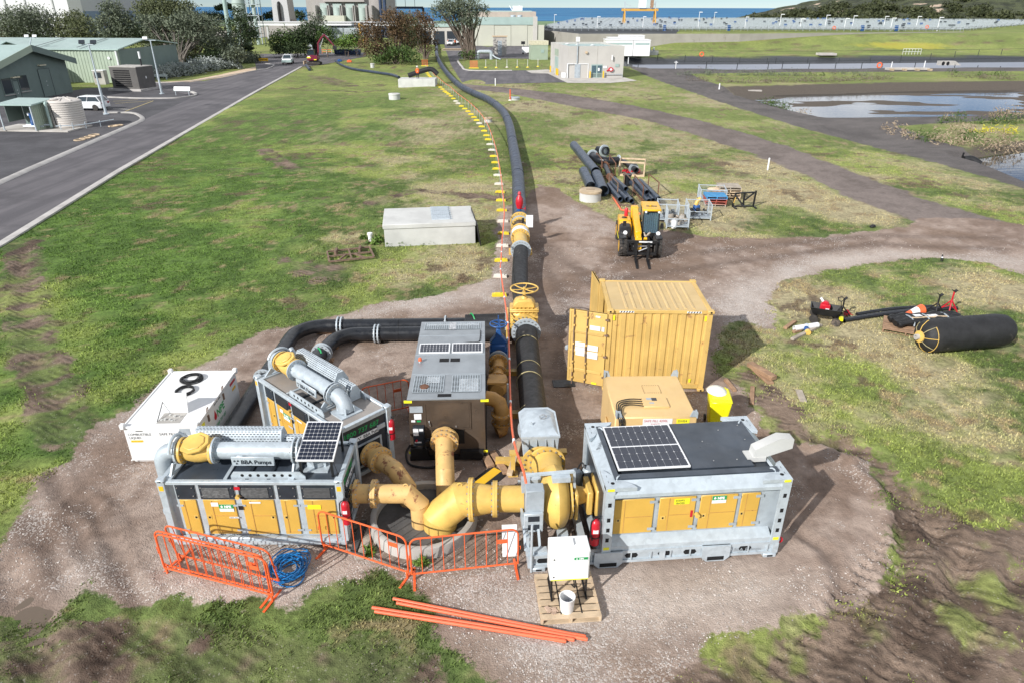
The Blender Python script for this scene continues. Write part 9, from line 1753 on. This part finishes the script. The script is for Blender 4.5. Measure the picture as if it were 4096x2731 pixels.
# gantry
yy=300; x0,z0=ZA(*R3(1030,160),yy); x1,_=ZA(*R3(1310,160),yy); _,z1=ZA(*R3(1030,90),yy); _,z2=ZA(*R3(1030,8),yy); M('gantry_yellow',(.60,.34,.07),.5,0,.06,.3)
T=thing('gantry_crane','orange-yellow gantry crane spanning the treatment tank','gantry',(x0,yy,zt)); w_=x1-x0; h=z1-zt
MB().bar((-1.2,0,h),(w_+1.2,0,h),.8,.9).ob('beam','gantry_yellow',T)
for x in (0,w_):
    for s in (-1,1): MB().bar((x,s*3,0),(x,s*.6,h),.45).ob('leg','gantry_yellow',T)
    MB().bar((x,3,.5),(x,-3,.5),.9).ob('end_carriage','gantry_yellow',T); MB().bar((x,0,h),(x,0,z2-zt),.35).bar((x,0,z2-zt-1),(x+(3 if x<1 else -3),0,z2-zt-2),.2).ob('mast','galv',T)
MB().bx(w_*.45,w_*.68,-1,1,h+.7,h+4).ob('machine_house','white_label',T); MB().bx(w_*.47,w_*.62,-1.1,1,h+4,h+5).ob('machine_roof','roof_green',T); MB().bx(w_*.84,w_*.92,-1,1,h+.7,h+3.5).ob('trolley','timber',T)
# ================================================================= FENCES AROUND THE LINED POND
M('fence_dark',(.035,.04,.042),.6)
def fence(label,pts,h=1.3,step=7.5,rails=(1.0,)):
    P=[Vector((x,y,0)) for x,y in pts]; T=thing('wire_fence',label,'fence',(P[0].x,P[0].y,0)); o=P[0]; pm=None; dd=0
    for a,b in zip(P[:-1],P[1:]):
        L=(b-a).length; n=max(1,int(L/step))
        for k in range(n):
            q=a+(b-a)*k/n-o; z=float(ground_z(q.x+o.x,q.y+o.y))
            if pm is None: pm=MB().cyl((0,0,-.1),(0,0,h),.075,6).ob('post','fence_dark',T,(q.x,q.y,z))
            else: c=pm.copy(); COL.objects.link(c); c.location=(q.x,q.y,z)
        for f in rails: MB().tube([a-o+Vector((0,0,h*f)),b-o+Vector((0,0,h*f))],.035,5).ob('rail_wire','fence_dark',T)
    return T
fence('dark wire fence along the near edge of the lined pond',W(r3([(1060,580),(1160,602),(1500,630),(2351,632)])+r4([(130,628),(860,618),(1050,612),(1350,612),(1720,600),(2351,585)])),1.3,5.5)
fence('dark wire fence along the far edge of the lined pond',W(r3([(1040,520),(1340,520),(2351,520)])+r4([(80,522),(950,515),(1500,505),(2351,490)])),1.3,6)
# concrete culvert, outlet, slab
a=G(*R4(1300,640)); T=thing('culvert','concrete culvert with three dark openings and a pale apron into the pond','culvert',(a[0],a[1],0)); T.scale=(.42,.42,.8); w_=9
MB().bx(-w_,w_,0,4,-.3,.5).ob('deck','paving',T); 
for k in range(4): MB().bx(-w_+k*(2*w_-1)/3,-w_+k*(2*w_-1)/3+1,-2.5,0,-1.6,.4).ob('pier','lid_stain',T)
for k in range(3): MB().bx(-w_+1+k*(2*w_-1)/3,-w_+k*(2*w_-1)/3+(2*w_-1)/3,-.1,0,-1.4,.1).ob('opening','dark_interior',T)
MB().add([(-w_,-2.5,-.55),(w_,-2.5,-.55),(w_+4,-14,-.86),(-w_+3,-14,-.86),(-w_,-2.5,-.9),(w_,-2.5,-.9),(w_+4,-14,-1.2),(-w_+3,-14,-1.2)],[(0,1,2,3),(3,2,6,7),(0,3,7,4),(1,5,6,2)]).ob('apron','paving',T)
a=G(*R4(1660,590)); T=thing('outlet_box','concrete outlet box with two round openings in the lined pond bank','culvert',(a[0],a[1],0)); T.scale=(.32,.32,.4); MB().bx(-6,4,0,3,-.2,1.9).add([(4,0,-.2),(8.5,0,-.2),(4,0,1.9),(4,3,1.9),(8.5,3,-.2),(4,3,-.2)],[(0,1,2),(2,1,4,3),(3,4,5)]).ob('box','concrete',T)
for x in (-3.5,-.5): MB().cyl((x,-.06,.7),(x,.0,.7),1.0,16).ob('opening','dark_interior',T)
a=G(*R4(540,480),.6); T=thing('valve_slab','pale concrete slab lying in the grass bank','slab',(a[0],a[1],.2)); T.scale=(.42,.6,.5); MB().bx(-5,5,-2,2,-.3,.7).ob('slab','paving',T)
a=G(*R4(1320,495)); T=thing('handrail_frame','white tubular handrail frame on the grass bank edge','handrail',(a[0],a[1],float(ground_z(*a)))); T.scale=(.38,.4,.45)
for k in range(7): MB().bar((-6+k*2,0,0),(-6+k*2,0,3),.15).ob('upright','white_label',T)
for z in (1.5,3): MB().bar((-6,0,z),(6,0,z),.15).ob('rail','white_label',T)
for i,(q,lab) in enumerate(((R4(1132,625),'white post at the left-hand side of the culvert'),(R4(1435,615),'white post at the right-hand side of the culvert'),(R3(1503,630),'white post with cross arms at the lined pond edge'),(R3(1068,585),'white post beside the pump house wall and lined pond'),(R3(1905,815),'small white cone-shaped marker at the pond edge'))): a=G(*q); tag(MB().cyl((0,0,0),(0,0,1.4),.1,8).bx(-.35,.35,-.06,.06,1.15,1.25).ob('marker_post','white_label',None,(a[0],a[1],-.05)) if i==2 else MB().cyl((0,0,0),(0,0,1.3 if i<4 else .8),.1,8,.08).ob('marker_post','white_label',None,(a[0],a[1],-.05)),lab,'post','white posts by the ponds')
a=G(*R3(1290,505)); T=thing('round_tank','low round concrete tank with blue valves beside the lined pond','tank',(a[0],a[1]+1.5,0)); T.scale=(.42,.42,.45); MB().lathe([(4.2,0),(4.2,1.9),(4.0,2.0),(0,2.0)],n=28).ob('shell','concrete_pale',T)
for x in (-3,-1.5,1): MB().lathe([(.4,0),(.4,1.5),(.6,1.6),(0,1.8)],(x,-2,2.0),n=10).ob('valve','blue_valve' if x<0 else 'galv',T)
MB().tube(smooth([(-9,-3,.4),(-6,-3,1.2),(-4,-2,1.5)]),.4,8).ob('inlet_pipe','white_label',T)
a=G(*R3(2235,800)); T=thing('pipe_culvert','pale concrete block at the water edge of the upper pond','block',(a[0],a[1],-.9)); T.scale=(.42,.5,.6); MB().bx(-2.4,2.4,-.6,.6,-.5,.9).ob('block','paving',T)
a=GP(*R4(1890,1440)); T=thing('drain_pipe','black drain pipe mouth with a dark post at the lower pond edge','pipe',a); T.scale=(.6,.6,.6); MB().tube(smooth([(-.9,.4,.2),(0,.2,.25),(.9,-.3,-.3)]),.5,14).ob('pipe_wall','black',T); MB().bar((-1.1,.6,0),(-1.0,.6,1.1),.16).ob('post','black',T)
# ================================================================= BIG CONCRETE WORKS AND FAR STRUCTURES
M('works_concrete',(.36,.335,.32),.9,0,.12,.08,dirt=(.25,.235,.22),damt=.3,dsc=.06); M('works_pale',(.50,.50,.51),.8,0,.05,.05); M('works_green',(.36,.43,.40),.6,0,.08,.1)
Yw=285.0; xa,_=ZA(*R2(515,200),Yw); xb,_=ZA(*R2(1105,200),Yw); w_=xb-xa; T=thing('concrete_works','massive grey concrete works block with four tall pale green bays','building',(xa,Yw,0))
MB().bx(-1.5,w_+1.5,0,40,0,48).ob('block','works_concrete',T); MB().bx(w_*.22,w_*.85,-1.5,-.1,12.2,48).ob('upper_bay','works_concrete',T)
for k in range(4):
    x=w_*(.155+.196*k); bay=MB().bx(x,x+w_*.135,-.6,-.05,0,11.7).ob('green_bay','works_green',T); MB().lathe([(w_*.067,0),(w_*.067,10.2),(0,10.3)],(x+w_*.067,-.6,0),n=24).ob('bay_shell','works_green',bay)
    for s in (0,1): MB().bx(x-1.6+s*(w_*.135+1.2),x-1.0+s*(w_*.135+1.2),-2.4,-.05,0,11).ob('fin','works_concrete',T)
for x in (.09,.95): MB().bx(w_*x-.6,w_*x+.6,-4,-.05,0,11).ob('buttress','works_concrete',T)
MB().bx(w_*.23,w_*.55,-5,-1,5.4,7.6).ob('corrugated_hood','hall_door',T)
for x in (2.2,3.8): MB().cyl((w_+x,-1,0),(w_+x,-1,46),.6,10).ob('riser_pipe','navy',T)
x1_,_=ZA(*R2(1060,140),Yw)
Yc=300.0; xa,_=ZA(*R2(215,320),Yc); T=thing('concrete_column','tapered concrete column with a black vent pipe','column',(xa,Yc,0)); MB().add([(-.6,-4,-3),(6.4,-4,-3),(6.4,5,-3),(-.6,5,-3),(.4,-3,40),(4.6,-3,40),(4.6,4,40),(.4,4,40)],[(0,1,5,4),(1,2,6,5),(2,3,7,6),(3,0,4,7),(4,5,6,7)]).ob('shaft','works_pale',T)
MB().add([(5,-3,-3),(9,-3,-3),(9,4,-3),(5,4,-3),(4.5,-3,6),(6.5,-3,6),(6.5,4,6),(4.5,4,6)],[(0,1,5,4),(1,2,6,5),(2,3,7,6),(3,0,4,7),(4,5,6,7)]).ob('stair_flank','works_concrete',T); MB().tube(smooth([(2.6,-4.6,-2),(2.5,-4.5,9),(2.5,-4.3,11.2),(2.5,-3.4,11.9)]),.6,10).ob('vent_pipe','black',T)
# elevated pipe bridge
za=12.0; Yb=262.0; xa,_=ZA(*R2(-60,215),Yb); xb,_=ZA(*R2(1640,215),Yb); _,za=ZA(*R2(400,215),Yb); T=thing('pipe_bridge','long white elevated pipe bridge crossing in front of the concrete works','pipe bridge',(xa,Yb,0)); w_=xb-xa
MB().bx(0,w_,-.8,.8,za-.9,za-.3).ob('deck','white_label',T)
for y in (-.6,0,.6): MB().cyl((0,y,za+.1),(w_,y,za+.1),.3,8).ob('pipe','works_pale',T)
k=6
while k<w_: MB().bx(k-.3,k+.3,-.4,.4,0,za-.9).ob('pier','works_pale',T); k+=18
T=thing('plant_module','grey louvred plant module with jumbled pipework under the pipe bridge','plant',(ZA(*R2(680,330),250)[0],250,0)); T.scale=(.8,1,.5); MB().bx(0,14,0,5,1,8.3).ob('module','galv_dull',T)
for k in range(8): MB().bx(.2,13.8,-.06,0,1.6+k*.8,1.75+k*.8).ob('louvre','kiosk_grey',T)
MB().cyl((-2,2,9.4),(16,2,9.6),.4,10).cyl((2,1,8.6),(12,1,10.2),.25,8).cyl((14,1,3),(17,2,9),.35,8).ob('pipework','dark_panel',T)
T=thing('yellow_digger_arm','yellow excavator arm raised behind the brown trees','excavator',(ZA(*R2(960,290),245)[0],245,0)); T.scale=(.5,.5,.46); MB().bar((0,0,2),(-.5,0,12.5),.9).bar((-.5,0,12.3),(3.5,0,9),.8).ob('arm','gantry_yellow',T); MB().bx(-1.5,3,0,3,1,4).bx(-2,3.5,-.3,3.3,0,1).ob('house','gantry_yellow',T); MB().prism([(3.2,9.4),(4.6,8.6),(3.9,7.3),(3.0,8.2)],-.5,.5,'xz').ob('bucket','black',T)
# white hall top left
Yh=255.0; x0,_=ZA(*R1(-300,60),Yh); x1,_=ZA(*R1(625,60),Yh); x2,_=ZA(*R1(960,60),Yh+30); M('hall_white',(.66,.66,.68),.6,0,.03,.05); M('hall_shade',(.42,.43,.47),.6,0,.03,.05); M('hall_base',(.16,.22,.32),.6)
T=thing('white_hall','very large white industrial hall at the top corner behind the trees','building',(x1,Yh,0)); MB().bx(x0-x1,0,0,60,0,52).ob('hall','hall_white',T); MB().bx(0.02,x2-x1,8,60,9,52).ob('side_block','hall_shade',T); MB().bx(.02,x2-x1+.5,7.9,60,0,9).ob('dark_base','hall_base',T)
for f in (.15,.42,.62,.9): MB().bx((x0-x1)*f-.25,(x0-x1)*f+.25,-.3,0,0,52).ob('downpipe','works_pale',T)
# pale green mast, vessel with access tower
Ym=185.0; x0,_=ZA(*R1(2110,320),Ym); T=thing('pale_mast','tall pale green tapering mast beside the dark evergreen','mast',(x0,Ym,0)); MB().cyl((0,0,0),(0,0,34),.55,16,.45).ob('shaft','roof_green',T)
x0,_=ZA(*R1(2195,60),230); T=thing('process_vessel','pale green cylindrical vessel with steel access tower','vessel',(x0,230,0)); MB().lathe([(2.0,0),(2.0,11.5),(1.9,12),(1.9,30)],n=28).lathe([(2.2,11.3),(2.2,11.6)],n=28).ob('vessel','works_green',T)
for (x,y) in ((2.6,-1.5),(6,-1.5),(2.6,1.5),(6,1.5)): MB().bar((x,y,0),(x,y,30),.2).ob('tower_leg','galv_dull',T)
for z in range(2,30,3): MB().bx(2.5,6.1,-1.6,1.6,z,z+.15).ob('platform','galv_dull',T); MB().bar((2.6,-1.5,z),(6,-1.5,z+3),.12).ob('brace','galv_dull',T)
MB().cyl((4.3,0,0),(4.3,0,30),.6,12).ob('stack','works_green',T)
# steel rack with columns against the sea
Yr=330.0; x0,z0=ZA(*R2(1275,75),Yr); x1,_=ZA(*R2(1535,75),Yr); T=thing('pipe_gantry','dark steel pipe gantry with grey vessels standing against the sea','gantry',(x0,Yr,0)); w_=x1-x0
MB().bar((0,0,z0),(w_,0,z0),.9).bar((w_,0,z0),(w_,0,0),.9).bar((0,0,z0),(0,0,0),.7).ob('frame','navy',T)
for k in range(3): MB().bar((w_*(.05+.33*k),0,z0),(w_*(.05+.33*k),0,z0+4.5),.2).ob('mast','galv_dull',T); MB().lathe([(1.6,0),(1.6,z0-4),(.6,z0-2.5),(.5,z0-1)],(w_*(.2+.3*k),2,0),n=14).ob('vessel','galv',T)
MB().bx(w_*.4,w_*.98,0,6,0,z0-6).ob('plinth_block','works_pale',T)
# near fence panel by pipeline road, low concrete ramp
x0,_=ZA(*R2(-40,300),290); T=thing('concrete_ramp','low concrete retaining ramp below the pipe bridge','wall',(x0,290,0)); MB().add([(-30,0,-2),(36,0,-2),(36,0,7),(-30,0,0),(-30,1,-2),(36,1,-2),(36,1,7),(-30,1,0)],[(0,1,2,3),(3,2,6,7),(4,7,6,5),(1,5,6,2),(0,3,7,4)]).ob('wall_face','works_concrete',T)
# blocks to test
